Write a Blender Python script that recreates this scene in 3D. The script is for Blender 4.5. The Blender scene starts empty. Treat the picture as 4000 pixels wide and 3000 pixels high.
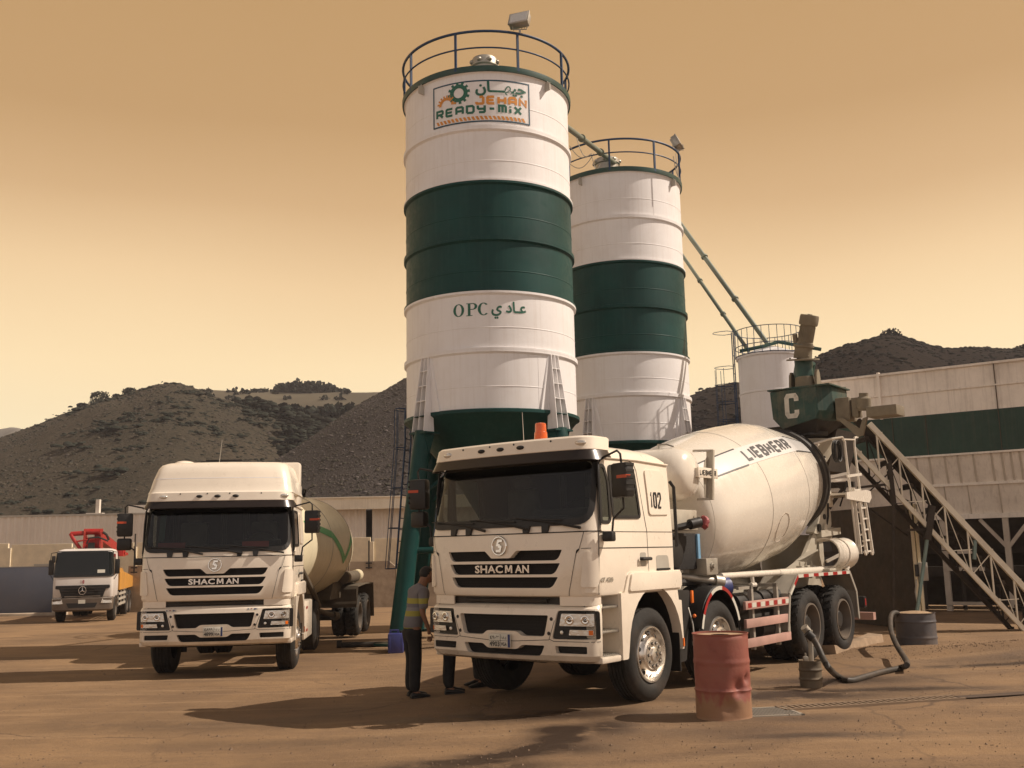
import bpy, bmesh, math, random
from mathutils import Vector, Matrix, noise
PI=math.pi
# ---------------------------------------------------------------- camera, sky, sun, exposure
S=bpy.context.scene
F_PX,PITCH,ROLL,CAMH=3944.7,.1663,.021,1.7587
cr,sr,cp,sp=math.cos(ROLL),math.sin(ROLL),math.cos(PITCH),math.sin(PITCH)
_f=Vector((0,cp,sp)); _u=Vector((0,-sp,cp)); _x=Vector((1,0,0))
CX=_x*cr-_u*sr; CU=_x*sr+_u*cr; CW=_f
cam_d=bpy.data.cameras.new('camera'); cam=bpy.data.objects.new('camera',cam_d); S.collection.objects.link(cam)
cam_d.sensor_width=36; cam_d.lens=36*F_PX/4000; cam_d.clip_start=.1; cam_d.clip_end=6000
Mc=Matrix((( CX.x,CU.x,-CW.x,0),(CX.y,CU.y,-CW.y,0),(CX.z,CU.z,-CW.z,CAMH),(0,0,0,1)))
cam.matrix_world=Mc; S.camera=cam
SUN_EL,SUN_AZ=math.radians(45),math.radians(.5)      # azimuth of the sun, measured from +X towards +Y
sd=Vector((math.cos(SUN_EL)*math.cos(SUN_AZ),math.cos(SUN_EL)*math.sin(SUN_AZ),math.sin(SUN_EL)))
sun_d=bpy.data.lights.new('sun','SUN'); sun=bpy.data.objects.new('sun',sun_d); S.collection.objects.link(sun)
sun_d.energy=5; sun_d.angle=math.radians(.53); sun_d.color=(1,.87,.74)
sun.rotation_euler=sd.to_track_quat('Z','Y').to_euler()
W=bpy.data.worlds.new("World"); S.world=W; W.use_nodes=True
nt=W.node_tree; nt.nodes.clear()
out=nt.nodes.new('ShaderNodeOutputWorld'); bgA=nt.nodes.new('ShaderNodeBackground'); bgB=nt.nodes.new('ShaderNodeBackground')
add=nt.nodes.new('ShaderNodeAddShader')
sky=nt.nodes.new('ShaderNodeTexSky'); sky.sky_type='NISHITA'; sky.sun_disc=False; sky.sun_elevation=SUN_EL
sky.sun_rotation=PI/2-SUN_AZ; sky.dust_density=6; sky.air_density=1.5
tint=nt.nodes.new('ShaderNodeMix'); tint.data_type='RGBA'; tint.blend_type='MULTIPLY'; tint.inputs[0].default_value=1
tint.inputs[7].default_value=(1,.62,.33,1)
nt.links.new(sky.outputs[0],tint.inputs[6]); nt.links.new(tint.outputs[2],bgB.inputs[0]); bgB.inputs[1].default_value=.008
tc=nt.nodes.new('ShaderNodeTexCoord'); sep=nt.nodes.new('ShaderNodeSeparateXYZ'); ramp=nt.nodes.new('ShaderNodeValToRGB')
# dusty sky: pale cream above the horizon, tan overhead
nz=nt.nodes.new('ShaderNodeTexNoise'); nz.inputs['Scale'].default_value=2.2; nz.inputs['Detail'].default_value=1
mp=nt.nodes.new('ShaderNodeMapping'); mp.inputs['Scale'].default_value=(1,1,3)
ma=nt.nodes.new('ShaderNodeMath'); ma.operation='MULTIPLY_ADD'; ma.inputs[1].default_value=.05; 
nt.links.new(tc.outputs['Generated'],mp.inputs[0]); nt.links.new(mp.outputs[0],nz.inputs[0]); nt.links.new(nz.outputs[0],ma.inputs[0])
nt.links.new(tc.outputs['Generated'],sep.inputs[0]); nt.links.new(sep.outputs[2],ma.inputs[2])
sb=nt.nodes.new('ShaderNodeMath'); sb.operation='SUBTRACT'; sb.inputs[1].default_value=.025; nt.links.new(ma.outputs[0],sb.inputs[0])
nt.links.new(sb.outputs[0],ramp.inputs[0]);  bgA.inputs[1].default_value=1.09
def s2l(c): return tuple(((v/255+.055)/1.055)**2.4 if v>10 else v/255/12.92 for v in c)+(1,)
el=ramp.color_ramp.elements
SK=[(0,(254,232,187)),(.12,(254,233,190)),(.185,(252,224,177)),(.26,(236,202,155)),(.33,(208,170,124)),(.405,(189,150,103)),(.5,(185,146,98)),(1,(172,134,88))]
el[0].position,el[0].color=SK[0][0],s2l(SK[0][1]); el[1].position,el[1].color=SK[-1][0],s2l(SK[-1][1])
for p_,c_ in SK[1:-1]:
    e=el.new(p_); e.color=s2l(c_)
# unseen sky behind the camera and overhead: colours made up to shape fill light
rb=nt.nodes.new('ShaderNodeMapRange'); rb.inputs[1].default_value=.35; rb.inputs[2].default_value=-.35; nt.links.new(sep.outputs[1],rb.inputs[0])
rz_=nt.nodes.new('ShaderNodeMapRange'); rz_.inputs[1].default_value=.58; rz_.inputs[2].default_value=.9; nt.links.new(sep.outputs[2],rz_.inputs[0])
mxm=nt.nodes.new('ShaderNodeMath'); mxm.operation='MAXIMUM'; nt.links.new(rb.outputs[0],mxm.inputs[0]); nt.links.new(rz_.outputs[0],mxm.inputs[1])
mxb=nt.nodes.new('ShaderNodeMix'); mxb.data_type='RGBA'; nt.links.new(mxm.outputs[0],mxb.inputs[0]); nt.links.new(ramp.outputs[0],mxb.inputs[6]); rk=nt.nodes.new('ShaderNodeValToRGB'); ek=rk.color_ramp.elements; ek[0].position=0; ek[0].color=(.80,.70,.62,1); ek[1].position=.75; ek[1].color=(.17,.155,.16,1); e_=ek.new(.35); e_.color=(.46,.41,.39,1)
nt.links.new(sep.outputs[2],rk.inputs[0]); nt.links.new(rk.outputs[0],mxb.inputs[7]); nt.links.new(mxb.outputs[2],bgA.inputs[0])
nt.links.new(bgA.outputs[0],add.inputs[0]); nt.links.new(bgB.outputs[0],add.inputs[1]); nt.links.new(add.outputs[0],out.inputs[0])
S.view_settings.view_transform='Standard'; S.view_settings.look='None'; S.view_settings.gamma=1; S.view_settings.use_curve_mapping=False
S.view_settings.exposure=0
S.render.resolution_x=1024; S.render.resolution_y=768
S.cycles.max_bounces=6; S.cycles.diffuse_bounces=3; S.cycles.glossy_bounces=3; S.cycles.transparent_max_bounces=6
# ---------------------------------------------------------------- helpers
def ray(px,py): return CX*((px-2000)/F_PX)-CU*((py-1500)/F_PX)+CW
def at(px,py,Y):
    d=ray(px,py); return Vector((0,0,CAMH))+d*(Y/d.y)
def sstep(t): t=max(0,min(1,t)); return t*t*(3-2*t)
def g0(x,y):
    "smooth fall of the yard towards the back left"
    s=sstep((1-x)/4); yy=min(max(0,y-4.3),38)
    return -.0124*yy*s - .004*max(0,min(y,45)-20)*(1-s)
C=S.collection
def tag(o,label=None,cat=None,group=None,kind=None):
    if label: o['label']=label
    if cat: o['category']=cat
    if group: o['group']=group
    if kind: o['kind']=kind
    return o
def empty(name,loc=(0,0,0),rz=0,label=None,cat=None,group=None):
    o=bpy.data.objects.new(name,None); C.objects.link(o); o.location=loc; o.rotation_euler=(0,0,rz); o.empty_display_size=.2
    return tag(o,label,cat,group)
def lerp(a,b,t): return a+(b-a)*t
def nrm(v): v=Vector(v); v.normalize(); return v
class MB:
    def __init__(s): s.bm=bmesh.new(); s.mi=0; s.M=Matrix.Identity(4)
    def m(s,i): s.mi=i; return s
    def face(s,pts):
        vs=[s.bm.verts.new(s.M@Vector(p)) for p in pts]
        f=s.bm.faces.new(vs); f.material_index=s.mi; return f
    def ringloft(s,rings,closed=True,cap0=True,cap1=True):
        R=[[s.bm.verts.new(s.M@Vector(p)) for p in r] for r in rings]
        n=len(R[0])
        for a,b in zip(R,R[1:]):
            for i in range(n if closed else n-1):
                j=(i+1)%n
                try: f=s.bm.faces.new((a[i],a[j],b[j],b[i])); f.material_index=s.mi
                except ValueError: pass
        if closed and cap0: f=s.bm.faces.new(R[0][::-1]); f.material_index=s.mi
        if closed and cap1: f=s.bm.faces.new(R[-1]); f.material_index=s.mi
        return s
    def box(s,x0,x1,y0,y1,z0,z1,bev=0,seg=2):
        x0,x1=sorted((x0,x1)); y0,y1=sorted((y0,y1)); z0,z1=sorted((z0,z1))
        P=[(x0,y0,z0),(x1,y0,z0),(x1,y1,z0),(x0,y1,z0),(x0,y0,z1),(x1,y0,z1),(x1,y1,z1),(x0,y1,z1)]
        v=[s.bm.verts.new(s.M@Vector(p)) for p in P]
        fs=[]
        for q in((3,2,1,0),(4,5,6,7),(0,1,5,4),(1,2,6,5),(2,3,7,6),(3,0,4,7)):
            f=s.bm.faces.new([v[i] for i in q]); f.material_index=s.mi; fs.append(f)
        if bev: 
            es=list({e for f in fs for e in f.edges})
            r=bmesh.ops.bevel(s.bm,geom=es,offset=bev,segments=seg,affect='EDGES',profile=.5,material=-1)
        return s
    def prism(s,poly,fn0,fn1,bev=0):
        "closed solid between two mapped copies of a 2-D polygon"
        a=[s.bm.verts.new(s.M@Vector(fn0(p))) for p in poly]; b=[s.bm.verts.new(s.M@Vector(fn1(p))) for p in poly]
        n=len(poly); fs=[s.bm.faces.new(a[::-1]),s.bm.faces.new(b)]
        for i in range(n):
            j=(i+1)%n; fs.append(s.bm.faces.new((a[i],a[j],b[j],b[i])))
        for f in fs: f.material_index=s.mi
        if bev:
            bmesh.ops.bevel(s.bm,geom=list(fs[1].edges),offset=bev,segments=2,affect='EDGES',profile=.5,material=-1)
        return s
    def frame(s,d):
        d=nrm(d); h=Vector((0,0,1)) if abs(d.z)<.95 else Vector((0,1,0))
        u=d.cross(h).normalized(); v=u.cross(d); return u,v
    def tube(s,pts,r,n=8,closed=False,cap=True,sq=False):
        pts=[Vector(p) for p in pts]; N=len(pts)
        rs=r if isinstance(r,(list,tuple)) else [r]*N
        rings=[]; u=None
        for i,p in enumerate(pts):
            if closed: d=(pts[(i+1)%N]-pts[i-1])
            else: d=pts[min(i+1,N-1)]-pts[max(i-1,0)]
            d.normalize()
            if u is None: u,_=s.frame(d)
            u=(u-d*u.dot(d)).normalized(); v=d.cross(u)
            if sq:
                k=[(1,1),(-1,1),(-1,-1),(1,-1)]; rings.append([p+u*rs[i]*a+v*rs[i]*b for a,b in k])
            else: rings.append([p+(u*math.cos(2*PI*k/n)+v*math.sin(2*PI*k/n))*rs[i] for k in range(n)])
        if closed:
            rings.append(rings[0]); 
            R=[[s.bm.verts.new(s.M@Vector(q)) for q in rr] for rr in rings[:-1]]; R.append(R[0])
            m=len(R[0])
            for a,b in zip(R,R[1:]):
                for i in range(m):
                    f=s.bm.faces.new((a[i],a[(i+1)%m],b[(i+1)%m],b[i])); f.material_index=s.mi
        else: s.ringloft(rings,True,cap,cap)
        return s
    def bar(s,a,b,w,h=None,up=(0,0,1)):
        "rectangular bar from a to b, w wide, h high"
        a,b=Vector(a),Vector(b); h=h or w; d=(b-a).normalized(); up=Vector(up)
        if abs(d.dot(up))>.98: up=Vector((1,0,0))
        u=d.cross(up).normalized()*w/2; v=u.cross(d).normalized()*h/2
        return s.ringloft([[p+u+v,p-u+v,p-u-v,p+u-v] for p in (a,b)])
    def lathe(s,prof,n=32,axis='z',c=(0,0,0),cap=True,a0=0,a1=2*PI,d=None):
        "prof: list of (radius, along). revolve round an axis"
        full=abs(a1-a0-2*PI)<1e-6; k=n if full else n+1
        c=Vector(c)
        if d is None: d={'z':(0,0,1),'x':(1,0,0),'y':(0,1,0)}[axis]
        d=nrm(d); u,v=s.frame(d)
        rings=[]
        for r,t in prof:
            rings.append([c+d*t+(u*math.cos(a0+(a1-a0)*i/n)+v*math.sin(a0+(a1-a0)*i/n))*max(r,1e-4) for i in range(k)])
        return s.ringloft(rings,full,cap,cap) if full else s.ringloft(rings,False)
    def sphere(s,c,rx,ry=None,rz=None,n=14,m=8):
        ry=ry or rx; rz=rz or rx; c=Vector(c); rings=[]
        for j in range(m+1):
            t=-PI/2+PI*j/m; cc=max(math.cos(t),1e-3)
            rings.append([c+Vector((rx*cc*math.cos(2*PI*i/n),ry*cc*math.sin(2*PI*i/n),rz*math.sin(t))) for i in range(n)])
        return s.ringloft(rings)
    def build(s,name,mats,parent=None,smooth=35,tagd=None,clean=False):
        if clean: bmesh.ops.remove_doubles(s.bm,verts=s.bm.verts,dist=1e-5)
        bmesh.ops.recalc_face_normals(s.bm,faces=s.bm.faces)
        me=bpy.data.meshes.new(name); s.bm.to_mesh(me); s.bm.free()
        if not isinstance(mats,(list,tuple)): mats=[mats]
        for m in mats: me.materials.append(m)
        if smooth: me.shade_smooth(); me.set_sharp_from_angle(angle=math.radians(smooth))
        o=bpy.data.objects.new(name,me); C.objects.link(o)
        if parent: o.parent=parent
        return o
def copy_tree(o,parent=None):
    c=o.copy(); C.objects.link(c); c.parent=parent
    for ch in list(o.children): copy_tree(ch,c)
    return c
def cut(o,cutter):
    "boolean difference, both are objects in the same space"
    m=o.modifiers.new('b','BOOLEAN'); m.object=cutter; m.solver='EXACT'; m.operation='DIFFERENCE'
    par=o.parent; par2=cutter.parent; o.parent=None; cutter.parent=None
    try: m.material_mode='TRANSFER'
    except Exception: pass
    bpy.context.view_layer.update()
    dg=bpy.context.evaluated_depsgraph_get(); me=bpy.data.meshes.new_from_object(o.evaluated_get(dg))
    o.modifiers.clear(); old=o.data; o.data=me; me.name=old.name; o.parent=par
    me.shade_smooth(); me.set_sharp_from_angle(angle=math.radians(28))
    bpy.data.objects.remove(cutter)
# flat art: 2-D shapes sliced finely, then mapped onto a surface
def slice2d(bm,sx=None,sy=None):
    for ax,st in((0,sx),(1,sy)):
        if not st: continue
        lo=min(v.co[ax] for v in bm.verts); hi=max(v.co[ax] for v in bm.verts)
        k=math.ceil(lo/st)*st
        while k<hi:
            no=[0,0,0]; no[ax]=1; co=[0,0,0]; co[ax]=k
            bmesh.ops.bisect_plane(bm,geom=bm.verts[:]+bm.edges[:]+bm.faces[:],plane_co=co,plane_no=no); k+=st
def art(name,polys,fn,mats,parent,sx=None,sy=None,thick=None,mi=0,smooth=30):
    "polys: list of 2-D polygons (or (material,polygon)); fn(x,y,off)->3-D"
    bm=bmesh.new()
    for i_,p in enumerate(polys):
        k=mi; zo=(i_%9)*.00035
        if isinstance(p[0],int): k,p=p
        try: f=bm.faces.new([bm.verts.new((x,y,zo)) for x,y in p]); f.material_index=k
        except ValueError: pass
    slice2d(bm,sx,sy)
    if thick:
        bmesh.ops.triangulate(bm,faces=[f for f in bm.faces if len(f.verts)>4])
        r=bmesh.ops.extrude_face_region(bm,geom=bm.faces[:])
        top={v for v in r['geom'] if isinstance(v,bmesh.types.BMVert)}
    else: top=set(bm.verts)
    for v in bm.verts:
        v.co=Vector(fn(v.co.x,v.co.y,((thick or 0)+v.co.z) if v in top else 0.0))
    bmesh.ops.recalc_face_normals(bm,faces=bm.faces)
    me=bpy.data.meshes.new(name); bm.to_mesh(me); bm.free()
    for m in (mats if isinstance(mats,(list,tuple)) else [mats]): me.materials.append(m)
    if smooth: me.shade_smooth(); me.set_sharp_from_angle(angle=math.radians(smooth))
    o=bpy.data.objects.new(name,me); C.objects.link(o); o.parent=parent; return o
def rrect(x0,x1,y0,y1,r,n=5):
    P=[]
    for cx,cy,a in((x1-r,y1-r,0),(x0+r,y1-r,90),(x0+r,y0+r,180),(x1-r,y0+r,270)):
        for i in range(n+1):
            t=math.radians(a+90*i/n); P.append((cx+r*math.cos(t),cy+r*math.sin(t)))
    return P
def rpoly(P,r,n=4):
    "round the corners of a convex or concave 2-D polygon"
    Q=[]; N=len(P)
    for i in range(N):
        p=Vector(P[i]).to_2d(); a=Vector(P[i-1]).to_2d(); b=Vector(P[(i+1)%N]).to_2d()
        rr=r[i] if isinstance(r,(list,tuple)) else r
        rr=min(rr,(a-p).length*.45,(b-p).length*.45)
        if rr<1e-4: Q.append(tuple(p)); continue
        s=p+(a-p).normalized()*rr; e=p+(b-p).normalized()*rr
        for k in range(n+1):
            t=k/n; q=s*(1-t)**2+p*2*t*(1-t)+e*t*t; Q.append((q.x,q.y))
    return Q
def circ(cx,cy,r,n=24,ry=None): return [(cx+r*math.cos(2*PI*i/n),cy+(ry or r)*math.sin(2*PI*i/n)) for i in range(n)]
def strip(pts,w,closed=False):
    "quads of a thick 2-D polyline"
    out=[]; N=len(pts)
    P=[Vector(p).to_2d() for p in pts]
    L=[];
    for i in range(N):
        if closed: a,b=P[i-1],P[(i+1)%N]
        else: a,b=P[max(i-1,0)],P[min(i+1,N-1)]
        d1=(P[i]-a); d2=(b-P[i])
        if d1.length<1e-9: d1=d2
        if d2.length<1e-9: d2=d1
        d1.normalize(); d2.normalize(); t=(d1+d2)
        if t.length<1e-6: t=d1
        t.normalize(); n_=Vector((-t.y,t.x)); k=max(.72,n_.dot(Vector((-d1.y,d1.x))))
        L.append((P[i]+n_*w/2/k,P[i]-n_*w/2/k))
    for i in range(N if closed else N-1):
        a,b=L[i],L[(i+1)%N]; out.append([tuple(a[0]),tuple(b[0]),tuple(b[1]),tuple(a[1])])
    return out
GL={ # stroke letters in a unit box
'J':[[(1,1),(1,.12),(.88,0),(.1,0),(0,.12),(0,.28)],[(.45,1),(1,1)]],'E':[[(1,1),(.12,1),(0,.88),(0,.12),(.12,0),(1,0)],[(0,.5),(.9,.5)]],
'H':[[(0,0),(0,1)],[(1,0),(1,1)],[(0,.5),(1,.5)]],'A':[[(0,0),(0,.85),(.15,1),(.85,1),(1,.85),(1,0)],[(0,.42),(1,.42)]],
'N':[[(0,0),(0,1),(1,0),(1,1)]],'R':[[(0,0),(0,1),(.85,1),(1,.88),(1,.6),(.85,.48),(0,.48)],[(.5,.48),(1,0)]],
'D':[[(0,0),(0,1),(.8,1),(1,.8),(1,.2),(.8,0),(0,0)]],'Y':[[(0,1),(0,.62),(.12,.5),(1,.5)],[(1,1),(1,.12),(.88,0),(.15,0)]],
'-':[[(.1,.5),(.9,.5)]],'M':[[(0,0),(0,1),(.85,1),(1,.85),(1,0)],[(.5,1),(.5,0)]],'i':[[(.5,0),(.5,.6)],[(.5,.82),(.5,1)]],
'X':[[(0,0),(1,1)],[(0,1),(1,0)]],'L':[[(0,1),(0,0),(1,0)]],'I':[[(.5,0),(.5,1)]],'B':[[(0,0),(0,1),(.8,1),(.95,.88),(.95,.62),(.8,.5),(0,.5)],[(.8,.5),(1,.38),(1,.12),(.85,0),(0,0)]],
'1':[[(.25,.8),(.65,1),(.65,0)]],'0':[[(.15,0),(0,.15),(0,.85),(.15,1),(.85,1),(1,.85),(1,.15),(.85,0),(.15,0)]],
'2':[[(0,.72),(0,.88),(.15,1),(.85,1),(1,.88),(1,.65),(0,.1),(0,0),(1,0)]],'8':[[(.15,.5),(0,.62),(0,.88),(.15,1),(.85,1),(1,.88),(1,.62),(.85,.5),(.15,.5)],[(.15,.5),(0,.38),(0,.12),(.15,0),(.85,0),(1,.12),(1,.38),(.85,.5)]],
'C':[[(1,.72),(1,.88),(.85,1),(.15,1),(0,.88),(0,.12),(.15,0),(.85,0),(1,.12),(1,.28)]]}
def letters(txt,x,y,w,h,gap,t,narrow={'i':.35,'I':.3,'1':.6,'-':.9},slant=0):
    P=[]
    for ch in txt:
        k=w*narrow.get(ch,1)
        for ln in GL[ch]:
            pts=[(x+t/2+(k-t)*a+slant*(b*h),y+t/2+(h-t)*b) for a,b in ln]
            P+=strip(pts,t)
            for q in pts[1:-1]: P.append([(q[0]-t*.32,q[1]-t*.32),(q[0]+t*.32,q[1]-t*.32),(q[0]+t*.32,q[1]+t*.32),(q[0]-t*.32,q[1]+t*.32)])
        x+=k+gap
    return P
def textpolys(txt,size,bold=0,width=None,height=None,space=1):
    "outline text as 2-D polygons centred on 0"
    cu=bpy.data.curves.new('t','FONT'); cu.body=txt; cu.size=size; cu.offset=bold; cu.align_x='CENTER'; cu.space_character=space; cu.resolution_u=3
    o=bpy.data.objects.new('t',cu); C.objects.link(o); bpy.context.view_layer.update()
    me=bpy.data.meshes.new_from_object(o.evaluated_get(bpy.context.evaluated_depsgraph_get()))
    V=[v.co.copy() for v in me.vertices]; P=[[(V[i].x,V[i].y) for i in f.vertices] for f in me.polygons]
    bpy.data.objects.remove(o); bpy.data.curves.remove(cu); bpy.data.meshes.remove(me)
    if not P: return []
    xs=[p[0] for q in P for p in q]; ys=[p[1] for q in P for p in q]
    x0,x1,y0,y1=min(xs),max(xs),min(ys),max(ys)
    kx=width/(x1-x0) if width else 1; ky=height/(y1-y0) if height else (kx if width else 1)
    return [[((a-(x0+x1)/2)*kx,(b-(y0+y1)/2)*ky) for a,b in q] for q in P]
# ---------------------------------------------------------------- materials
def mat(name,col,rough=.5,metal=0,var=.0,vscale=3,dirt=0,dirtcol=(.16,.10,.055),bump=0,bscale=40,coat=0,streak=0,spec=.5,emit=None,dscale=1.3,tr=0,low=None):
    m=bpy.data.materials.new(name); m.use_nodes=True; n=m.node_tree; b=n.nodes['Principled BSDF']
    b.inputs['Roughness'].default_value=rough; b.inputs['Metallic'].default_value=metal; b.inputs['Coat Weight'].default_value=coat
    b.inputs['Coat Roughness'].default_value=.12
    b.inputs['Specular IOR Level'].default_value=spec; b.inputs['Base Color'].default_value=tuple(col)+(1,)
    if tr: b.inputs['Transmission Weight'].default_value=tr
    def new(t): return n.nodes.new(t)
    tcn=new('ShaderNodeTexCoord'); src=None
    def rgbmix(f,a,bcol,bt='MIX'):
        mx=new('ShaderNodeMix'); mx.data_type='RGBA'; mx.blend_type=bt
        if isinstance(f,float): mx.inputs[0].default_value=f
        else: n.links.new(f,mx.inputs[0])
        if isinstance(a,tuple): mx.inputs[6].default_value=a
        else: n.links.new(a,mx.inputs[6])
        if isinstance(bcol,tuple): mx.inputs[7].default_value=bcol
        else: n.links.new(bcol,mx.inputs[7])
        return mx.outputs[2]
    def noi(scale,det=4,vec=None,ro=.6):
        t=new('ShaderNodeTexNoise'); t.inputs['Scale'].default_value=scale; t.inputs['Detail'].default_value=det; t.inputs['Roughness'].default_value=ro
        n.links.new(vec or tcn.outputs['Object'],t.inputs['Vector']); return t.outputs[0]
    def mr(v,a,b_,c=0,d=1):
        t=new('ShaderNodeMapRange'); t.inputs[1].default_value=a; t.inputs[2].default_value=b_; t.inputs[3].default_value=c; t.inputs[4].default_value=d
        n.links.new(v,t.inputs[0]); return t.outputs[0]
    cur=tuple(col)+(1,)
    if var: 
        cur=rgbmix(mr(noi(vscale),.3,.7),tuple(c*(1-var) for c in col)+(1,),tuple(min(1,c*(1+var)) for c in col)+(1,))
    if streak:
        mpn=new('ShaderNodeMapping'); mpn.inputs['Scale'].default_value=(6,6,.25); n.links.new(tcn.outputs['Object'],mpn.inputs[0])
        cur=rgbmix(mr(noi(2.2,5,mpn.outputs[0]),.5,.8,0,streak),cur,tuple(dirtcol)+(1,))
    if dirt:
        cur=rgbmix(mr(noi(dscale,6,None,.7),.45,.8,0,dirt),cur,tuple(dirtcol)+(1,))
    if low: # dust that settled on the low part of the thing: (height, strength)
        sp_=new('ShaderNodeSeparateXYZ'); n.links.new(tcn.outputs['Object'],sp_.inputs[0])
        f=mr(sp_.outputs[2],low[0],0,0,low[1]); mu=new('ShaderNodeMath'); mu.operation='MULTIPLY'; n.links.new(f,mu.inputs[0]); n.links.new(mr(noi(5,5),.3,.65,.3,1),mu.inputs[1]); mu.use_clamp=True
        cur=rgbmix(mu.outputs[0],cur,(.22,.15,.09,1))
    if not isinstance(cur,tuple): n.links.new(cur,b.inputs['Base Color'])
    if bump:
        bn=new('ShaderNodeBump'); bn.inputs['Strength'].default_value=bump; bn.inputs['Distance'].default_value=.02
        n.links.new(noi(bscale,5),bn.inputs['Height']); n.links.new(bn.outputs[0],b.inputs['Normal'])
    if rough>.15 and (dirt or var):
        n.links.new(mr(noi(7,3),.3,.7,max(0,rough-.08),min(1,rough+.1)),b.inputs['Roughness'])
    if emit: b.inputs['Emission Color'].default_value=tuple(emit[:3])+(1,); b.inputs['Emission Strength'].default_value=emit[3]
    return m
M={}
M['white']=mat('truck_white',(.86,.77,.64),.32,coat=.5,dirt=.16,low=(1.25,.55))
M['silo_white']=mat('silo_white',(.80,.78,.775),.5,dirt=.18,streak=.2,dirtcol=(.42,.33,.25),bump=.08,bscale=3)
M['silo_green']=mat('silo_green',(.003,.043,.039),.48,spec=.25,var=.25,vscale=.7,streak=.3,dirtcol=(.03,.085,.07),bump=.08,bscale=3)
M['green']=mat('green_paint',(.012,.055,.042),.45,var=.25,dirt=.45,dirtcol=(.11,.11,.075))
M['rail']=mat('rail_blue_green',(.011,.040,.10),.5,var=.2)
M['galv']=mat('galvanised_steel',(.45,.42,.36),.45,.6,var=.2,dirt=.4)
M['rimgrey']=mat('dark_grey_rim',(.15,.125,.10),.5,var=.15,dirt=.5)
M['barsunlit']=mat('sunlit_bar',(.85,.74,.52),.5,dirt=.3)  # pale colour stands for sunlight on the cabin's edge bars
M['grey_paint']=mat('grey_paint',(.33,.30,.25),.5,var=.12,dirt=.3)
M['black']=mat('black_plastic',(.012,.011,.010),.5,var=.3,dirt=.12,dirtcol=(.05,.035,.025))
M['mesh']=mat('grille_mesh',(.006,.005,.005),.6,bump=.8,bscale=150)
M['rubber']=mat('tyre_rubber',(.017,.015,.012),.82,var=.25,dirt=.6,dirtcol=(.07,.045,.028),bump=.3,bscale=60,dscale=3)
M['glass']=mat('dark_glass',(.006,.008,.008),.06,spec=.45,coat=.0)
M['chrome']=mat('chrome',(.75,.72,.68),.12,1.0)
M['alloy']=mat('alloy',(.80,.76,.70),.3,1.0,var=.08,dirt=.12)
M['chassis']=mat('chassis_black',(.02,.017,.014),.6,var=.3,dirt=.6,dirtcol=(.07,.05,.03))
M['red']=mat('red_reflector',(.34,.014,.014),.4,dirt=.3)
M['amber']=mat('amber_plastic',(.75,.16,.012),.2,coat=.5)
M['beacon']=mat('beacon_orange',(.80,.13,.01),.15,coat=.6,tr=.25)
M['lens']=mat('lamp_glass',(.75,.72,.66),.08,.55,bump=.6,bscale=18)
M['blue']=mat('blue_paint',(.015,.03,.14),.45,var=.2,dirt=.2)
M['ink']=mat('black_ink',(.012,.012,.014),.5)
M['plate']=mat('number_plate',(.62,.60,.52),.4,dirt=.2)
M['drum']=mat('drum_cream',(.78,.72,.62),.24,coat=.6,dirt=.15,dscale=.8)
M['lt_grey']=mat('light_grey_paint',(.45,.42,.36),.45,dirt=.25)
M['pinkrail']=mat('faded_red_white_rail',(.50,.30,.25),.5,var=.15,dirt=.35)
M['drumgrey']=mat('cream_steel',(.46,.42,.34),.45,dirt=.45,var=.1)
M['bandwhite']=mat('white_band',(.80,.78,.75),.25,coat=.5)
M['tank']=mat('tank_cream',(.76,.68,.48),.38,dirt=.3,dscale=.8,streak=.25,dirtcol=(.25,.2,.12),coat=.2)
M['stripe']=mat('stripe_green',(.015,.36,.10),.4)
M['trailerbrown']=mat('dusty_brown_steel',(.10,.08,.055),.7,var=.2,dirt=.4)
M['pumpwhite']=mat('pump_white',(.66,.62,.58),.4,dirt=.25,low=(1.6,.3))
M['dustgreen']=mat('dusty_green',(.012,.045,.034),.6,var=.25,dirt=.75,dirtcol=(.17,.135,.085),dscale=2.2,streak=.5)
M['dusty']=mat('cement_dusted_steel',(.21,.175,.12),.85,var=.2,dirt=.5,dirtcol=(.08,.06,.04),bump=.3,bscale=20)
M['shadesteel']=mat('dark_steel_and_shade',(.045,.034,.024),.85,var=.3)  # dark steel; the tone also stands for shade under bins and conveyor
M['convsteel']=mat('pale_conveyor_steel',(.80,.74,.60),.55,dirt=.45)
M['convsteel2']=mat('blue_green_prop',(.16,.24,.22),.5,dirt=.4)
M['binwhite']=mat('bin_white',(.86,.77,.66),.6,dirt=.35,dirtcol=(.20,.14,.09),streak=.35,dscale=.9)
M['bingreen']=mat('bin_green',(.015,.045,.028),.6,var=.25,vscale=.8,streak=.4,dirtcol=(.08,.075,.045))
M['binrib']=mat('bin_rib',(.56,.48,.39),.65,dirt=.5)
M['cabinbrown']=mat('dark_brown_steel_sheet',(.045,.031,.020),.7,var=.2,vscale=1.5,dirt=.3)
M['precast']=mat('precast_concrete',(.80,.68,.48),.8,var=.08,dirt=.2,dirtcol=(.3,.22,.14),dscale=.4)
M['stainedconc']=mat('stained_concrete',(.46,.37,.27),.9,var=.25,vscale=.8,dirt=.8,dirtcol=(.12,.085,.055),dscale=.7,bump=.2,bscale=5)
M['gateblue']=mat('gate_blue_grey',(.095,.105,.135),.55,var=.12,vscale=.6,dirt=.2)
M['gateblue2']=mat('blue_door',(.02,.08,.16),.5)
M['clad']=mat('ribbed_cladding',(.72,.66,.58),.5,dirt=.2,dscale=.3)
M['fascia']=mat('cream_fascia',(.82,.75,.60),.6,dirt=.3,dscale=.4,streak=.2)
M['sand']=mat('sand_on_lid',(.36,.25,.15),.95,var=.2,vscale=12,bump=.4,bscale=60)
M['canblue']=mat('blue_plastic_can',(.035,.045,.20),.45,var=.15,dirt=.3)
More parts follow.
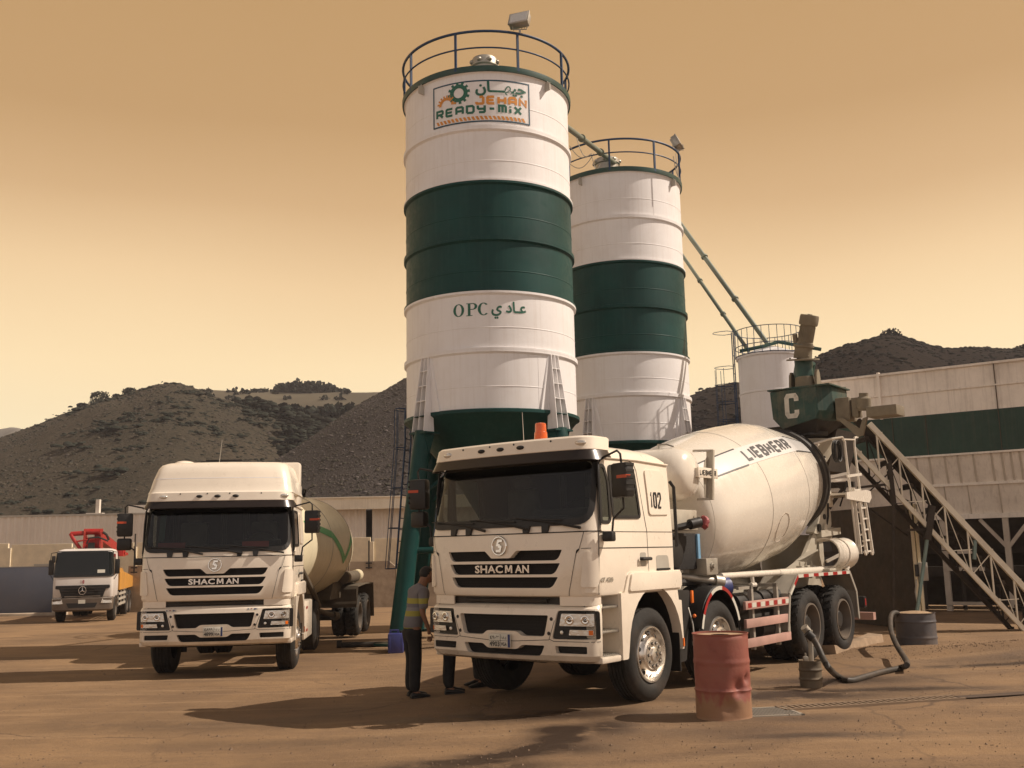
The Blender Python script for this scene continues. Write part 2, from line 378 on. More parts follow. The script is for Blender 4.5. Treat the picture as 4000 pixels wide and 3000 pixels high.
M['rustgrate']=mat('rusty_grating',(.24,.17,.11),.7,dirt=.4)
M['stonekerb']=mat('sandy_kerb',(.32,.23,.15),.95,var=.25,vscale=5,bump=.5,bscale=18)
M['skin']=mat('skin',(.24,.12,.07),.6); M['hairb']=mat('black_hair',(.008,.007,.006),.6,bump=.5,bscale=120); M['shoe']=mat('black_leather',(.01,.009,.008),.45); M['lips']=mat('lips',(.14,.055,.04),.6)

def glassmat(name,tint,rough=.02):
    m=bpy.data.materials.new(name); m.use_nodes=True; n=m.node_tree; n.nodes.clear(); o=n.nodes.new('ShaderNodeOutputMaterial'); t=n.nodes.new('ShaderNodeBsdfTransparent'); g=n.nodes.new('ShaderNodeBsdfGlossy'); f=n.nodes.new('ShaderNodeMath'); x=n.nodes.new('ShaderNodeMixShader')
    t.inputs[0].default_value=tint+(1,); g.inputs['Roughness'].default_value=rough; g.inputs['Color'].default_value=(1,1,1,1); lw=n.nodes.new('ShaderNodeLayerWeight'); lw.inputs[0].default_value=.5; pw=n.nodes.new('ShaderNodeMath'); pw.operation='POWER'; pw.inputs[1].default_value=4; n.links.new(lw.outputs['Facing'],pw.inputs[0]); f.operation='MULTIPLY_ADD'; f.inputs[1].default_value=.85; f.inputs[2].default_value=.035; n.links.new(pw.outputs[0],f.inputs[0])
    n.links.new(f.outputs[0],x.inputs[0]); n.links.new(t.outputs[0],x.inputs[1]); n.links.new(g.outputs[0],x.inputs[2]); n.links.new(x.outputs[0],o.inputs[0]); return m
M['wsglass']=glassmat('tinted_windscreen',(.36,.40,.38)); M['sideglass']=glassmat('side_glass',(.40,.43,.41))
M['interior']=mat('cab_interior',(.05,.045,.04),.8)
M['clothgrey']=mat('grey_cloth',(.16,.145,.13),.9,var=.2)
M['pipegreen']=mat('faded_green_pipe',(.17,.20,.155),.5,dirt=.4)
# ---------------------------------------------------------------- ground
def mound(x,y):
    h=0
    for cx,cy,rx,ry,hh in((6.6,17.4,1.6,.9,.10),(8.4,16.4,2.3,.8,.26),(5.1,15.7,1.1,.35,.10),(10.0,15.2,2.6,.7,.18),(7.6,14.2,2.5,.5,.06),(11.5,18,3,1,.2)):
        d=((x-cx)/rx)**2+((y-cy)/ry)**2
        if d<4: h+=hh*math.exp(-d*1.6)
    return h
def gz(x,y): return g0(x,y)+mound(x,y)
def ground_mat():
    m=bpy.data.materials.new('dusty_yard'); m.use_nodes=True; n=m.node_tree; b=n.nodes['Principled BSDF']; b.inputs['Roughness'].default_value=.85
    tcn=n.nodes.new('ShaderNodeTexCoord')
    def noi(scale,det=5,ro=.6,vec=None):
        t=n.nodes.new('ShaderNodeTexNoise'); t.inputs['Scale'].default_value=scale; t.inputs['Detail'].default_value=det; t.inputs['Roughness'].default_value=ro
        n.links.new(vec or tcn.outputs['Object'],t.inputs['Vector']); return t.outputs[0]
    def mr(v,a,b_,c=0,d=1):
        t=n.nodes.new('ShaderNodeMapRange'); t.inputs[1].default_value=a; t.inputs[2].default_value=b_; t.inputs[3].default_value=c; t.inputs[4].default_value=d
        n.links.new(v,t.inputs[0]); return t.outputs[0]
    def mix(f,a,c,bt='MIX'):
        mx=n.nodes.new('ShaderNodeMix'); mx.data_type='RGBA'; mx.blend_type=bt
        for s,i in((f,0),(a,6),(c,7)):
            if isinstance(s,(tuple,float)): mx.inputs[i].default_value=s
            else: n.links.new(s,mx.inputs[i])
        return mx.outputs[2]
    def math_(op,a,c):
        t=n.nodes.new('ShaderNodeMath'); t.operation=op; t.use_clamp=True
        for s,i in((a,0),(c,1)):
            if isinstance(s,(int,float)): t.inputs[i].default_value=s
            else: n.links.new(s,t.inputs[i])
        return t.outputs[0]
    mp_=n.nodes.new('ShaderNodeMapping'); mp_.inputs['Rotation'].default_value=(0,0,math.radians(35)); mp_.inputs['Scale'].default_value=(.25,2.2,1)
    n.links.new(tcn.outputs['Object'],mp_.inputs[0])
    mp2=n.nodes.new('ShaderNodeMapping'); mp2.inputs['Rotation'].default_value=(0,0,math.radians(-8)); mp2.inputs['Scale'].default_value=(.3,2.6,1)
    n.links.new(tcn.outputs['Object'],mp2.inputs[0])
    base=mix(mr(noi(.35,6),.35,.65),(.17,.102,.050,1),(.315,.193,.092,1))
    base=mix(mr(noi(1.2,5,.65,mp_.outputs[0]),.52,.72,0,.5),base,(.16,.098,.058,1))
    base=mix(mr(noi(.9,5,.65,mp2.outputs[0]),.52,.72,0,.7),base,(.37,.240,.125,1))
    base=mix(mr(noi(5,6,.7),.5,.8,0,.45),base,(.15,.09,.055,1))
    base=mix(mr(noi(60,3,.7),.35,.75,0,.35),base,(.14,.09,.06,1))
    base=mix(mr(noi(28,2,.5),.66,.72,0,.55),base,(.09,.058,.04,1))
    # spilled slurry and tracks near the loading point
    att=n.nodes.new('ShaderNodeAttribute'); att.attribute_name='wet'
    w=math_('MULTIPLY',att.outputs['Fac'],mr(noi(2.0,6,.7),.28,.46))
    at2=n.nodes.new('ShaderNodeAttribute'); at2.attribute_name='track'
    tn=mr(noi(16,4,.6),.35,.65,.35,1); base=mix(math_('MULTIPLY',math_('MULTIPLY',at2.outputs['Fac'],tn),.75),base,(.12,.072,.040,1))
    base=mix(w,base,(.045,.028,.019,1))
    wp=n.nodes.new('ShaderNodeMath'); wp.operation='SUBTRACT'; wp.inputs[0].default_value=.88; n.links.new(math_('MULTIPLY',w,.55),wp.inputs[1]); n.links.new(wp.outputs[0],b.inputs['Roughness'])
    # cracks
    vo=n.nodes.new('ShaderNodeTexVoronoi'); vo.feature='DISTANCE_TO_EDGE'; vo.inputs['Scale'].default_value=.33
    wv=n.nodes.new('ShaderNodeMix'); wv.data_type='VECTOR'; wv.inputs[0].default_value=.35
    nn_=n.nodes.new('ShaderNodeTexNoise'); nn_.inputs['Scale'].default_value=1.3; nn_.inputs['Detail'].default_value=6
    n.links.new(tcn.outputs['Object'],nn_.inputs['Vector']); n.links.new(tcn.outputs['Object'],wv.inputs[4]); n.links.new(nn_.outputs[1],wv.inputs[5]); n.links.new(wv.outputs[1],vo.inputs['Vector'])
    cr_=math_('MULTIPLY',mr(vo.outputs[0],.0,.006,1,0),mr(noi(.3,2),.47,.6))
    base=mix(math_('MULTIPLY',cr_,.75),base,(.06,.035,.022,1))
    n.links.new(base,b.inputs['Base Color'])
    bn=n.nodes.new('ShaderNodeBump'); bn.inputs['Strength'].default_value=.75; bn.inputs['Distance'].default_value=.03
    h=n.nodes.new('ShaderNodeMath'); h.operation='ADD'; n.links.new(noi(9,8,.75),h.inputs[0]); n.links.new(math_('MULTIPLY',noi(70,3,.7),.5),h.inputs[1]); n.links.new(h.outputs[0],bn.inputs['Height']); n.links.new(bn.outputs[0],b.inputs['Normal'])
    return m
M['ground']=ground_mat()
WET=[(.45,10.6,.35,.35,1.5),(.40,10.1,.3,.35,1.5),(.2,9.7,.35,.22,1.6),(-.1,9.45,.45,.18,1.6),(-.5,9.2,.5,.16,1.6),(-.95,8.95,.5,.16,1.6),(-1.5,8.7,.5,.14,1.5),(7.6,15.2,2.2,.16,1.3),(9.5,14.2,2.5,.12,1.2),(2.7,10.0,.8,.14,1.0),(-4,12,2.5,.5,.35),(-2.5,10.6,2,.25,.4),(4.6,13.0,1.4,.25,1.1),(5.2,9.9,.3,.08,1.5),(.4,11.6,1.3,.5,1),(-.4,11.7,1.2,.35,.9),(3.2,12.6,1.5,.45,1.1),(4.2,13.9,1.3,.5,1.0),(3.5,12.9,.9,.2,1.2),(.9,10.7,.35,.6,1),(.45,9.6,.5,.35,.9),(-.1,8.9,.5,.3,.9),(-.8,8.4,.6,.2,.8),(8.0,15.6,2.5,.28,.7),(9.2,14.4,3,.18,.55),(5.5,9.4,.5,.18,.5),(6.4,10.3,.8,.15,.5),(3.0,11.0,.6,.3,.7),(7,12.4,3,.25,.5),(1.9,10.3,.8,.3,.45)]
def make_ground():
    xs=[-900,-400,-200,-120,-80,-55,-40,-30]+[-24+i*.75 for i in range(16)]+[-12+i*.2 for i in range(21)]+[-7.9+i*.125 for i in range(160)]+[12.2+i*.35 for i in range(9)]+[15+i for i in range(1,12)]+[30,40,60,100,200,400,900]
    ys=[-60,-20,-5,0,3]+[5+i*.11 for i in range(120)]+[18.3+i*.2 for i in range(16)]+[21.6+i*.6 for i in range(40)]+[47,52,60,75,100,150,250,500,1500]
    bm=bmesh.new(); lay=bm.verts.layers.float.new('wet'); lay2=bm.verts.layers.float.new('track')
    TR=[]
    for x0,y0,R,a0,a1 in((-6,24,17.5,-88,-38),(2,30,21,-100,-62),(-1,26,17.6,-70,-30),(4.5,-2,11.5,62,112),(9,24,12.5,-130,-75)):
        for dr in(-.95,.95):
            TR.append([(x0+(R+dr)*math.cos(math.radians(lerp(a0,a1,k/24))),y0+(R+dr)*math.sin(math.radians(lerp(a0,a1,k/24)))) for k in range(25)])
    def track(x,y):
        b=0
        for P in TR:
            for (ax,ay),(bx,by) in zip(P,P[1:]):
                if abs(ax-x)>1.6 or abs(ay-y)>1.6: continue
                dx,dy=bx-ax,by-ay; t=max(0,min(1,((x-ax)*dx+(y-ay)*dy)/(dx*dx+dy*dy))); d=math.hypot(x-ax-dx*t,y-ay-dy*t)
                b=max(b,math.exp(-(d/.17)**2))
        return b*(.55+.9*noise.noise(Vector((x*.5,y*.5,9))))
    G=[]
    for y in ys:
        r=[]
        for x in xs:
            z=gz(x,y)
            if 5<y<22 and -12<x<15: z+=.012*noise.noise(Vector((x*1.3,y*1.3,0)))+.006*noise.noise(Vector((x*5,y*5,3)))
            v=bm.verts.new((x,y,z)); w=0
            for cx,cy,rx,ry,s in WET: w=max(w,s*math.exp(-(((x-cx)/rx)**2+((y-cy)/ry)**2)))
            v[lay]=w
            if 5<y<19 and -8<x<12: v[lay2]=max(0,track(x,y))
            r.append(v)
        G.append(r)
    for a,b in zip(G,G[1:]):
        for i in range(len(xs)-1): bm.faces.new((a[i],a[i+1],b[i+1],b[i]))
    me=bpy.data.meshes.new('ground'); bm.to_mesh(me); bm.free(); me.materials.append(M['ground']); me.shade_smooth()
    o=bpy.data.objects.new('ground',me); C.objects.link(o); tag(o,kind='structure')
make_ground()
# ---------------------------------------------------------------- hills
def hill_mat(name,a,b_,c_,sc=.5):
    m=bpy.data.materials.new(name); m.use_nodes=True; n=m.node_tree; b=n.nodes['Principled BSDF']; b.inputs['Roughness'].default_value=.95; b.inputs['Specular IOR Level'].default_value=.1
    tcn=n.nodes.new('ShaderNodeTexCoord')
    def noi(scale,det=5,ro=.6):
        t=n.nodes.new('ShaderNodeTexNoise'); t.inputs['Scale'].default_value=scale; t.inputs['Detail'].default_value=det; t.inputs['Roughness'].default_value=ro
        n.links.new(tcn.outputs['Object'],t.inputs['Vector']); return t
    def mixr(f,x,y,lo,hi):
        r=n.nodes.new('ShaderNodeMapRange'); r.inputs[1].default_value=lo; r.inputs[2].default_value=hi; n.links.new(f,r.inputs[0])
        mx=n.nodes.new('ShaderNodeMix'); mx.data_type='RGBA'; n.links.new(r.outputs[0],mx.inputs[0])
        for s,i in((x,6),(y,7)):
            if isinstance(s,tuple): mx.inputs[i].default_value=s+(1,)
            else: n.links.new(s,mx.inputs[i])
        return mx.outputs[2]
    c1=mixr(noi(sc*.08,4).outputs[0],a,b_,.4,.6)
    c2=mixr(noi(sc*3.0,5,.62).outputs[0],c_,c1,.30,.56)
    n.links.new(c2,b.inputs['Base Color'])
    bn=n.nodes.new('ShaderNodeBump'); bn.inputs['Strength'].default_value=.55; bn.inputs['Distance'].default_value=.5
    n.links.new(noi(sc*3.2,6,.7).outputs[0],bn.inputs['Height']); n.links.new(bn.outputs[0],b.inputs['Normal'])
    return m
M['hillA']=hill_mat('scrub_hillside',(.074,.060,.043),(.058,.049,.035),(.032,.030,.022),.45)
M['hillB']=hill_mat('sage_hillside',(.088,.075,.068),(.072,.061,.054),(.042,.036,.033),.9)
M['hillC']=hill_mat('brown_hillside',(.020,.013,.008),(.015,.010,.007),(.009,.007,.006),.5)
M['field']=mat('dry_field',(.085,.070,.042),.95,var=.2,vscale=.05,bump=.2,bscale=1)
M['far_hill']=mat('far_hill',(.15,.14,.12),.95,var=.3,vscale=.03)
HP={}
def hill(name,ridge,Dr,Db,mt,seed,amp=3,z0=-2,nc=110,nr=36,key=None):
    "ridge: image-plane control points seen as bearings; the slope runs from a foot at distance Db up to the crest at Dr, then down behind"
    pts=[]
    def rz(px):
        for (a,b),(c,d) in zip(ridge,ridge[1:]):
            if a<=px<=c: return lerp(b,d,(px-a)/(c-a))
        return ridge[-1][1]
    x0,x1=ridge[0][0],ridge[-1][0]; grid=[]
    for i in range(nc):
        px=lerp(x0,x1,i/(nc-1)); py=sum(rz(min(max(px+k*12,x0),x1)) for k in(-2,-1,0,1,2))/5
        top=at(px,py,Dr); col=[]
        for j in range(nr+10):
            t=j/(nr-1)
            if t<=1:
                d=lerp(Db,Dr,t); f=math.sin(t*PI/2)**1.15
            else:
                d=Dr+(t-1)*(Dr-Db)*2; f=math.cos(min(PI/2,(t-1)*5))
            x=top.x*d/Dr
            ns=noise.fractal(Vector((x*.02,d*.02,seed)),1,2,4)*amp*min(1,4*t)*(1 if t<.93 else .25)
            z=z0+(top.z-z0)*f+ns*(1 if abs(t-1)>.04 else .12)+(noise.noise(Vector((x*.07,d*.07,seed)))*.35)
            col.append(Vector((x,d,z)))
        grid.append(col)
    bm=bmesh.new(); V=[[bm.verts.new(p) for p in c] for c in grid]
    for a,b in zip(V,V[1:]):
        for j in range(len(a)-1): bm.faces.new((a[j],b[j],b[j+1],a[j+1]))
    bmesh.ops.recalc_face_normals(bm,faces=bm.faces)
    me=bpy.data.meshes.new(name); bm.to_mesh(me); bm.free(); me.materials.append(mt); me.shade_smooth()
    o=bpy.data.objects.new(name,me); C.objects.link(o); tag(o,kind='structure')
    HP[key or name]=grid; return o
hill('hill',[(-500,1900),(-200,1830),(0,1725),(100,1690),(200,1648),(390,1575),(560,1535),(640,1523),(700,1527),(760,1550),(850,1590),(1000,1640),(1150,1700),(1400,1760),(1700,1900)],210,95,M['hillA'],1.5,3,key='A')
hill('hill',[(560,1560),(700,1533),(760,1533),(900,1535),(1060,1535),(1300,1545),(1480,1556),(1700,1575),(2000,1600)],290,200,M['field'],5.5,2,key='F')
hill('hill',[(800,1990),(1000,1850),(1150,1765),(1280,1680),(1400,1600),(1480,1556),(1590,1492),(1700,1440),(1850,1400),(2100,1420),(2400,1500),(2700,1620)],150,85,M['hillB'],9.5,2,key='B')
hill('hill',[(2300,1600),(2650,1560),(2720,1545),(2800,1515),(2900,1500),(3000,1510),(3150,1520),(3300,1540)],190,110,M['hillC'],12.5,2,key='D')
hill('hill',[(2900,1590),(3100,1490),(3170,1452),(3230,1420),(3290,1395),(3400,1362),(3480,1350),(3550,1360),(3640,1392),(3700,1400),(3800,1396),(3950,1402),(4050,1385),(4300,1370),(4700,1500)],150,70,M['hillC'],15.5,2,key='C')
hill('hill',[(-900,1640),(-300,1690),(-100,1700),(0,1688),(60,1672),(100,1690),(300,1760),(600,1800)],700,500,M['far_hill'],22,6,key='far')
# shrubs that cover the slopes: nobody could count them
def bush(bm,c,r,rng,n=10,mi=0):
    if r>1.2: n=int(n*3)
    for _ in range(n):
        d=Vector((rng.gauss(0,1),rng.gauss(0,1),abs(rng.gauss(0,.8)))).normalized()*r*rng.uniform(.3,1)
        p=c+Vector((d.x,d.y,d.z*.8)); k=r*rng.uniform(.16,.34)
        a=Vector((rng.uniform(-1,1),rng.uniform(-1,1),rng.uniform(-1,1))).normalized(); u=a.orthogonal().normalized(); v=a.cross(u)
        f=bm.faces.new([bm.verts.new(p+u*k*math.cos(t)+v*k*math.sin(t)+a*k*.3*math.cos(2*t)) for t in(0,1.3,2.5,3.8,5.0)]); f.material_index=mi
def dome(bm,c,r,rng,mi):
    h=r*rng.uniform(.45,.8); w=r*rng.uniform(1,1.5); a0=rng.random()*6; R=[]
    for rr,zz in((1,-.25),(.85,.45)): R.append([bm.verts.new(c+Vector((w*rr*math.cos(a0+k*PI/3)*rng.uniform(.8,1.15),r*rr*math.sin(a0+k*PI/3)*rng.uniform(.8,1.15),h*zz*rng.uniform(.8,1.2)))) for k in range(6)])
    t=bm.verts.new(c+Vector((0,0,h)))
    for k in range(6):
        j=(k+1)%6; f=bm.faces.new((R[0][k],R[0][j],R[1][j],R[1][k])); f.material_index=mi; f.smooth=True; f=bm.faces.new((R[1][k],R[1][j],t)); f.material_index=mi; f.smooth=True
def scrub(name,key,n,rmin,rmax,mats,seed,tlo=.05,thi=1.0,pw=1,dens=None,nb=8):
    rng=random.Random(seed); bm=bmesh.new(); G=HP[key]; nr=36; k=0; tries=0
    while k<n and tries<n*12:
        tries+=1
        i=rng.random()*(len(G)-1.01); t=lerp(tlo,thi,rng.random()**pw); j=t*(nr-1)
        a=int(i); b=min(int(j),nr-2); p=G[a][b].lerp(G[a+1][b],i-a).lerp(G[a][b+1].lerp(G[a+1][b+1],i-a),j-b)
        if dens and rng.random()>dens(p): continue
        r=rng.uniform(rmin,rmax)*(1 if rng.random()<.85 else 1.6)
        if nb: bush(bm,p,r,rng,nb,rng.randrange(len(mats)))
        elif r>.5:
            for _ in range(int(5+r*5)): dome(bm,p+Vector((rng.gauss(0,.55)*r*1.3,rng.gauss(0,.55)*r*1.3,rng.uniform(-.1,.15)*r)),r*rng.uniform(.2,.5),rng,rng.randrange(len(mats)))
        else: dome(bm,p,r,rng,rng.randrange(len(mats)))
        k+=1
    me=bpy.data.meshes.new(name); bm.to_mesh(me); bm.free()
    for m in mats: me.materials.append(m)
    o=bpy.data.objects.new(name,me); C.objects.link(o); tag(o,kind='stuff'); return o
M['bushD']=mat('dark_bush',(.026,.030,.023),.9,spec=.1); M['bushG']=mat('grey_bush',(.080,.068,.050),.9,spec=.1); M['bushM']=mat('olive_bush',(.058,.055,.040),.9,spec=.1)
M['bushP']=mat('pale_sage',(.115,.100,.090),.9,spec=.1); M['bushS']=mat('soil_coloured_bush',(.066,.056,.047),.9,spec=.1); M['bushK2']=mat('brown_bush',(.018,.014,.010),.9,spec=.1); M['bushK']=mat('black_bush',(.011,.011,.008),.9,spec=.1)
nA=lambda p:max(0,noise.noise(Vector((p.x*.03,p.y*.03,7)))+.55)
scrub('hillside_scrub','A',9000,.11,.25,[M['bushG'],M['bushM'],M['bushS'],M['bushD']],3,dens=nA,nb=0)
scrub('hillside_scrub','A',420,.45,1.1,[M['bushD']],4,nb=0,tlo=.1,dens=lambda p:max(0,noise.noise(Vector((p.x*.05,p.y*.05,17)))*2))
scrub('hillside_scrub','B',13000,.08,.17,[M['bushP'],M['bushG'],M['bushS'],M['bushM']],5,tlo=.0,nb=0)
scrub('hillside_scrub','C',4600,.12,.28,[M['bushK'],M['bushK2'],M['bushK']],6,nb=0)
scrub('hillside_scrub','D',1200,.3,.6,[M['bushK'],M['bushK2']],7,nb=0)
scrub('hillside_scrub','F',60,1,2,[M['bushD']],9,dens=lambda p:1 if (p.x<-45) else 0)
# dark wooded gully between the two left hills, and the wood on the skyline
def wood(pts,name,mt,seed,n,r,spread):
    rng=random.Random(seed); bm=bmesh.new()
    for k in range(n):
        a=rng.randrange(len(pts)-1); t=rng.random(); p=pts[a].lerp(pts[a+1],t)+Vector((rng.uniform(-1,1)*spread,rng.uniform(-1,1)*spread,rng.uniform(-.5,1)*spread*.35))
        bush(bm,p,rng.uniform(.6,1.2)*r,rng,12,0)
    me=bpy.data.meshes.new(name); bm.to_mesh(me); bm.free(); me.materials.append(mt); o=bpy.data.objects.new(name,me); C.objects.link(o); tag(o,kind='stuff')
def gridwood(key,px0,px1,x0,x1,t0,t1,n,r,seed,name):
    rng=random.Random(seed); G=HP[key]; bm=bmesh.new(); L=len(G)-1
    for k in range(n):
        i=(rng.uniform(px0,px1)-x0)/(x1-x0)*L; t=rng.uniform(t0,t1)-abs(i/L-.66)*.0; j=t*35; p=G[int(i)][min(int(j),35)]
        q=p+Vector((rng.uniform(-1,1),rng.uniform(-1,1),0)); rr=rng.uniform(.6,1.25)*r
        for c in range(8): dome(bm,q+Vector((rng.gauss(0,.6)*rr,rng.gauss(0,.6)*rr,rr*.15*c)),rr*rng.uniform(.25,.5),rng,rng.randrange(2))
    me=bpy.data.meshes.new(name); bm.to_mesh(me); bm.free(); me.materials.append(M['bushD']); me.materials.append(M['bushK']); o=bpy.data.objects.new(name,me); C.objects.link(o); tag(o,kind='stuff')
gridwood('A',960,1330,-500,1700,.72,1.0,300,1.5,41,'gully_wood'); gridwood('A',1130,1400,-500,1700,.45,.85,260,1.5,42,'gully_wood')
wood([at(1000,1640,205),at(1130,1660,205),at(1250,1660,205),at(1330,1650,205)],'gully_wood',M['bushD'],31,90,3.2,4)
wood([at(1080,1730,185),at(1180,1720,185),at(1150,1780,180),at(1050,1790,175)],'gully_wood',M['bushD'],32,110,3.0,5)
wood([at(1090,1535,288),at(1180,1530,288),at(1300,1548,288)],'skyline_wood',M['bushD'],33,80,3,2)
wood([at(640,1528,209),at(700,1535,209),at(800,1570,208)],'skyline_wood',M['bushD'],34,46,1.9,1.8)
# single trees on the skyline
def tree(px,py,Y,h,w,label,seed,mt=None,group=None):
    rng=random.Random(seed); base=at(px,py,Y); t=empty('hilltop_tree',base,0,label,'tree',group)
    tb=MB(); tb.tube([(0,0,-.6),(.05*h,0,h*.35),(0,.05*h,h*.6)],[.07*h,.05*h,.02*h],6)
    for k in range(4):
        a=rng.uniform(0,6.3); tb.tube([(.04*h,0,h*.3),(math.cos(a)*w*.35,math.sin(a)*w*.35,h*.65)],[.035*h,.012*h],5)
    tb.build('trunk',M['bushK'],t)
    bm=bmesh.new()
    for k in range(650):
        a_=Vector((rng.gauss(0,1),rng.gauss(0,1),rng.gauss(0,1))).normalized()*rng.uniform(.35,1)**.6; a_*=1+.22*noise.noise(a_*2.5+Vector((seed,0,0))); c_=Vector((a_.x*w*.5,a_.y*w*.5,h*.48+a_.z*h*.46)); q_=rng.uniform(.10,.20); n1=Vector((rng.uniform(-1,1),rng.uniform(-1,1),rng.uniform(-1,1))).normalized(); u1=n1.orthogonal().normalized(); v1=n1.cross(u1); bm.faces.new([bm.verts.new(c_+u1*q_*math.cos(t_)+v1*q_*math.sin(t_)) for t_ in(0,1.4,2.6,4,5.2)])
    for k in range(0):
        d=Vector((rng.uniform(-1,1)*w*.36,rng.uniform(-1,1)*w*.36,h*rng.uniform(.12,.80)))
        bush(bm,d,w*.22,rng,150,0)
    me=bpy.data.meshes.new('crown'); bm.to_mesh(me); bm.free(); me.materials.append(mt or M['bushK']); o=bpy.data.objects.new('crown',me); C.objects.link(o); o.parent=t
tree(3482,1354,149,3.0,3.4,'round dark tree alone on the right hilltop',1)
tree(390,1574,208,2.6,4.2,'largest dark bush on the crest of the left hill',2,M['bushD'],'bushes on the left crest')
tree(505,1547,208,1.9,3.0,'small bush on the left crest, right of the largest bush there',3,M['bushD'],'bushes on the left crest')
tree(322,1600,208,1.5,2.4,'small bush on the left crest, just below the largest bush there',4,M['bushD'],'bushes on the left crest')
tree(455,1560,208,1.2,1.8,'tiniest bush on the left crest, between the large bush and the summit wood',6,M['bushD'],'bushes on the left crest')
tree(4000,1392,149,1.8,3,'dark tree at the right edge of the frame on the hill crest',5)
# ---------------------------------------------------------------- silos
def cylmap(R,ang0):
    "2-D (x,z) -> on a cylinder; x is arc length to the right seen from outside"
    def f(x,z,o=0):
        a=ang0+x/R; return Vector(((R+.004+o)*math.sin(a),-(R+.004+o)*math.cos(a),z))
    return f
ORA=mat('sign_orange',(.62,.25,.035),.5,var=.12); SGR=mat('sign_green',(.012,.12,.075),.5); SBL=mat('sign_border',(.012,.06,.10),.5)
def gear(cx,cy,r,ri,teeth,half=False,a0=0):
    P=[]; n=teeth; rng_=range(n)
    amax=PI if half else 2*PI
    steps=teeth*4
    for k in range(steps):
        t0=amax*k/steps+a0; t1=amax*(k+1)/steps+a0; ro=r if (k%4) in(0,1) else r*.8
        P.append([(cx+ri*math.cos(t0),cy+ri*math.sin(t0)),(cx+ro*math.cos(t0),cy+ro*math.sin(t0)),(cx+ro*math.cos(t1),cy+ro*math.sin(t1)),(cx+ri*math.cos(t1),cy+ri*math.sin(t1))])
    return P
def silo(cx,cy,R,zs,label,rot,lamp,sign,hatch,legrot=0,zgr=None):
    "zs: heights of rim, flanges..., bottom, highest first; bands 3 and 4 are green"
    zb=zs[-1]; gr=zgr if zgr is not None else g0(cx,cy)
    t=empty('cement_silo',(cx,cy,gr),rot,label,'silo','striped cement silos of the mixing plant')
    Z=[z-gr for z in zs]; N=96
    for i in range(6):
        m=MB(); m.lathe([(R,Z[i+1]+.0),(R,Z[i])],N,cap=False)
        # flange at the foot of each ring, weld line half way
        m.lathe([(R,Z[i]-.0),(R+.055,Z[i]-.0),(R+.055,Z[i]-.05),(R+.02,Z[i]-.07),(R,Z[i]-.09)],N,cap=False)
        if i<5: m.lathe([(R,Z[i+1]+.06),(R+.055,Z[i+1]+.045),(R+.055,Z[i+1]+.002),(R,Z[i+1]+.002)],N,cap=False)
        zz=lerp(Z[i],Z[i+1],.62); m.lathe([(R,zz+.012),(R+.006,zz+.006),(R+.006,zz-.006),(R,zz-.012)],N,cap=False)
        for k in range(1):
            a=.35+i*1.3; m.tube([((R+.001)*math.sin(a),-(R+.001)*math.cos(a),Z[i]-.1),((R+.001)*math.sin(a),-(R+.001)*math.cos(a),Z[i+1]+.06)],.003,4)
        m.build('shell_ring',M['silo_green'] if i in(2,3) else M['silo_white'],t,50)
    m=MB(); m.lathe([(R+.075,Z[0]-.06),(R+.085,Z[0]),(R+.085,Z[0]+.07),(R+.02,Z[0]+.10),(R*.5,Z[0]+.22),(.02,Z[0]+.30)],N); m.build('roof',M['green'],t,30)
    m=MB(); m.lathe([(R,Z[6]+.02),(R+.06,Z[6]+.0),(R+.06,Z[6]-.07),(R,Z[6]-.1),(R*.42,Z[6]-1.45),(.22,Z[6]-2.5),(.2,Z[6]-2.9)],N); m.build('cone',M['silo_green'],t,40)
    # guardrail
    RR=R+.06; zt=Z[0]+.93
    g_=MB()
    for h_,r_ in((zt,.032),(Z[0]+.52,.02)):
        g_.tube([(RR*math.sin(a*2*PI/72),-RR*math.cos(a*2*PI/72),h_) for a in range(72)],r_,8,closed=True)
    gd=g_.build('guardrail',M['rail'],t)
    for k in range(9):
        a=math.radians(-59+40.6*k); p=MB(); x,y=RR*math.sin(a),-RR*math.cos(a)
        p.bar((x,y,Z[0]-.02),(x,y,zt),.05,.05,up=(math.sin(a),-math.cos(a),0)); p.build('post',M['rail'],gd)
    h=MB(); hx,hy,hr,hh=hatch; hz=Z[0]+.24
    h.lathe([(hr,0),(hr,hh*.75),(hr*1.12,hh*.78),(hr*1.12,hh*.9),(hr,hh*.97),(hr*.5,hh*1.03),(.01,hh*1.05)],28,c=(hx,hy,hz-.1))
    for k in range(8):
        a=k*PI/4+.4; h.sphere((hx+hr*1.08*math.cos(a),hy+hr*1.08*math.sin(a),hz-.1+hh*.86),.07,.07,.06,8,6)
    h.build('dust_filter',M['galv'],t)
    # lifting lugs
    for a in(-.80,.78):
        l=MB(); x,y=math.sin(a),-math.cos(a)
        l.prism([(0,0),(.16,0),(.16,.16),(.08,.24),(0,.16)],lambda p,x=x,y=y:((R+p[0])*x+.015*-y,(R+p[0])*y+.015*x,Z[0]-.3+p[1]),lambda p,x=x,y=y:((R+p[0])*x-.015*-y,(R+p[0])*y-.015*x,Z[0]-.3+p[1]))
        l.tube([(x*R,y*R,Z[0]-.3),(x*(R+.16),y*(R+.16),Z[0]-.12)],.02,6); l.build('lifting_lug',M['lt_grey'],t)
    # floodlight on the rail
    a,face=lamp; x,y=RR*math.sin(a),-RR*math.cos(a)
    L=MB(); L.bar((x,y,zt),(x,y,zt+.12),.05,.05)
    L.tube([(x-.16,y,zt+.3),(x-.16,y,zt+.12),(x+.16,y,zt+.12),(x+.16,y,zt+.3)],.015,6); 
    L.M=Matrix.Translation((x,y,zt+.36))@Matrix.Rotation(face,4,'Z')@Matrix.Rotation(math.radians(-25),4,'X')
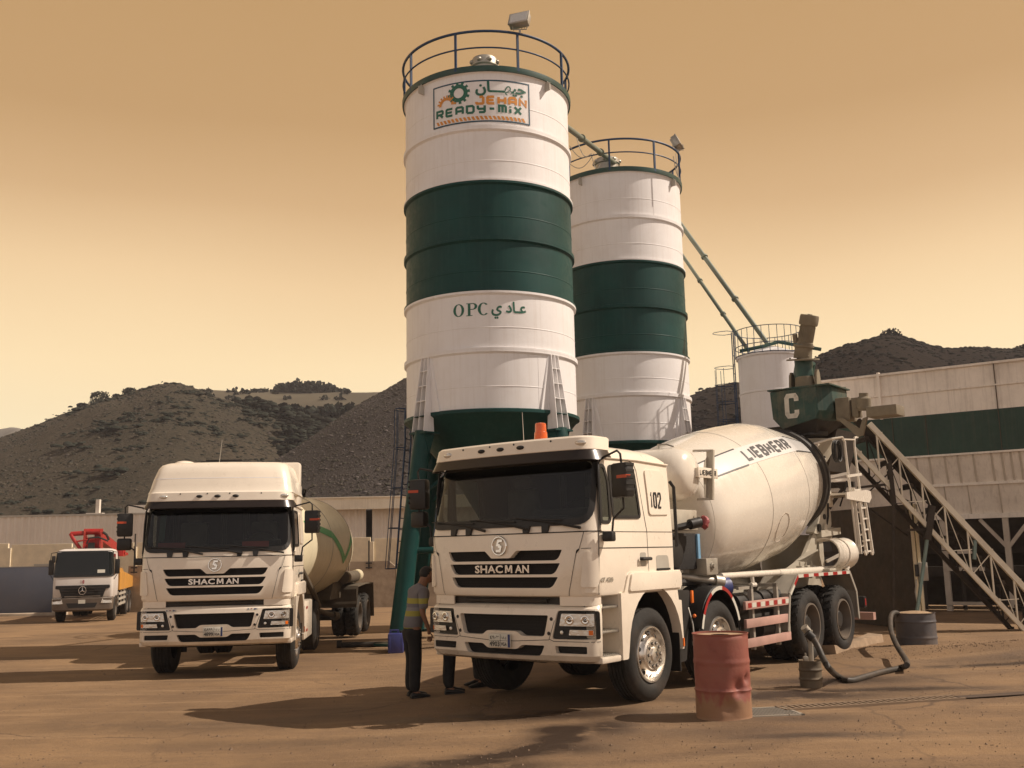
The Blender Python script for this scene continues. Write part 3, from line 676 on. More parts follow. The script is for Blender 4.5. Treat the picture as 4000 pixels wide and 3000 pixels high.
    L.M=L.M@Matrix.Scale(1.25,4); L.box(-.19,.19,-.03,.09,-.14,.14,.02); L.box(-.2,.2,-.06,-.028,-.15,.15,.008); L.m(1).box(-.165,.165,-.064,-.058,-.12,.12); L.mi=0
    for k in range(6): L.box(-.15+k*.055,-.14+k*.055,.09,.13,-.11,.11)
    L.build('floodlight',[M['galv'],M['lens']],t)
    # leg stiffeners and legs
    for k in range(4):
        a=legrot+PI/4+k*PI/2; ca,sa=math.cos(a),math.sin(a)
        def P(r,s,z,ca=ca,sa=sa): return (r*sa+s*ca,-r*ca+s*sa,z)   # r outward, s sideways
        s_=MB(); z1,z0=Z[5]-.02,Z[6]-.42; n=5
        for s0 in(-.2,0,.2):
            rib=[(R-.03,z1),(R+.05,z1),(R+.27,z0),(R-.03,z0)]
            for w in(1,):
                s_.prism(rib,lambda p,s0=s0:P(p[0],s0*lerp(.55,1,(z1-p[1])/(z1-z0))-.008,p[1]),lambda p,s0=s0:P(p[0],s0*lerp(.55,1,(z1-p[1])/(z1-z0))+.008,p[1]))
        for j in range(n+1):
            tt=j/n; zz=lerp(z1,z0,tt); ro=lerp(R+.05,R+.27,tt); w=.2*lerp(.55,1,tt)
            s_.m(0 if zz>Z[6] else 1); s_.prism([(-w,R-.03),(w,R-.03),(w,ro),(-w,ro)],lambda p,zz=zz:P(p[1],p[0],zz-.008),lambda p,zz=zz:P(p[1],p[0],zz+.008))
        s_.m(0)
        for f in s_.bm.faces:
            if f.calc_center_median().z<Z[6]-.02: f.material_index=1
        # broad flank plates
        for sg in(-1,1):
            s_.mi=0; s_.prism([(R-.02,z1),(R+.02,z1),(R+.02,Z[6]),(R-.02,Z[6])],lambda p:P(p[0],sg*(.13+.0*(p[1])),p[1]),lambda p:P(p[0]-.02,sg*lerp(.16,.42,(z1-p[1])/(z1-Z[6])),p[1]))
        s_.build('leg_stiffener',[M['silo_white'],M['silo_green']],t,20)
        l=MB(); top=Vector(P(R+.10,0,z0)); foot=Vector(P(R+.85,0,gz(cx,cy)-gr))
        l.m(0).box(-.01,.01,-.01,.01,-.01,.01)
        l.prism([(-.28,-.16),(.28,-.16),(.28,.26),(-.28,.26)],lambda p:P(R+.03+p[1],p[0],z0-.01),lambda p:P(R+.03+p[1],p[0],z0-.05))
        l.tube([top,foot+Vector((0,0,.03))],.20,24)
        l.prism([(-.35,-.35),(.35,-.35),(.35,.35),(-.35,.35)],lambda p:P(R+.85+p[1],p[0],.0),lambda p:P(R+.85+p[1],p[0],.05))
        for s0 in(-.2,.2): l.prism([(R-.05,z0-.05),(R+.25,z0-.05),(R+.12,z0-.5)],lambda p,s0=s0:P(p[0],s0-.01,p[1]),lambda p,s0=s0:P(p[0],s0+.01,p[1]))
        lg=l.build('leg',M['silo_green'],t)
        b=legrot+PI/4+(k+1)*PI/2; 
        def Q(r,ang,z): return Vector((r*math.sin(ang),-r*math.cos(ang),z))
        zz=1.95; rr=lerp(R+.85,R+.10,(zz)/(z0)); br=MB(); br.tube([Q(rr,a,zz),Q(rr,b,zz)],.07,10); br.tube([Q(R*.55,a,Z[6]-1.15),Q(rr+.0,a,zz+1.0)],.05,8); br.tube([Q(rr,a,zz),Q(R*.1,a,zz)],.05,8)
        br.build('brace',M['silo_green'],t)
    return t,Z,gr
def z_at(px,py,Y): return at(px,py,Y).z
R1=2.017; c1=(-.491,23.80)
zs1=[z_at(1905,y,c1[1]-R1) for y in(272,497,705,928,1136,1365,1597)]
s1,Z1,gr1=silo(c1[0],c1[1],R1,zs1,'nearer and taller striped cement silo with orange and green logo panel, OPC lettering',0,(math.radians(24),math.radians(-20)),True,(-.03,-.1,.31,1.12),0)
R2=1.90; c2=(3.411,30.01)
zs2=[z_at(2440,y,c2[1]-R2) for y in(662,843,1016,1193,1374,1538,1722)]
s2,Z2,gr2=silo(c2[0],c2[1],R2,zs2,'further striped cement silo without logo, standing behind the nearer one',math.radians(6),(math.radians(62),math.radians(60)),False,(-.35,-.2,.36,.85),0)
# sign on silo 1
a0=math.atan2(-.491,23.8)  # bearing of the camera-facing point
f=cylmap(R1,-a0*0+math.asin(0)+math.radians(-1.5)); top_,bot_=Z1[0]-.27,Z1[1]+.15
sw=2.34; sx0=-sw/2-.05; sh=top_-bot_
pan=art('logo_panel',[(0,[(sx0,bot_),(sx0+sw,bot_),(sx0+sw,top_),(sx0,top_)])],lambda x,y,o=0:f(x,y,o+.002),[M['silo_white']],s1,sx=.08)
A=[]
bd=.035
for q in strip([(sx0,bot_),(sx0+sw,bot_),(sx0+sw,top_),(sx0,top_)],bd,True): A.append((0,q))
def U(u,v): return (sx0+u*sw,bot_+v*sh)
for q in gear(*U(.285,.74),.27,.12,12): A.append((1,q))
for q in gear(*U(.15,.49),.25,.13,9,True,0): A.append((2,q))
hz=U(0,.155)[1]
x=U(.03,0)[0]; h_=.22
for q in letters('READY-MiX',x,U(0,.19)[1],.212,h_,.042,.056): A.append((1,q))
for q in letters('JEHAN',U(.45,0)[0],U(0,.40)[1],.218,.225,.036,.062): A.append((2,q))
k=0; x=U(.05,0)[0]
while x<U(.95,0)[0]:
    A.append((2,[(x,U(0,.035)[1]),(x+.06,U(0,.035)[1]),(x+.015,U(0,.125)[1]),(x-.045,U(0,.125)[1])])); x+=.098
art('logo_artwork',A,lambda x,y,o=0:f(x,y,o+.006),[SBL,SGR,ORA],pan,sx=.08,smooth=0)
tx=textpolys('\ufee5\ufe8e\u0640\u0640\u0640\ufeec\ufef4\ufe9f',1,.035,width=1.20,height=.36)
cxs,cys=U(.71,.805)
if tx: art('logo_script',[[(a+cxs,b+cys) for a,b in q] for q in tx],lambda x,y,o=0:f(x,y,o+.011),[SGR],pan,sx=.08,smooth=0)
yo=lerp(Z1[4],Z1[5],.31)
tx=textpolys('\ufef1 \ufea9\ufe8e\u0640\ufecb',1,.03,width=.80,height=.40)
art('silo_lettering',[[(a+.52,b+yo-.03) for a,b in q] for q in tx],f,[SGR],s1,sx=.08,smooth=0)
# serif capitals OPC
def serifO(cx,cy,w,h): return [ [ (cx+ro*w*math.cos(t0),cy+h*rr*math.sin(t0)) for (ro,rr,t0) in ((.5,.5,a),(.5,.5,b),(.26,.44,b),(.26,.44,a)) ] for a,b in [(2*PI*k/24,2*PI*(k+1)/24) for k in range(24)] ]
P=serifO(-.62,yo,.26,.29)
P+=[[(-.44,yo-.145),(-.30,yo-.145),(-.30,yo-.13),(-.44,yo-.13)],[(-.405,yo-.13),(-.345,yo-.13),(-.345,yo+.145),(-.405,yo+.145)],[(-.44,yo+.13),(-.405,yo+.13),(-.405,yo+.145),(-.44,yo+.145)]]
P+=[[(-.345+.0,yo+.145-.0),(-.345,yo+.125),(-.30,yo+.125),(-.27,yo+.145)]]
P+=[[(-.29+ .10*math.cos(a)*1.0,yo+.07+.075*math.sin(a)),(-.29+.10*math.cos(b),yo+.07+.075*math.sin(b)),(-.30+.05*math.cos(b),yo+.07+.058*math.sin(b)),(-.30+.05*math.cos(a),yo+.07+.058*math.sin(a))] for a,b in [(-PI/2+PI*k/10,-PI/2+PI*(k+1)/10) for k in range(10)]]
P+=[[(-.345,yo-.005),(-.29,yo-.005),(-.29,yo+.012),(-.345,yo+.012)]]
P+=[q for q in serifO(-.05,yo,.26,.29) if not (sum(p[0] for p in q)/4>.0 and abs(sum(p[1] for p in q)/4-yo)<.09)]
P=[[(a*1.0-.0,b) for a,b in q] for q in P]
art('silo_lettering',P,f,[SGR],s1,sx=.08,smooth=0)
# caged ladder on the left of silo 1
lt=MB(); a=math.radians(-104)
def LP(r,s,z): return Vector((r*math.sin(a)+s*math.cos(a),-r*math.cos(a)+s*math.sin(a),z))
zt_,zb_=Z1[6]+.2,1.55
rT,rB=R1+.10,R1+.34
for s in(-.2,.2): lt.tube([LP(rT,s,zt_+.2),LP(rT,s,zt_-.6),LP(rB,s,zb_)],.02,6)
for k in range(14):
    z=zb_+.1+k*.27; r=rT if z>zt_-.6 else lerp(rB,rT,(z-zb_)/(zt_-.6-zb_)); lt.tube([LP(r,-.2,z),LP(r,.2,z)],.012,5)
for k in range(5):
    z=zb_+k*.95; r=rT if z>zt_-.6 else lerp(rB,rT,(z-zb_)/(zt_-.6-zb_))
    lt.tube([LP(r+.02,-.2,z)]+[LP(r+.02+.25*math.sin(q)*1.2,-.33*math.cos(q),z) for q in [PI*i/8 for i in range(1,8)]]+[LP(r+.02,.2,z)],.012,5)
for q in(.5,1.2,1.9,2.6): lt.tube([LP(rB+.02+.25*math.sin(q)*1.2,-.33*math.cos(q),zb_),LP(rT+.02+.25*math.sin(q)*1.2,-.33*math.cos(q),zt_-.6),LP(rT+.02+.25*math.sin(q)*1.2,-.33*math.cos(q),zt_+.2)],.01,5)
lt.build('ladder',M['rail'],s1)
# filling pipes between the silo tops and the tower behind
def pipe(a,b,r,label,mt):
    m=MB(); a,b=Vector(a),Vector(b); m.tube([Vector((0,0,0)),b-a],r,12)
    d=(b-a)
    for t in(.33,.66): m.tube([d*t-d.normalized()*.03,d*t+d.normalized()*.03],r*1.5,12)
    o=m.build('filling_pipe',mt,None); o.location=a; return tag(o,label,'pipe','green filling pipes between silos')
pipe(at(2190,478,24.6),at(2412,645,29.9),.075,'short green pipe from the logo silo down to the further silo roof',M['pipegreen'])
pipe(at(2640,850,30.8),at(3004,1350,28.2),.07,'upper of two long green pipes sloping to the slim white tower',M['pipegreen'])
pipe(at(2650,975,31.2),at(2925,1372,28.4),.055,'lower of two long green pipes sloping to the slim white tower',M['pipegreen'])
# loose cables on the further silo rail
cb=MB(); rng=random.Random(5)
base=at(2230,560,28.6)
for (x0,y0,x1,y1,sag) in((2225,570,2310,600,30),(2310,600,2345,640,40),(2225,640,2320,600,35),(2250,530,2300,610,30),(2640,600,2655,700,25),(2630,610,2650,690,15)):
    pts=[at(lerp(x0,x1,t),lerp(y0,y1,t)+sag*math.sin(PI*t),28.3) for t in[i/10 for i in range(11)]]
    cb.tube([p-base for p in pts],.012,5)
o=cb.build('loose_cable',M['lt_grey'],None); o.location=base; tag(o,'thin pale cables hanging loose along the further silo guardrail','cable')
# slim white tower with caged ladder
tb=at(3045,2000,28); R3=.88
tz=g0(tb.x,28); T=empty('cement_tower',(tb.x,28,tz),0,'slim plain white silo with wire basket rail behind the mixing drum','silo')
zr=z_at(3045,1372,28-R3)-tz
zm=z_at(3045,1520,28-R3)-tz
m=MB(); m.lathe([(R3,0),(R3,zr)],48,cap=False); m.lathe([(R3,zm-.03),(R3+.02,zm-.02),(R3+.02,zm+.02),(R3,zm+.03)],48,cap=False); m.lathe([(R3,zr-.05),(R3+.05,zr-.05),(R3+.05,zr+.02),(R3,zr+.03)],48,cap=False); m.build('shell',M['silo_white'],T,50)
m=MB(); m.lathe([(R3+.04,zr),(R3,zr+.03),(.25,zr+.28),(.01,zr+.3)],40); m.build('roof',M['silo_white'],T)
m=MB(); RB=R3+.06
for z in(zr+.75,zr+.28,zr+.02): m.tube([(RB*math.sin(a*PI/24),RB*math.cos(a*PI/24),z) for a in range(48)],.012,5,closed=True)
for k in range(28): a=k*PI/14; m.tube([(RB*math.sin(a),RB*math.cos(a),zr),(RB*math.sin(a),RB*math.cos(a),zr+.75)],.009,4)
m.build('guardrail',M['rail'],T)
m=MB(); m.tube([(-.9,-.3,zr+.14),(-.3,-.5,zr+.22),(.2,-.3,zr+.38),(1.25,-.7,zr+.06)],.05,10); m.build('pipe',M['green'],T)
m=MB(); a=math.radians(-95)
def LQ(r,s,z): return Vector((r*math.sin(a)+s*math.cos(a),-r*math.cos(a)+s*math.sin(a),z))
for s in(-.17,.17): m.tube([LQ(R3+.12,s,1),LQ(R3+.12,s,zr+.8)],.016,5)
for k in range(24): m.tube([LQ(R3+.12,-.17,1.2+k*.26),LQ(R3+.12,.17,1.2+k*.26)],.01,4)
for k in range(7):
    z=zr+.75-k*.5
    if k in(1,): continue
    m.tube([LQ(R3+.12,-.17,z)]+[LQ(R3+.12+.55*math.sin(q),-.3*math.cos(q),z) for q in [PI*i/9 for i in range(1,9)]]+[LQ(R3+.12,.17,z)],.009,4)
for q in(.7,1.3,1.9,2.5): m.tube([LQ(R3+.12+.55*math.sin(q),-.3*math.cos(q),zr-.3),LQ(R3+.12+.55*math.sin(q),-.3*math.cos(q),zr-2.3)],.008,4)
m.build('ladder',M['rail'],T)
# ---------------------------------------------------------------- truck cab
# truck space: x to the truck's left (the seen flank), y rearwards, z up, origin on the ground under the front axle
SEC=[(1.26,1.20,-1.30),(1.275,1.23,-1.335),(1.31,1.243,-1.35),(1.97,1.245,-1.345),(2.06,1.24,-1.325),(2.45,1.225,-1.235),(2.80,1.205,-1.155),(2.86,1.195,-1.12),(2.91,1.17,-1.07),(2.96,1.12,-.98),(3.00,1.0,-.86),(3.03,.75,-.6)]
BOW,RC=.075,.20
def sec(z,T=SEC):
    if z<=T[0][0]: return T[0][1:]
    for a,b in zip(T,T[1:]):
        if a[0]<=z<=b[0]:
            t=(z-a[0])/(b[0]-a[0]); return lerp(a[1],b[1],t),lerp(a[2],b[2],t)
    return T[-1][1:]
def per(t,z,off=0,T=SEC,bow=BOW,rc=RC):
    "t: distance round the front of the cab from its middle"
    hw,bf=sec(z,T); s=1 if t>=0 else -1; t=abs(t); w=hw-rc
    if t<=w:
        x=t; y=bf+bow*(t/w)**2; nx=2*bow*t/w/w; n=Vector((nx,-1,0)).normalized()
        return Vector(((x+n.x*off)*s,y+n.y*off,z))
    yc=bf+bow+rc; sl=2*bow/w; a0_=math.atan(sl); L=rc*(PI/2)
    if t<=w+L:
        a=(t-w)/rc; a=a0_*(1-a/(PI/2))+a
        x=w+rc*math.sin(a)*(1) ; y=yc-rc*math.cos(a)
        return Vector(((x+off*math.sin(a))*s,y-off*math.cos(a),z))
    return Vector(((hw+off)*s,yc+(t-w-L),z))
def perL(z,T=SEC,rc=RC): hw,_=sec(z,T); return hw-rc+rc*PI/2
def sidept(b,z,off=0,s=1,T=SEC): hw,_=sec(z,T); return Vector(((hw+off)*s,b,z))
def ringpts(z,br,T=SEC,bow=BOW,rc=RC,grow=0):
    hw,bf=sec(z,T); P=[]
    w=hw-rc; yc=bf+bow+rc
    for k in range(5): P.append(Vector((hw+grow,lerp(br,yc,k/5),z)))
    ts=[perL(z,T,rc)-rc*PI/2*k/7 for k in range(0,8)]
    for t in ts: P.append(per(t,z,grow,T,bow,rc))
    for k in range(1,16): P.append(per(w*(1-2*k/16),z,grow,T,bow,rc))
    for t in ts[::-1]: P.append(per(-t,z,grow,T,bow,rc))
    for k in range(4,-1,-1): P.append(Vector((-hw-grow,lerp(br,yc,k/5),z)))
    return P
def brz(z): # rear of the cab
    for (a,b),(c,d) in zip(((1.2,.56),(2.83,.56),(2.88,.47),(2.95,.25),(3.0,-.02),(3.03,-.25)),((2.83,.56),(2.88,.47),(2.95,.25),(3.0,-.02),(3.03,-.25),(9,-.25))):
        if a<=z<=c: return lerp(b,d,(z-a)/(c-a))
M['gapdark']=mat('dark_gap',(.01,.009,.008),.8)
M['steelgrey']=mat('stainless',(.4,.38,.34),.35,.8,var=.1)
def tread_mesh(m,cx,R,w,s,kind):
    "tyre: x is the axle direction, cx = outer face, s = +1 when the outer face looks to +x"
    P=[(.30,.0),(.335,-.012),(.36,.012),(R*.78,.028),(R-.06,.012),(R-.025,-.012),(R,-.04)]
    prof=[(r,cx+s*t) for r,t in P]
    n=4 if kind=='road' else 2
    for k in range(n):
        u=(k+1)/(n+1); c=cx-s*lerp(.04,w-.04,u); g=.008
        prof+=[(R,c+s*g),(R-.014,c+s*g*.8),(R-.014,c-s*g*.8),(R,c-s*g)]
    prof+=[(R,cx-s*(w-.04)),(R-.025,cx-s*(w-.012)),(R*.8,cx-s*w),(.30,cx-s*(w-.03))]
    m.lathe(prof,64,'x',(0,0,0),cap=False)
    if kind=='lug':
        N=26
        for k in range(N):
            for side_ in(0,1):
                a=2*PI*(k+.5*side_)/N; da=2*PI/N*.33
                x0,x1=(cx-s*.015,cx-s*(w*.5-.02)) if side_==0 else (cx-s*(w*.5+.02),cx-s*(w-.015))
                rings=[]
                for x,sh in((x0,0),(lerp(x0,x1,.5),.05),(x1,.09)):
                    q=[]
                    for rr,aa in((R-.02,a-da+sh),(R+.02,a-da*.8+sh),(R+.02,a+da*.8+sh),(R-.02,a+da+sh)):
                        r_=rr-(.03 if x==(x0 if side_==0 else x1) and rr>R else 0)
                        q.append((x,r_*math.cos(aa),r_*math.sin(aa)))
                    rings.append(q)
                m.ringloft(rings)
    else:
        N=70
        for k in range(N):
            a=2*PI*k/N
            for x0,x1 in((cx-s*.035,cx-s*.055),(cx-s*(w-.035),cx-s*(w-.055))):
                m.ringloft([[(x,r_*math.cos(aa),r_*math.sin(aa)) for r_,aa in((R-.01,a-.02),(R+.005,a-.018),(R+.005,a+.018),(R-.01,a+.02))] for x in(x0,x1)])
def wheel(parent,y,s,x_out,R=.54,kind='road',style='alloy',name='wheel',z=None):
    m=MB(); tread_mesh(m,0,R,.31,s,kind); t=m.build(name,M['rubber'],parent,40); t.location=(x_out*s,y,(R+.02 if kind=='lug' else R) if z is None else z)
    m=MB()
    if style=='alloy':
        prof=[(.335,-.012),(.325,.012),(.305,.012),(.296,-.03),(.285,-.05),(.24,-.045),(.215,-.02),(.20,.02),(.175,.032),(.172,.045),(.09,.047),(.085,.062),(.06,.07),(.001,.072)]
        m.lathe([(r,s*x) for r,x in prof],48,'x',cap=False)
        for k in range(10):
            a=2*PI*k/10; c=(s*.045,.135*math.cos(a),.135*math.sin(a))
            m.m(1).lathe([(.021,0),(.021,s*.004),(.001,s*.004)],10,'x',c=c,cap=False); m.m(0).lathe([(.013,0),(.013,s*.02),(.004,s*.025),(.001,s*.025)],6,'x',c=c,cap=False)
            a+=PI/10; nrm_=Vector((s*.87,.5*math.cos(a)*1,.5*math.sin(a))).normalized(); c=Vector((s*-.026,.248*math.cos(a),.248*math.sin(a)))
            m.m(1).lathe([(.03,.003),(.026,.007),(.001,.007)],10,c=c,cap=False,d=nrm_); m.mi=0
        # S emblem pressed in the hub cap
        for q in(((-.03,.02),(.0,.035),(.0,.005),(.03,-.01),(.0,-.035)),): m.m(1).tube([(s*.073,a_,b_) for a_,b_ in q],.004,4); m.mi=0
        r=m.build('rim',[M['alloy'],M['black']],t,40)
    else:
        g=[M['rimgrey'],M['chassis']]
        prof=[(.335,-.012),(.33,.014),(.305,.014),(.295,-.03),(.285,-.17),(.24,-.20),(.17,-.20),(.165,-.12),(.15,-.115),(.12,-.06),(.001,-.055)]
        m.lathe([(r_,s*x) for r_,x in prof[:7]],48,'x',cap=False); m.m(1).lathe([(r_,s*x) for r_,x in prof[6:]],32,'x',cap=False)
        for k in range(10):
            a=2*PI*k/10; m.m(0).lathe([(.014,0),(.014,s*.03),(.001,s*.03)],6,'x',c=(s*-.118,.145*math.cos(a),.145*math.sin(a)),cap=False)
        r=m.build('rim',g,t,40)
    return t
def dual(parent,y,s,x_out,R=.54,kind='lug'):
    t=wheel(parent,y,s,x_out,R,kind,'steel'); z=t.location.z
    m=MB(); tread_mesh(m,0,R,.31,s,kind); i=m.build('inner_tyre',M['rubber'],t,40); i.location=(-s*.345,0,0)
    return t
def emblem(name,parent,fn,r):
    "ring with a broken S inside"
    m=MB(); m.tube([fn(r*math.cos(a*PI/16),r*1.0*math.sin(a*PI/16),.012) for a in range(32)],.011,6,closed=True)
    S_=[(.35,.72),(-.30,.72),(-.42,.05),(-.05,.05),(-.0,.40),(.42,.40)]
    A=strip([(p[0]*r*.9,p[1]*r*.9) for p in[(.5,.62),(-.12,.62),(-.28,.1),(.02,.1)]],r*.26)+strip([(p[0]*r*.9,p[1]*r*.9) for p in[(-.5,-.62),(.12,-.62),(.28,-.1),(-.02,-.1)]],r*.26)+[[(-.12*r,.2*r),(.16*r,.2*r),(.16*r,-.2*r),(-.12*r,-.2*r)]]
    for q in A: m.prism(q,lambda p:fn(p[0],p[1],.0),lambda p:fn(p[0],p[1],.016))
    return m.build(name,M['chrome'],parent)
def make_cab(root,high=False,number=None,plate='',plate_ar='',codes='',stickers=False):
    W_=M['white']
    # --- shell with real openings
    m=MB(); zs=[1.26,1.275,1.31,1.6,1.97,2.06,2.25,2.45,2.62,2.80,2.86,2.91,2.96,3.00,3.03]
    m.ringloft([ringpts(z,brz(z)) for z in zs]); body=m.build('cab',[W_,M['mesh'],M['white']],root,30)
    m=MB(); m.mi=0
    def slot(P,y0=-1.6,y1=-1.235): m.prism(P,lambda p:(p[0],y0,p[1]),lambda p:(p[0],y1,p[1]))
    G1=rpoly([(-.86,1.79),(-.235,1.79),(-.14,1.705),(.14,1.705),(.235,1.79),(.86,1.79),(.80,1.672),(-.80,1.672)],[.015,.02,.02,.02,.02,.015,.06,.06])
    G2=rpoly([(-.83,1.64),(.83,1.64),(.755,1.515),(-.755,1.515)],[.015,.015,.06,.06]); G3=rpoly([(-.80,1.485),(.80,1.485),(.72,1.362),(-.72,1.362)],[.015,.015,.06,.06])
    for G in(G1,G2,G3): slot(G)
    c=m.build('c',[M['white'],M['mesh']],None,0)
    cut(body,c)
    m=MB(); m.mi=0; m.prism(rpoly([(-1.15,2.80),(1.15,2.80),(1.165,2.135),(-1.165,2.135)],.12),lambda p:(p[0],-1.7,p[1]),lambda p:(p[0],.38,p[1]))
    c=m.build('c',[M['interior']],None,0); cut(body,c)
    m=MB(); m.mi=0
    for P in(rpoly([(-1.035,2.74),(-.925,2.74),(-.86,2.56),(-.86,2.15),(-.90,2.15),(-1.05,2.15)],.03),rpoly([(-.82,2.74),(-.32,2.74),(-.27,2.69),(-.20,2.16),(-.79,2.15)],.05)):
        m.prism(P,lambda p:(-1.5,p[0],p[1]),lambda p:(1.5,p[0],p[1]))
    c=m.build('c',[M['interior']],None,0); cut(body,c)
    m=MB(); m.box(-1.12,1.12,-1.10,-.72,2.136,2.17,.01); m.box(.2,1.0,-1.0,-.70,2.16,2.27,.04); m.build('dashboard',M['interior'],root)
    m=MB(); q_=[]
    for i in range(15): q_.append([(lerp(-.55,.75,i/14),y,2.175+.02*noise.noise(Vector((i*.7,y*9,2)))+(.02 if y>-1 else 0)) for y in(-1.09,-1.04,-.98,-.92)])
    m.ringloft(q_,closed=False); m.build('dash_cloth',M['clothgrey'],root)
    m=MB(); w0=Vector((.62,-.62,2.26)); wx=Vector((1,0,0)); wy=Vector((0,.75,.66)); m.tube([w0+wx*(.23*math.cos(a*PI/12))+wy*(.23*math.sin(a*PI/12)) for a in range(24)],.016,6,closed=True)
    for a in(.3,2.84,4.7): m.tube([w0+Vector((0,0,-.02)),w0+wx*.23*math.cos(a)+wy*.23*math.sin(a)],.014,5)
    m.build('steering_wheel',M['black'],root)
    for x0 in(-.62,.62):
        m=MB(); m.box(x0-.24,x0+.24,-.12,.02,2.136,2.60,.05); m.box(x0-.14,x0+.14,-.10,-.02,2.60,2.76,.04); m.build('seat',M['clothgrey'],root)
    m=MB()
    for x0 in(-1.05,-.2,.2,1.05): 
        for j in range(4): m.tube([(x0+j*.03,.2,2.14),(x0+j*.03,.2,2.77)],.012,5)
    m.build('cab_curtain',M['clothgrey'],root)
    # inserts
    m=MB()
    for G in(G1,G2,G3):
        xs=[p[0] for p in G]; zz=[p[1] for p in G]; x0,x1,z0,z1=min(xs),max(xs),min(zz),max(zz)
        m.prism([(a*.997,b) for a,b in G],lambda p:(p[0],-1.236,p[1]),lambda p:(p[0],-1.262-.0*abs(p[0]),p[1]))
        for k in range(1,4): zc=lerp(z0,z1,k/4); m.box(x0*.94,x1*.94,-1.275,-1.262,zc-.004,zc+.004)
    gi=m.build('grille',M['mesh'],root,20)
    fn=lambda x,z,o=0:per(x,z,.006+o)
    # hood seams
    A=strip([(-1.36,1.99),(-.6,1.985),(.6,1.985),(1.36,1.99)],.012)
    for s in(-1,1): A+=strip([(s*1.115,1.985),(s*1.09,1.9),(s*1.045,1.78),(s*.96,1.40),(s*.93,1.275)],.006)+strip([(s*1.075,1.80),(s*1.20,1.80)],.006)
    art('seam',A,fn,M['gapdark'],root,sx=.05,sy=.06)
    # corner air deflector blades
    for s in(-1,1):
        P=rpoly([(1.11,1.76),(1.27,1.76),(1.285,1.72),(1.285,1.42),(1.26,1.37),(1.06,1.37)],.04)
        art('corner_panel',[[(s*a,b) for a,b in P]],lambda x,z,o=0:per(x,z,.001+o),W_,root,sx=.05,sy=.2,thick=.022)
        art('air_slot',[[(s*a,b) for a,b in rpoly([(1.275,1.74),(1.305,1.74),(1.305,1.40),(1.28,1.40)],.01)]],lambda x,z,o=0:per(x,z,.001+o),M['gapdark'],root,sx=.05)
    emblem('emblem',root,lambda x,z,o:per(x,1.85+z,.008+o),.105)
    lt=[[(x-.195,z) for x,z in q] for q in textpolys('SHAC',1,.03,width=.43,height=.092,space=1.06)]+[[(x+.305,z) for x,z in q] for q in textpolys('AN',1,.03,width=.21,height=.092,space=1.06)]
    lt+=[[(.052,-.046),(.076,-.046),(.080,.046),(.056,.046)],[(.140,-.046),(.164,-.046),(.160,.046),(.136,.046)],[(.062,.046),(.084,.046),(.118,-.030),(.098,-.030)],[(.154,.046),(.132,.046),(.098,-.030),(.118,-.030)]]
    art('brand_lettering',[[(a+(-.03),b+1.578) for a,b in q] for q in lt],lambda x,z,o=0:(x,-1.277-o,z),M['chrome'],root,thick=.012,smooth=0)
    # --- windscreen, gasket, interior hints
    WS=rpoly([(-1.165,2.84),(1.165,2.84),(1.19,2.10),(-1.19,2.10)],[.06,.06,.17,.17],6)
    art('windscreen_seal',strip(rpoly([(-1.165,2.83),(1.165,2.83),(1.19,2.10),(-1.19,2.10)],[.08,.08,.2,.2],6),.075,True),lambda x,z,o=0:per(x,z,.002+o),M['black'],root,sx=.08,sy=.12,thick=.012)
    art('windscreen',[WS],lambda x,z,o=0:per(x,z,.010+o),M['wsglass'],root,sx=.08,sy=.12,smooth=60)
    for x0,dx in((-.62,.62),(.02,.66),(.66,.42)):
        w=MB(); p0=per(x0+.42,2.03,.05); p1=per(x0+.08,2.10,.035); p2=per(x0-.42,2.165,.03); w.tube([p0,p1],[.018,.012],6); w.tube([p1,p2],.008,6); w.bar(per(x0+.2,2.125,.028),p2+Vector((-.1,.01,.0)),.02,.012); w.build('wiper',M['black'],root)
    for x0 in(-.62,.52):
        w=MB(); 
        for dx in(-.13,.13): w.prism([(dx-.05,2.07),(dx+.05,2.07),(dx+.035,1.99),(dx-.035,1.99)],lambda p:per(x0+p[0],p[1],0),lambda p:per(x0+p[0],p[1],.035))
        w.build('grab_step',M['black'],root)
    # --- sun visor with marker lamps (separate moulding wrapped round the roof edge)
    TV=[(2.90,1.235,-1.325),(3.09,1.20,-1.29)]
    def vis(t,z,o=0): return per(t,z,o,TV,.07,.24)
    m=MB(); tm=perL(3.0,TV,.24)+.20; n=56
    outer=[[vis(lerp(-tm,tm,i/n),z) for i in range(n+1)] for z in(2.915,2.925,3.055,3.085)]
    rings=[]
    for i in range(n+1):
        t=lerp(-tm,tm,i/n)
        a=vis(t,2.915,-.012); b=vis(t,2.925); c_=vis(t,3.06); d=vis(t,3.085,-.03); e=vis(t,3.085,-.26); f_=vis(t,2.915,-.06)
        if not high: e=Vector((d.x*.93,d.y+(.28 if abs(t)<tm*.78 else .02),3.045)) 
        rings.append([a,b,c_,d,e,f_])
    m.ringloft(rings); m.build('visor_panel',W_,root,35)
    m=MB(); rings=[]
    for i in range(n+1):
        t=lerp(-tm*.985,tm*.985,i/n); a=vis(t,2.925,-.01); b=vis(t,2.80+(.03 if abs(t)>tm*.9 else 0),.045); rings.append([a,b,b+Vector((0,.012,.004)),a+Vector((0,.014,0))])
    m.ringloft(rings); m.build('sun_shade',M['smk'],root,35)
    for x0,k in((-.90,1.35),(-.30,1),(0,1),(.30,1),(1.08,1.35)):
        q=MB(); c=vis(x0,2.995,.0); q.M=Matrix.Translation(c)@Matrix.Rotation(math.atan(2*.07*x0/1),4,'Z'); q.sphere((0,0,0),.055*k,.035,.026*k,16,8)
        q.build('marker_lamp',M['lens'] if k>1 else M['black'],root,50)
    m=MB()
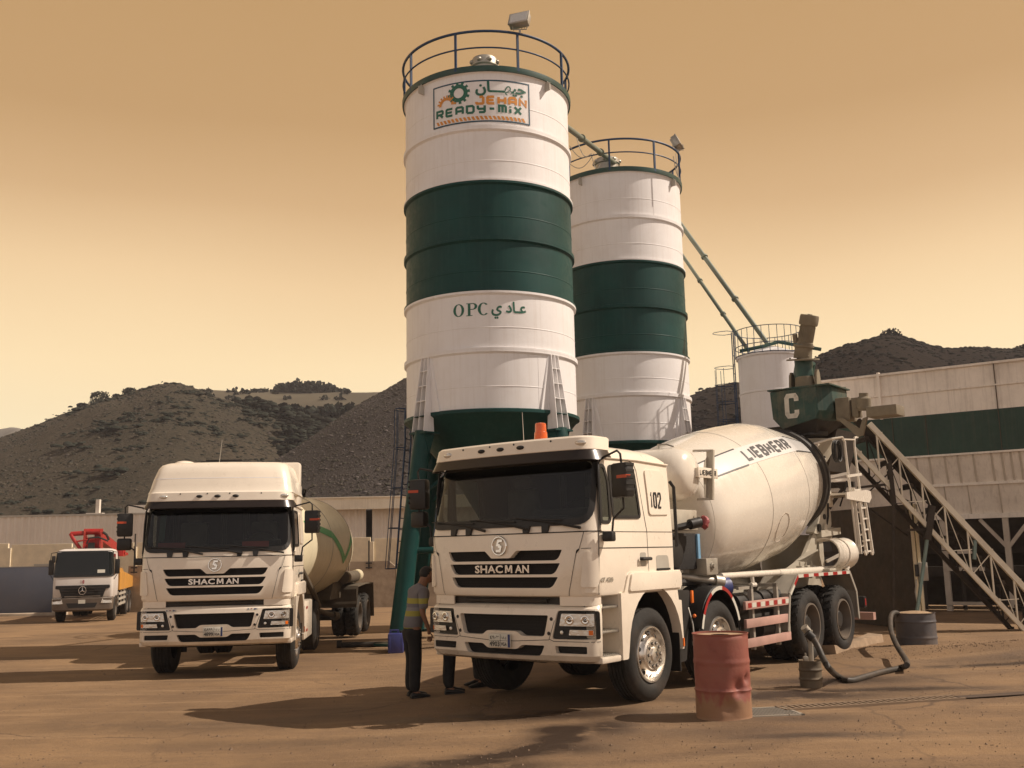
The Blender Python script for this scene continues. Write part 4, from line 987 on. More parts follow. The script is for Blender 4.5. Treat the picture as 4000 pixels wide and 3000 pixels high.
    for x0 in(-.62,-.17,.2,.72): c=vis(x0,3.04,.001); m.lathe([(.012,0),(.012,.004),(.001,.004)],10,c=c,d=(0,-1,0))
    m.build('bolt',M['black'],root)
    # --- doors
    for s in(-1,1):
        sf=lambda b,z,o=0,s=s: sidept(b,z,.002+o,s)
        A=strip([(-1.13,1.28),(-1.11,1.98),(-1.06,2.80)],.014)+strip([(-1.06,2.825),(-.35,2.83),(-.25,2.80),(-.2,2.72),(-.06,2.0),(-.04,1.30)],.009)
        A+=strip([(-1.11,1.985),(.56,1.985)],.006)+strip([(-1.12,1.80),(.56,1.80)],.009)
        art('door_seam',A,sf,M['gapdark'],root,sx=.3)
        QW=rpoly([(-1.035,2.74),(-.925,2.74),(-.86,2.56),(-.86,2.13),(-.90,2.09),(-1.05,2.09)],.045)
        DW=rpoly([(-.82,2.74),(-.32,2.74),(-.27,2.69),(-.20,2.16),(-.79,2.15)],.05)
        dr=None
        for nm,P in(('quarter_window',QW),('door_window',DW)):
            cx_=sum(p[0] for p in P)/len(P); cz_=sum(p[1] for p in P)/len(P)
            fr=art('window_seal',strip(P,.04,True),sf,M['black'],root,sy=.1,thick=.01)
            art(nm,[P],lambda b,z,o=0,s=s: sidept(b,z,.0055+o,s),M['sideglass'],root,sy=.1)
        # pressed panel behind the door and the storage recess
        P=rpoly([(-.02,2.74),(.36,2.74),(.44,2.66),(.50,2.20),(.02,2.19)],.05)
        art('rear_panel',[P],sf,W_,root,sy=.1,thick=.016)
        h=MB(); h.tube([sidept(-.27,1.665,.02,s),sidept(-.26,1.665,.045,s),sidept(-.06,1.665,.045,s),sidept(-.05,1.665,.02,s)],.021,8); h.build('door_handle',M['black'],root)
        art('handle_recess',[rpoly([(-.24,1.74),(-.10,1.74),(-.11,1.58),(-.23,1.58)],.03)],sf,M['lt_grey'],root)
        art('locker_recess',[rpoly([(.13,1.70),(.43,1.70),(.45,1.54),(.14,1.54)],[.05,.05,.01,.01])],sf,M['lt_grey'],root); h=MB(); h.box(s*1.235,s*1.262,.14,.45,1.52,1.545); h.build('locker_latch',M['black'],root)
        g_=MB(); g_.tube([sidept(-1.08,2.02,.01,s),sidept(-1.07,2.55,.02,s),sidept(-1.05,2.76,.02,s),sidept(-.96,2.83,.02,s)],.012,6); g_.build('drip_seal',M['black'],root)
        g_=MB(); g_.tube([sidept(-.98,2.835,.012,s),sidept(-.2,2.845,.012,s),sidept(.56,2.825,.014,s)],.014,6); g_.build('rain_gutter',W_,root)
        # crease bulge below the quarter window
        art('door_bulge',[rpoly([(-1.09,2.06),(-.84,2.06),(-.80,2.12),(-.78,2.06),(-.9,1.99),(-1.09,1.99)],.02)],sf,W_,root,thick=.02)
        # upper wheel panel and arch, cut as one plate
        out_=[(-.645,1.285),(-.62,1.33),(-.55,1.48),(-.50,1.515),(.69,1.515),(.69,1.285),(.60,1.275),(.62,1.15),(.69,1.14),(.705,.55),(.665,.55)]
        arch=[(.05+.625*math.cos(t),.60+.73*math.sin(t)) for t in [math.radians(d) for d in range(-3,184,11)]]
        P=out_+arch+[(-.60,.55),(-.63,.54),(-.72,.54),(-.72,1.285)]
        m=MB(); m.prism(P,lambda p:(s*1.13,p[0],p[1]),lambda p:(s*1.262,p[0],p[1]))
        m.build('wheel_arch',W_,root,20)
        m=MB(); m.prism(rpoly([(-.56,1.30),(-.49,1.50),(.68,1.50),(.68,1.30)],.03),lambda p:(s*1.255,p[0],p[1]),lambda p:(s*1.285,p[0],p[1]),bev=.012); m.build('arch_cover',W_,root,25)
        m=MB(); n_=18; m.ringloft([[(s*.72,.05+.63*math.cos(t)*k,.60+.735*math.sin(t)*k) for k in(1,)]+[(s*1.20,.05+.63*math.cos(t),.60+.735*math.sin(t)),(s*1.20,.05+.645*math.cos(t),.60+.75*math.sin(t)),(s*.72,.05+.645*math.cos(t),.60+.75*math.sin(t))] for t in[PI*i/n_ for i in range(n_+1)]])
        m.box(s*.85,s*1.22,.66,.685,.28,1.2); m.build('mud_guard',M['black'],root,40)
        q=MB(); q.box(s*1.262,s*1.275,.672,.70,.58,.68); q.build('side_marker',M['amber'],root)
        # steps
        m=MB(); m.box(s*.96,s*1.0,-1.13,-.70,.55,1.28); m.box(s*.96,s*1.23,-.725,-.70,.55,1.28); m.box(s*1.0,s*1.243,-1.12,-.72,.53,.60,.015)
        m.build('step_well',W_,root,30)
        for z in(.615,.88,1.15):
            m=MB(); m.box(s*1.0,s*1.22,-1.11,-.725,z-.025,z,.004)
            rng=random.Random(1)
            for i in range(9):
                for j in range(4): x0,y0=s*(1.03+j*.05),-1.09+i*.043; m.box(x0-.012,x0+.012,y0-.008,y0+.008,z,z+.006)
            m.build('step',M['steelgrey'],root,30)
        m=MB()
        for z in(.70,1.02): m.lathe([(.018,0),(.012,s*.035),(.001,s*.04)],8,'x',c=(s*1.0,-.88,z))
        m.build('rubber_stop',M['black'],root)
        # mirrors
        k=MB(); bx=s*1.42
        k.tube([sidept(-1.0,2.80,.01,s),(s*1.30,-1.03,2.83),(s*1.52,-1.1,2.88),(s*1.56,-1.1,2.84),(s*1.56,-1.08,2.72)],.013,8)
        K2_=MB(); K2_.tube([(s*1.56,-1.08,2.36),(s*1.56,-1.06,2.24),(s*1.40,-1.04,2.12),(s*1.38,-1.04,1.98)],.013,8)
        k.build('mirror_arm',M['black'],root)
        k=K2_; k.build('mirror_stay',M['black'],root)
        k=MB(); k.box(s*1.262,s*1.40,-1.08,-.99,1.87,1.985,.02); k.build('mirror_foot',M['black'],root)
        k=MB(); k.M=Matrix.Translation((s*1.56,-1.07,2.55))@Matrix.Rotation(-s*.25,4,'Z'); k.box(-.125,.125,-.07,.07,-.20,.19,.03)
        for j in range(5): k.box(s*.123,s*.131,-.07,.06,-.13+j*.07,-.10+j*.07)
        k.m(1).box(-.1,.1,.07,.075,-.16,.15); k.mi=0
        k.m(2).box(s*-.02,s*.131,-.0735,-.0,.015,.05); k.mi=0
        mi_=k.build('mirror',[M['black'],M['chrome'],M['mirrorred']],root)
        if s<0:
            k=MB(); k.box(-.115,.115,-.06,.06,-.1,.1,.03); w_=k.build('wide_mirror',M['black'],root); w_.location=(-1.56,-1.07,2.22)
    # --- bumper
    TB=[(.53,1.17,-1.23),(.56,1.21,-1.30),(.62,1.235,-1.345),(1.05,1.243,-1.355),(1.13,1.235,-1.34),(1.165,1.22,-1.30),(1.18,1.18,-1.24)]
    m=MB(); m.ringloft([ringpts(z,-1.10,TB,.085,.16) for z in(.53,.56,.62,.8,1.05,1.13,1.165,1.18)])
    bp=m.build('bumper',[W_,M['mesh'],M['gapdark']],root,32)
    IN=rpoly([(-.66,1.06),(.66,1.06),(.60,.825),(.29,.825),(.22,.875),(-.22,.875),(-.29,.825),(-.60,.825)],[.02,.02,.04,.03,.03,.03,.03,.04])
    LO=rpoly([(-.60,.725),(-.29,.725),(-.22,.675),(.22,.675),(.29,.725),(.60,.725),(.54,.605),(-.54,.605)],[.02,.03,.03,.03,.03,.02,.05,.05])
    m=MB(); m.mi=0
    for P in(IN,LO): m.prism(P,lambda p:(p[0],-1.6,p[1]),lambda p:(p[0],-1.235,p[1]))
    for s in(-1,1):
        m.prism([(s*a,b) for a,b in rpoly([(.78,1.115),(1.26,1.115),(1.26,.80),(.70,.80)],.03)],lambda p:(p[0],-1.6,p[1]),lambda p:(p[0],-1.19,p[1]))
        m.prism([(s*a,b) for a,b in rpoly([(.735,.725),(1.13,.725),(1.13,.645),(.75,.645)],.015)],lambda p:(p[0],-1.6,p[1]),lambda p:(p[0],-1.19,p[1]))
    c=m.build('c',[M['white']],None,0); cut(bp,c)
    m=MB()
    for P in(IN,LO):
        m.prism(P,lambda p:(p[0]*.998,-1.236,p[1]),lambda p:(p[0]*.998,-1.255,p[1]))
        z0=min(p[1] for p in P); z1=max(p[1] for p in P)
        for k in range(1,6): zz=lerp(z0,z1,k/6); m.box(-.52,.52,-1.262,-1.255,zz-.003,zz+.003)
    for s in(-1,1): m.prism([(s*a,b) for a,b in rpoly([(.74,.722),(1.125,.722),(1.125,.648),(.755,.648)],.015)],lambda p:(p[0],-1.2,p[1]),lambda p:(p[0],-1.25,p[1]))
    m.build('air_intake',M['mesh'],root,20)
    A=strip([(-1.3,.775),(-.72,.775),(-.66,.80)],.006)+strip([(1.3,.775),(.72,.775),(.66,.80)],.006)+strip([(-.76,1.17),(-.74,1.0),(-.66,.79),(-.2,.765),(.2,.765),(.66,.79),(.74,1.0),(.76,1.17)],.006)
    art('bumper_seam',A,lambda x,z,o=0:per(x,z,.0015+o,TB,.085,.16),M['gapdark'],root,sx=.07)
    m=MB()
    for s in(-1,1):
        for x0,z0 in((.70,1.02),(.66,.86)): m.lathe([(.022,0),(.018,.006),(.001,.006)],10,c=per(s*x0,z0,0,TB,.085,.16),d=(0,-1,0))
    m.build('bumper_bolt',M['black'],root)
    # dark gap with radiator behind, white side pieces
    m=MB(); m.box(-1.1,1.1,-1.22,-.9,1.15,1.27); m.tube([(-.6,-1.25,1.215),(.6,-1.25,1.215)],.02,8); m.tube([(-.55,-1.24,1.24),(.62,-1.24,1.235)],.012,6); m.build('radiator',M['chassis'],root)
    for s in(-1,1):
        art('corner_bracket',[[(s*.80,1.165),(s*1.36,1.165),(s*1.36,1.27),(s*.80,1.27)]],lambda x,z,o=0:per(x,1.3,-.045+o)+Vector((0,0,z-1.3)),W_,root,sx=.06,thick=.02)
    # headlamps
    for s in(-1,1):
        hl=MB(); hl.prism([(s*a,b) for a,b in rpoly([(.785,1.11),(1.275,1.11),(1.275,.805),(.705,.805)],.03)],lambda p:(p[0],-1.19,p[1]),lambda p:per(p[0] if abs(p[0])<1.08 else p[0],p[1],-.012,TB,.085,.16))
        H=hl.build('headlamp',M['black'],root,30)
        lf=lambda x,z,o=0:per(x,z,-.004+o,TB,.085,.16)
        art('lamp_lens',[[(s*a,b) for a,b in rpoly([(.83,1.08),(1.215,1.08),(1.215,.945),(.80,.945)],.012)]],lf,M['lens'],H,sx=.06,thick=.004)
        art('fog_lens',[[(s*a,b) for a,b in rpoly([(.93,.905),(1.20,.905),(1.20,.845),(.915,.845)],.008)]],lf,M['lens'],H,sx=.06,thick=.004)
        for x0,r in((1.10,.048),(.93,.055)):
            q=MB(); c=lf(s*x0,1.012); nn_=(lf(s*x0,1.012,.01)-c).normalized()
            q.lathe([(r,.0),(r,.012),(r*.8,.014),(r*.75,.006),(r*.45,.004),(r*.42,.016),(r*.2,.022),(.001,.022)],20,c=c,d=nn_); q.m(1).lathe([(r*.42,.017),(r*.3,.02),(.001,.024)],12,c=c,d=nn_,cap=False); q.build('reflector',[M['chrome'],M['glass']],H,40)
        q=MB(); q.lathe([(.022,0),(.02,.012),(.001,.016)],12,c=lf(s*.83,.875),d=(0,-1,0)); q.build('side_lamp',M['lens'],H)
        q=MB(); q.prism([(s*1.14,.90),(s*1.195,.90),(s*1.195,.85),(s*1.14,.85)],lambda p:lf(p[0],p[1],.004),lambda p:lf(p[0],p[1],.007)); q.build('indicator',M['amber'],H)
    # number plate
    m=MB(); m.box(-.16,.16,-1.392,-1.375,.69,.84,.004); m.m(1).box(.125,.158,-1.3945,-1.392,.692,.838); m.mi=2
    for q in strip([(-.155,.765),(.12,.765)],.004)+strip([(.015,.838),(.015,.692)],.004): m.prism(q,lambda p:(p[0],-1.392,p[1]),lambda p:(p[0],-1.3935,p[1]))
    pl=m.build('number_plate',[M['plate'],M['blue'],M['ink']],root)
    for tx_,cx_,cz_,w_,h_ in((plate,-.07,.727,.15,.058),(codes,.068,.727,.085,.042),(plate_ar,-.07,.802,.13,.045),('\ufe8d \ufed5 \ufeef',.068,.802,.08,.04)):
        A=textpolys(tx_,1,.02,width=w_,height=h_)
        if A: art('plate_characters',[[(a+cx_,b+cz_) for a,b in q] for q in A],lambda x,z,o=0:(x,-1.3945-o,z),M['ink'],pl,smooth=0)
    # roof
    if high:
        TH=[(3.06,1.22,-1.28),(3.12,1.20,-1.24),(3.28,1.17,-1.17),(3.31,1.165,-1.155),(3.50,1.11,-1.06),(3.57,1.07,-.98),(3.61,1.0,-.85),(3.63,.85,-.65)]
        m=MB(); m.ringloft([ringpts(z,.50-(z-3.06)*.1,TH,.09,.22) for z in(3.06,3.12,3.2,3.28,3.31,3.4,3.50,3.54,3.57,3.61,3.63)]); m.build('high_roof',W_,root,35)
        art('roof_seam',strip([(-1.1,3.315),(1.1,3.315)],.012),lambda x,z,o=0:per(x,z,.002+o,TH,.09,.22),M['silo_white'],root,sx=.08)
        m=MB(); m.box(-1.19,1.19,.30,.56,2.9,3.70,.05); m.box(-1.20,1.20,-.1,.56,2.86,3.3,.05); m.build('roof_fairing',W_,root)
        m=MB(); m.box(-.5,.35,-.35,.25,3.60,3.68,.02); m.box(-.42,.22,-.28,.2,3.68,3.71,.01); m.build('roof_hatch',M['black'],root)
        m=MB(); m.tube([(-.12,-.6,3.62),(-.08,-.6,4.03)],[.006,.003],5); m.build('aerial',M['lt_grey'],root)
        m=MB(); m.sphere((-.75,-.4,3.62),.18,.25,.06); m.build('roof_bump',W_,root)
    else:
        m=MB(); m.lathe([(.085,0),(.085,.05),(.082,.055),(.078,.15),(.07,.155),(.066,.255),(.05,.265),(.001,.268)],28,c=(.40,-1.02,3.04)); m.mi=1
        for f in m.bm.faces:
            if f.calc_center_median().z<3.097: f.material_index=1
        m.build('beacon',[M['beacon'],M['lt_grey']],root)
        m=MB(); m.tube([(-.10,-.7,3.03),(-.12,-.7,3.52)],[.006,.003],5); m.build('aerial',M['lt_grey'],root)
    if number:
        sf=lambda b,z,o=0: sidept(b,z,.022+o,1)
        art('fleet_number',letters(number,.05,2.27,.085,.20,.022,.027),sf,M['ink'],root,smooth=0)
        A=textpolys('47.420',1,.03,width=.27,height=.055); art('model_number',[[(a-.985,b+1.445) for a,b in q] for q in A],lambda b,z,o=0: sidept(b,z,.006+o,1),M['galv'],root,smooth=0)
    if stickers:
        for x0 in(-.70,.62):
            art('sticker',[(0,[(x0-.09,1.135),(x0+.09,1.135),(x0+.09,1.10),(x0-.09,1.10)]),],lambda x,z,o=0:per(x,z,.003+o,TB,.085,.16),M['plate'],root,sx=.05)
            art('sticker_print',[(0,[(x0-.03,1.128),(x0+.0,1.128),(x0-.015,1.106)]),(1,[(x0+.03,1.13),(x0+.085,1.115),(x0+.03,1.105)]),(1,[(x0-.075,1.128),(x0-.06,1.128),(x0-.06,1.106),(x0-.075,1.106)])],lambda x,z,o=0:per(x,z,.006+o,TB,.085,.16),[M['red'],M['blue']],root)
M['mirrorred']=mat('mirror_reflector',(.50,.06,.012),.4)
M['glassS']=mat('side_glass',(.03,.034,.032),.05,spec=.6)
M['smk']=mat('smoked_plastic',(.02,.014,.011),.3)
YAW1=.6632
T1=empty('mixer_truck',(.6468,13.1584,0),-YAW1,'white concrete mixer truck numbered 102 with cream drum and orange roof beacon','mixer truck')
make_cab(T1,False,'102','4903','\u0664\u0669\u0660\u0663','VGA')
# ---------------------------------------------------------------- mixer truck: running gear
def frame_rails(root,y1,y0=-1.0,zt=1.06):
    m=MB()
    for s in(-1,1): m.box(s*.36,s*.44,y0,y1,zt-.28,zt)
    for y in[y0+.3+k*.9 for k in range(int((y1-y0)/.9))]: m.box(-.36,.36,y,y+.1,zt-.25,zt-.04)
    return m.build('chassis',M['chassis'],root)
frame_rails(T1,7.4)
for y in(0,1.8):
    for s in(-1,1): wheel(T1,y,s,1.20)
for y in(4.95,6.33):
    for s in(-1,1): dual(T1,y,s,1.20)
m=MB()
for y in(0,1.8): m.box(-1.0,1.0,y-.07,y+.07,.42,.54,.02)
for y in(4.95,6.33): m.tube([(-1.0,y,.55),(1.0,y,.55)],.11,12); m.sphere((0,y,.55),.26,.26,.26)
m.build('axle',M['chassis'],T1)
# engine, gearbox and tanks between the axles
m=MB(); m.box(-.5,.5,-.9,.9,.6,1.2,.05); m.box(-.25,.25,.9,4.4,.65,.95,.05); m.build('engine',M['chassis'],T1)
def tape(P,w,fn,parent,name='reflective_tape',n=2):
    "red and white tape along a 2-D polyline"
    out=[]; L=0; pts=[Vector(p) for p in P]
    q=[]; 
    for a,b in zip(pts,pts[1:]):
        k=max(1,int((b-a).length/.05)); q+=[a.lerp(b,i/k) for i in range(k)]
    q.append(pts[-1]); S_=strip([tuple(p) for p in q],w)
    art(name,[((i//4)%2,s_) for i,s_ in enumerate(S_)],fn,[M['plate'],M['red']],parent)
# second axle mudguard
for s in(-1,1):
    m=MB(); n=16; pr=[]
    A_=[(1.78+.59*math.cos(t),.56+.72*math.sin(t)) for t in[math.radians(d) for d in range(12,172,10)]]
    m.ringloft([[(s*.80,a,b),(s*1.22,a,b),(s*1.245,a+(a-1.78)*-.03,b-.05),(s*1.225,a+(a-1.78)*-.05,b-.05),(s*1.2,a,b-.02),(s*.80,a,b-.02)] for a,b in A_])
    g_=m.build('mudguard',M['black'],T1,40)
    tape([(1.78+.565*math.cos(t),.56+.69*math.sin(t)) for t in[math.radians(d) for d in range(20,165,8)]],.05,lambda a,b,o=0,s=s:(s*1.25,a,b),g_)
    m=MB(); m.prism(rpoly([(.72,1.24),(1.30,1.24),(1.22,.75),(1.14,.35),(.72,.35)],.05),lambda p:(s*.80,p[0],p[1]),lambda p:(s*1.05,p[0],p[1])); m.lathe([(.66,0),(.66,.12),(.001,.12)],30,c=(s*.8,.05,.6),d=(s,0,0),cap=False) if False else None
    m.tube([(s*.85,.72,1.30),(s*.85,1.2,1.34),(s*.85,2.3,1.30)],.05,8); m.build('splash_board',M['chassis'],T1)
    q=MB(); q.box(s*1.15,s*1.18,1.12,1.17,1.08,1.24,.01); q.build('side_marker',M['amber'],T1)
    q=MB(); q.tube([(s*1.1,1.15,1.02),(s*1.18,1.1,.82),(s*1.2,1.09,.62)],.012,6); q.sphere((s*1.2,1.09,.58),.035,.02,.05); q.build('grab_handle',M['steelgrey'],T1)
    q=MB(); q.sphere((s*1.2,1.12,.92),.025); q.build('side_marker',M['amber'],T1)
    # underride side guard
    m=MB()
    for y in(2.86,3.72): m.box(s*1.13,s*1.19,y,y+.06,.35,1.24); 
    m.box(s*.5,s*1.19,2.86,2.92,1.19,1.24); m.box(s*.5,s*1.19,3.72,3.78,1.19,1.24); m.box(s*1.13,s*1.17,2.5,2.86,1.19,1.23)
    m.build('guard_post',M['grey_paint'],T1)
    for k,(z0,z1) in enumerate(((.915,1.03),(.665,.785),(.40,.52))):
        m=MB(); m.box(s*1.205,s*1.25,2.53,4.02,z0,z1,.006); r=m.build('side_rail',M['pinkrail'] if 'pinkrail' in M else M['lt_grey'],T1)
        if k==0:
            for j in range(5):
                m=MB(); m.box(s*1.2505,s*1.253,2.60+j*.29,2.71+j*.29,.94,1.005); m.build('reflector',M['red'],r)
                m=MB(); m.box(s*1.2505,s*1.2525,2.73+j*.29,2.86+j*.29,.94,1.005); m.build('white_reflector',M['plate'],r)
# tanks, battery box, air bottles
m=MB(); m.tube([(1.0,2.55,.98),(1.0,3.3,.98)],.16,16); m.tube([(1.0,3.4,1.02),(1.0,4.2,1.02)],.13,16); m.build('air_bottle',M['black'],T1)
m=MB(); m.box(.55,1.05,2.5,3.2,.5,.85,.03); m.box(.55,1.0,3.3,4.1,.55,.85,.03); m.tube([(1.0,3.3,.6),(1.0,3.75,.6)],.15,16); m.build('fuel_tank',M['chassis'],T1)
m=MB(); m.tube([(.85,2.2,1.22),(.98,2.52,1.24)],.14,12); m.build('blue_canister',M['blue'],T1)
m=MB(); m.box(-1.1,-.55,2.5,4.1,.5,1.1,.05); m.build('fuel_tank',M['chassis'],T1)
# rear mudguard of bent sheet with reflective edge
for s in(-1,1):
    OUT=[(3.92,.55),(4.05,1.08),(4.40,1.35),(6.62,1.35),(6.88,1.02),(6.92,.55)]
    m=MB(); w=.045
    rings=[[(s*.72,a,b),(s*1.26,a,b),(s*1.26,a,b-.0),(s*.72,a,b-.015)] for a,b in OUT]
    m.ringloft(rings)
    for a,b in zip(OUT,OUT[1:]): m.bar((s*1.25,a[0],a[1]-.02),(s*1.25,b[0],b[1]-.02),.02,.055,up=(0,-(b[1]-a[1]),b[0]-a[0]))
    m.prism([(4.40,1.35),(4.80,1.35),(4.62,1.1),(4.28,.95),(4.2,.5),(3.92,.5),(4.05,1.08)],lambda p:(s*.70,p[0]-.02,p[1]-.01),lambda p:(s*.74,p[0]-.02,p[1]-.01))
    g_=m.build('rear_mudguard',M['grey_paint'],T1,20)
    tape([(4.07,1.065),(4.40,1.325),(6.60,1.325)],.05,lambda a,b,o=0,s=s:(s*1.262,a,b),g_)
    # forward splash shield
    m=MB(); m.prism([(4.45,1.33),(4.95,1.33),(4.55,.85),(4.15,.45),(4.10,1.05)],lambda p:(s*.70,p[0]-.15,p[1]),lambda p:(s*1.24,p[0]-.15,p[1])) if False else m.box(s*.6,s*1.23,4.02,4.05,.5,1.08)
    m.build('splash_board',M['grey_paint'],T1)
    m=MB(); m.box(s*.93,s*1.15,7.50,7.60,.68,.88,.01);  m.tube([(s*1.04,7.5,.95),(s*1.04,6.92,1.0)],.015,6); m.box(s*1.156,s*1.162,7.50,7.6,.69,.87)
    m.build('tail_lamp',[M['black'],M['red']],T1)
    q=MB(); q.box(s*1.163,s*1.168,7.52,7.57,.72,.84); q.build('side_marker',M['red'],T1)
m=MB(); m.box(-1.2,1.2,7.75,7.87,.46,.58,.01); tb_=m.build('rear_bar',M['chassis'],T1)
for s in(-1,1): m=MB(); m.box(s*.85,s*1.215,7.745,7.875,.455,.585); m.build('bar_reflector',M['pinkrail'],tb_)
m=MB()
for s in(-1,1): m.bar((s*.4,7.3,.9),(s*.4,7.8,.55),.08,.1)
m.build('bar_bracket',M['chassis'],T1)
# sub frame and water pipe
m=MB()
for s in(-1,1): m.box(s*.40,s*.48,.9,7.3,1.07,1.32)
m.box(-.48,.48,1.9,2.2,1.07,1.55); m.build('sub_frame',M['drumgrey'],T1)
m=MB(); m.tube([(.98,2.35,1.385),(.98,4.3,1.385)],.045,12); m.tube([(.98,4.3,1.385),(.98,6.9,1.385)],.052,12); m.tube([(.98,3.35,1.36),(.98,3.38,1.24)],.03,8); m.tube([(.98,3.3,1.23),(.98,3.45,1.23)],.035,8)
m.build('water_pipe',M['drum'],T1)
m=MB(); m.tube([(.75,1.45,1.42),(1.12,1.95,1.33)],.05,12); m.tube([(1.10,1.92,1.335),(1.17,2.02,1.315)],.085,14); m.tube([(.70,1.42,1.43),(.80,1.50,1.41)],.065,12); m.build('exhaust',M['galv'],T1)
m=MB(); m.tube([(1.12,1.95,1.33),(1.176,2.03,1.312)],.068,12); m.build('exhaust_mouth',M['gapdark'],T1)
# pump unit behind the cab
m=MB(); m.box(.1,1.0,.75,1.72,2.02,2.29,.015); m.lathe([(.02,0),(.02,.01),(.001,.01)],10,'x',c=(1.0,1.62,2.2)); m.tube([(.7,1.2,2.29),(.7,1.2,2.4),(.75,1.25,2.46)],.015,6); m.build('pump_housing',M['drumgrey'],T1)
m=MB(); m.box(-.2,.97,.68,1.70,1.50,1.98,.01); m.build('oil_cooler',M['mesh'],T1)
m=MB(); m.lathe([(.19,0),(.19,.02),(.16,.03),(.05,.03),(.001,.035)],24,'x',c=(.97,1.1,1.72)); m.build('cooler_fan',M['black'],T1)
m=MB(); m.box(.9,1.0,1.69,1.76,1.48,1.97,.006); m.build('cooler_edge',mat('pale_blue_strip',(.16,.33,.50),.4),T1)
m=MB(); m.tube([(.75,.75,1.98),(1.0,1.2,2.06),(1.16,1.42,2.11)],.045,10); m.tube([(1.1,1.3,2.09),(1.17,1.45,2.12)],.07,12); m.build('suction_hose',M['black'],T1)
m=MB(); rng=random.Random(2)
m.sphere((1.2,1.52,2.115),.075,.06,.085,12,8)
for v in m.bm.verts: v.co+=Vector((rng.uniform(-1,1),rng.uniform(-1,1),rng.uniform(-1,1)))*.012
m.build('red_bag',mat('red_cloth',(.32,.07,.07),.6),T1)
m=MB(); m.box(.85,1.12,1.68,2.01,1.42,1.64,.006); m.lathe([(.055,0),(.05,.02),(.03,.022),(.03,.045),(.001,.045)],18,'x',c=(1.12,1.83,1.54)); m.build('control_box',M['galv'],T1)
m=MB(); m.tube([(.9,1.8,1.42),(.85,1.6,1.32),(.7,1.3,1.28)],.012,5); m.tube([(.6,.7,2.5),(.62,.68,1.6),(.5,.8,1.3)],.022,6); m.sphere((1.15,.78,1.92),.035); m.build('cable',M['black'],T1)
m=MB(); m.tube([(1.22,.60,2.62),(1.24,.66,2.55),(1.25,.66,1.8)],.022,8); m.build('air_pipe',M['black'],T1)
m=MB()
for s in(-.3,.8): m.bar((s,1.2,1.3),(s,1.2,2.45),.08,.08)
m.bar((.1,1.72,1.3),(.1,1.72,1.6),.1,.1); m.build('tank_stand',M['drumgrey'],T1)
# water tank across the truck
m=MB(); m.lathe([(.001,-1.12),(.2,-1.10),(.33,-1.0),(.37,-.85),(.37,.80),(.355,.92),(.30,1.03),(.2,1.09),(.001,1.12)],40,'x',c=(0,1.48,2.78)); wt=m.build('water_tank',M['drum'],T1,60)
m=MB(); m.tube([(.62,1.42,3.15),(.62,1.42,3.2)],.02,8); m.tube([(.6,1.42,3.2),(.75,1.40,3.19),(.86,1.40,3.15)],.012,6); m.build('tank_valve',M['steelgrey'],wt)
m=MB(); m.bar((1.13,1.86,2.43),(1.13,1.95,3.12),.05,.10); m.bar((.95,1.78,3.11),(1.13,1.95,3.11),.06,.03); m.bar((1.0,1.75,2.44),(1.13,1.87,2.44),.06,.03); m.prism([(1.78,2.46),(1.86,2.46),(1.93,3.05),(1.82,2.95),(1.77,2.8)],lambda p:(1.09,p[0],p[1]),lambda p:(1.10,p[0],p[1])); m.build('tank_bracket',M['drumgrey'],T1)
m=MB(); m.box(1.02,1.17,1.45,2.06,2.72,2.84,.008) if False else m.box(1.145,1.165,1.50,2.06,2.72,2.86,.003); m.box(1.06,1.15,1.50,1.53,2.73,2.85); sg_=m.build('maker_sign',M['white'],T1)
art('sign_lettering',letters('LIEBHERR',1.535,2.752,.052,.076,.013,.016),lambda b,z,o=0:(1.1675+o,b,z),M['ink'],sg_,smooth=0)
# drum
DB0,DZ0,DT=2.281,2.191,.172
ct,st=math.cos(DT),math.sin(DT)
def D(s,ang,r): # ang 0 = up, + towards the seen flank
    up=r*math.cos(ang); return Vector((r*math.sin(ang),DB0+s*ct-up*st,DZ0+s*st+up*ct))
prof=[(-.22,.001),(-.21,.30),(-.16,.60),(-.08,.84),(0,.954),(.4,1.022),(.9,1.09),(1.3,1.13),(1.613,1.152),(2.0,1.168),(2.5,1.176),(3.054,1.170),(3.3,1.14),(3.9,1.01),(4.40,.895),(4.95,.76),(5.25,.69)]
m=MB(); m.ringloft([[D(s,2*PI*k/72,r) for k in range(72)] for s,r in prof],cap1=False); dr=m.build('drum',M['drum'],T1,60)
m=MB()
def drr(s):
    for (a,b),(c,d) in zip(prof,prof[1:]):
        if a<=s<=c: return lerp(b,d,(s-a)/(c-a))
for s_ in(1.613,3.054,.02): m.tube([D(s_,2*PI*k/72,drr(s_)) for k in range(72)],.005,4,closed=True)
m.build('weld_seam',M['lt_grey'],dr)
m=MB(); pr=[(4.40,.90),(4.42,.95),(4.50,.955),(4.52,.90),(4.60,.895),(4.62,.94),(4.70,.935),(4.72,.85)]
R_=[[D(s,2*PI*k/72,r) for k in range(72)] for s,r in pr]; m.ringloft(R_,cap0=False,cap1=False); m.build('roller_ring',M['chassis'],dr,30)
m=MB()
cs,ca=2.05,2.0
pts=[]
for k in range(36):
    a=2*PI*k/36; s=cs+.21*math.cos(a); an=ca+.21*math.sin(a); pts.append(D(s,an,drr(s)+.004))
m.tube(pts,.004,5,closed=True)
for k in range(0,36,3): p=pts[k]; m.sphere(p,.010,n=6,m=4)
m.build('manhole',M['binrib'],dr)
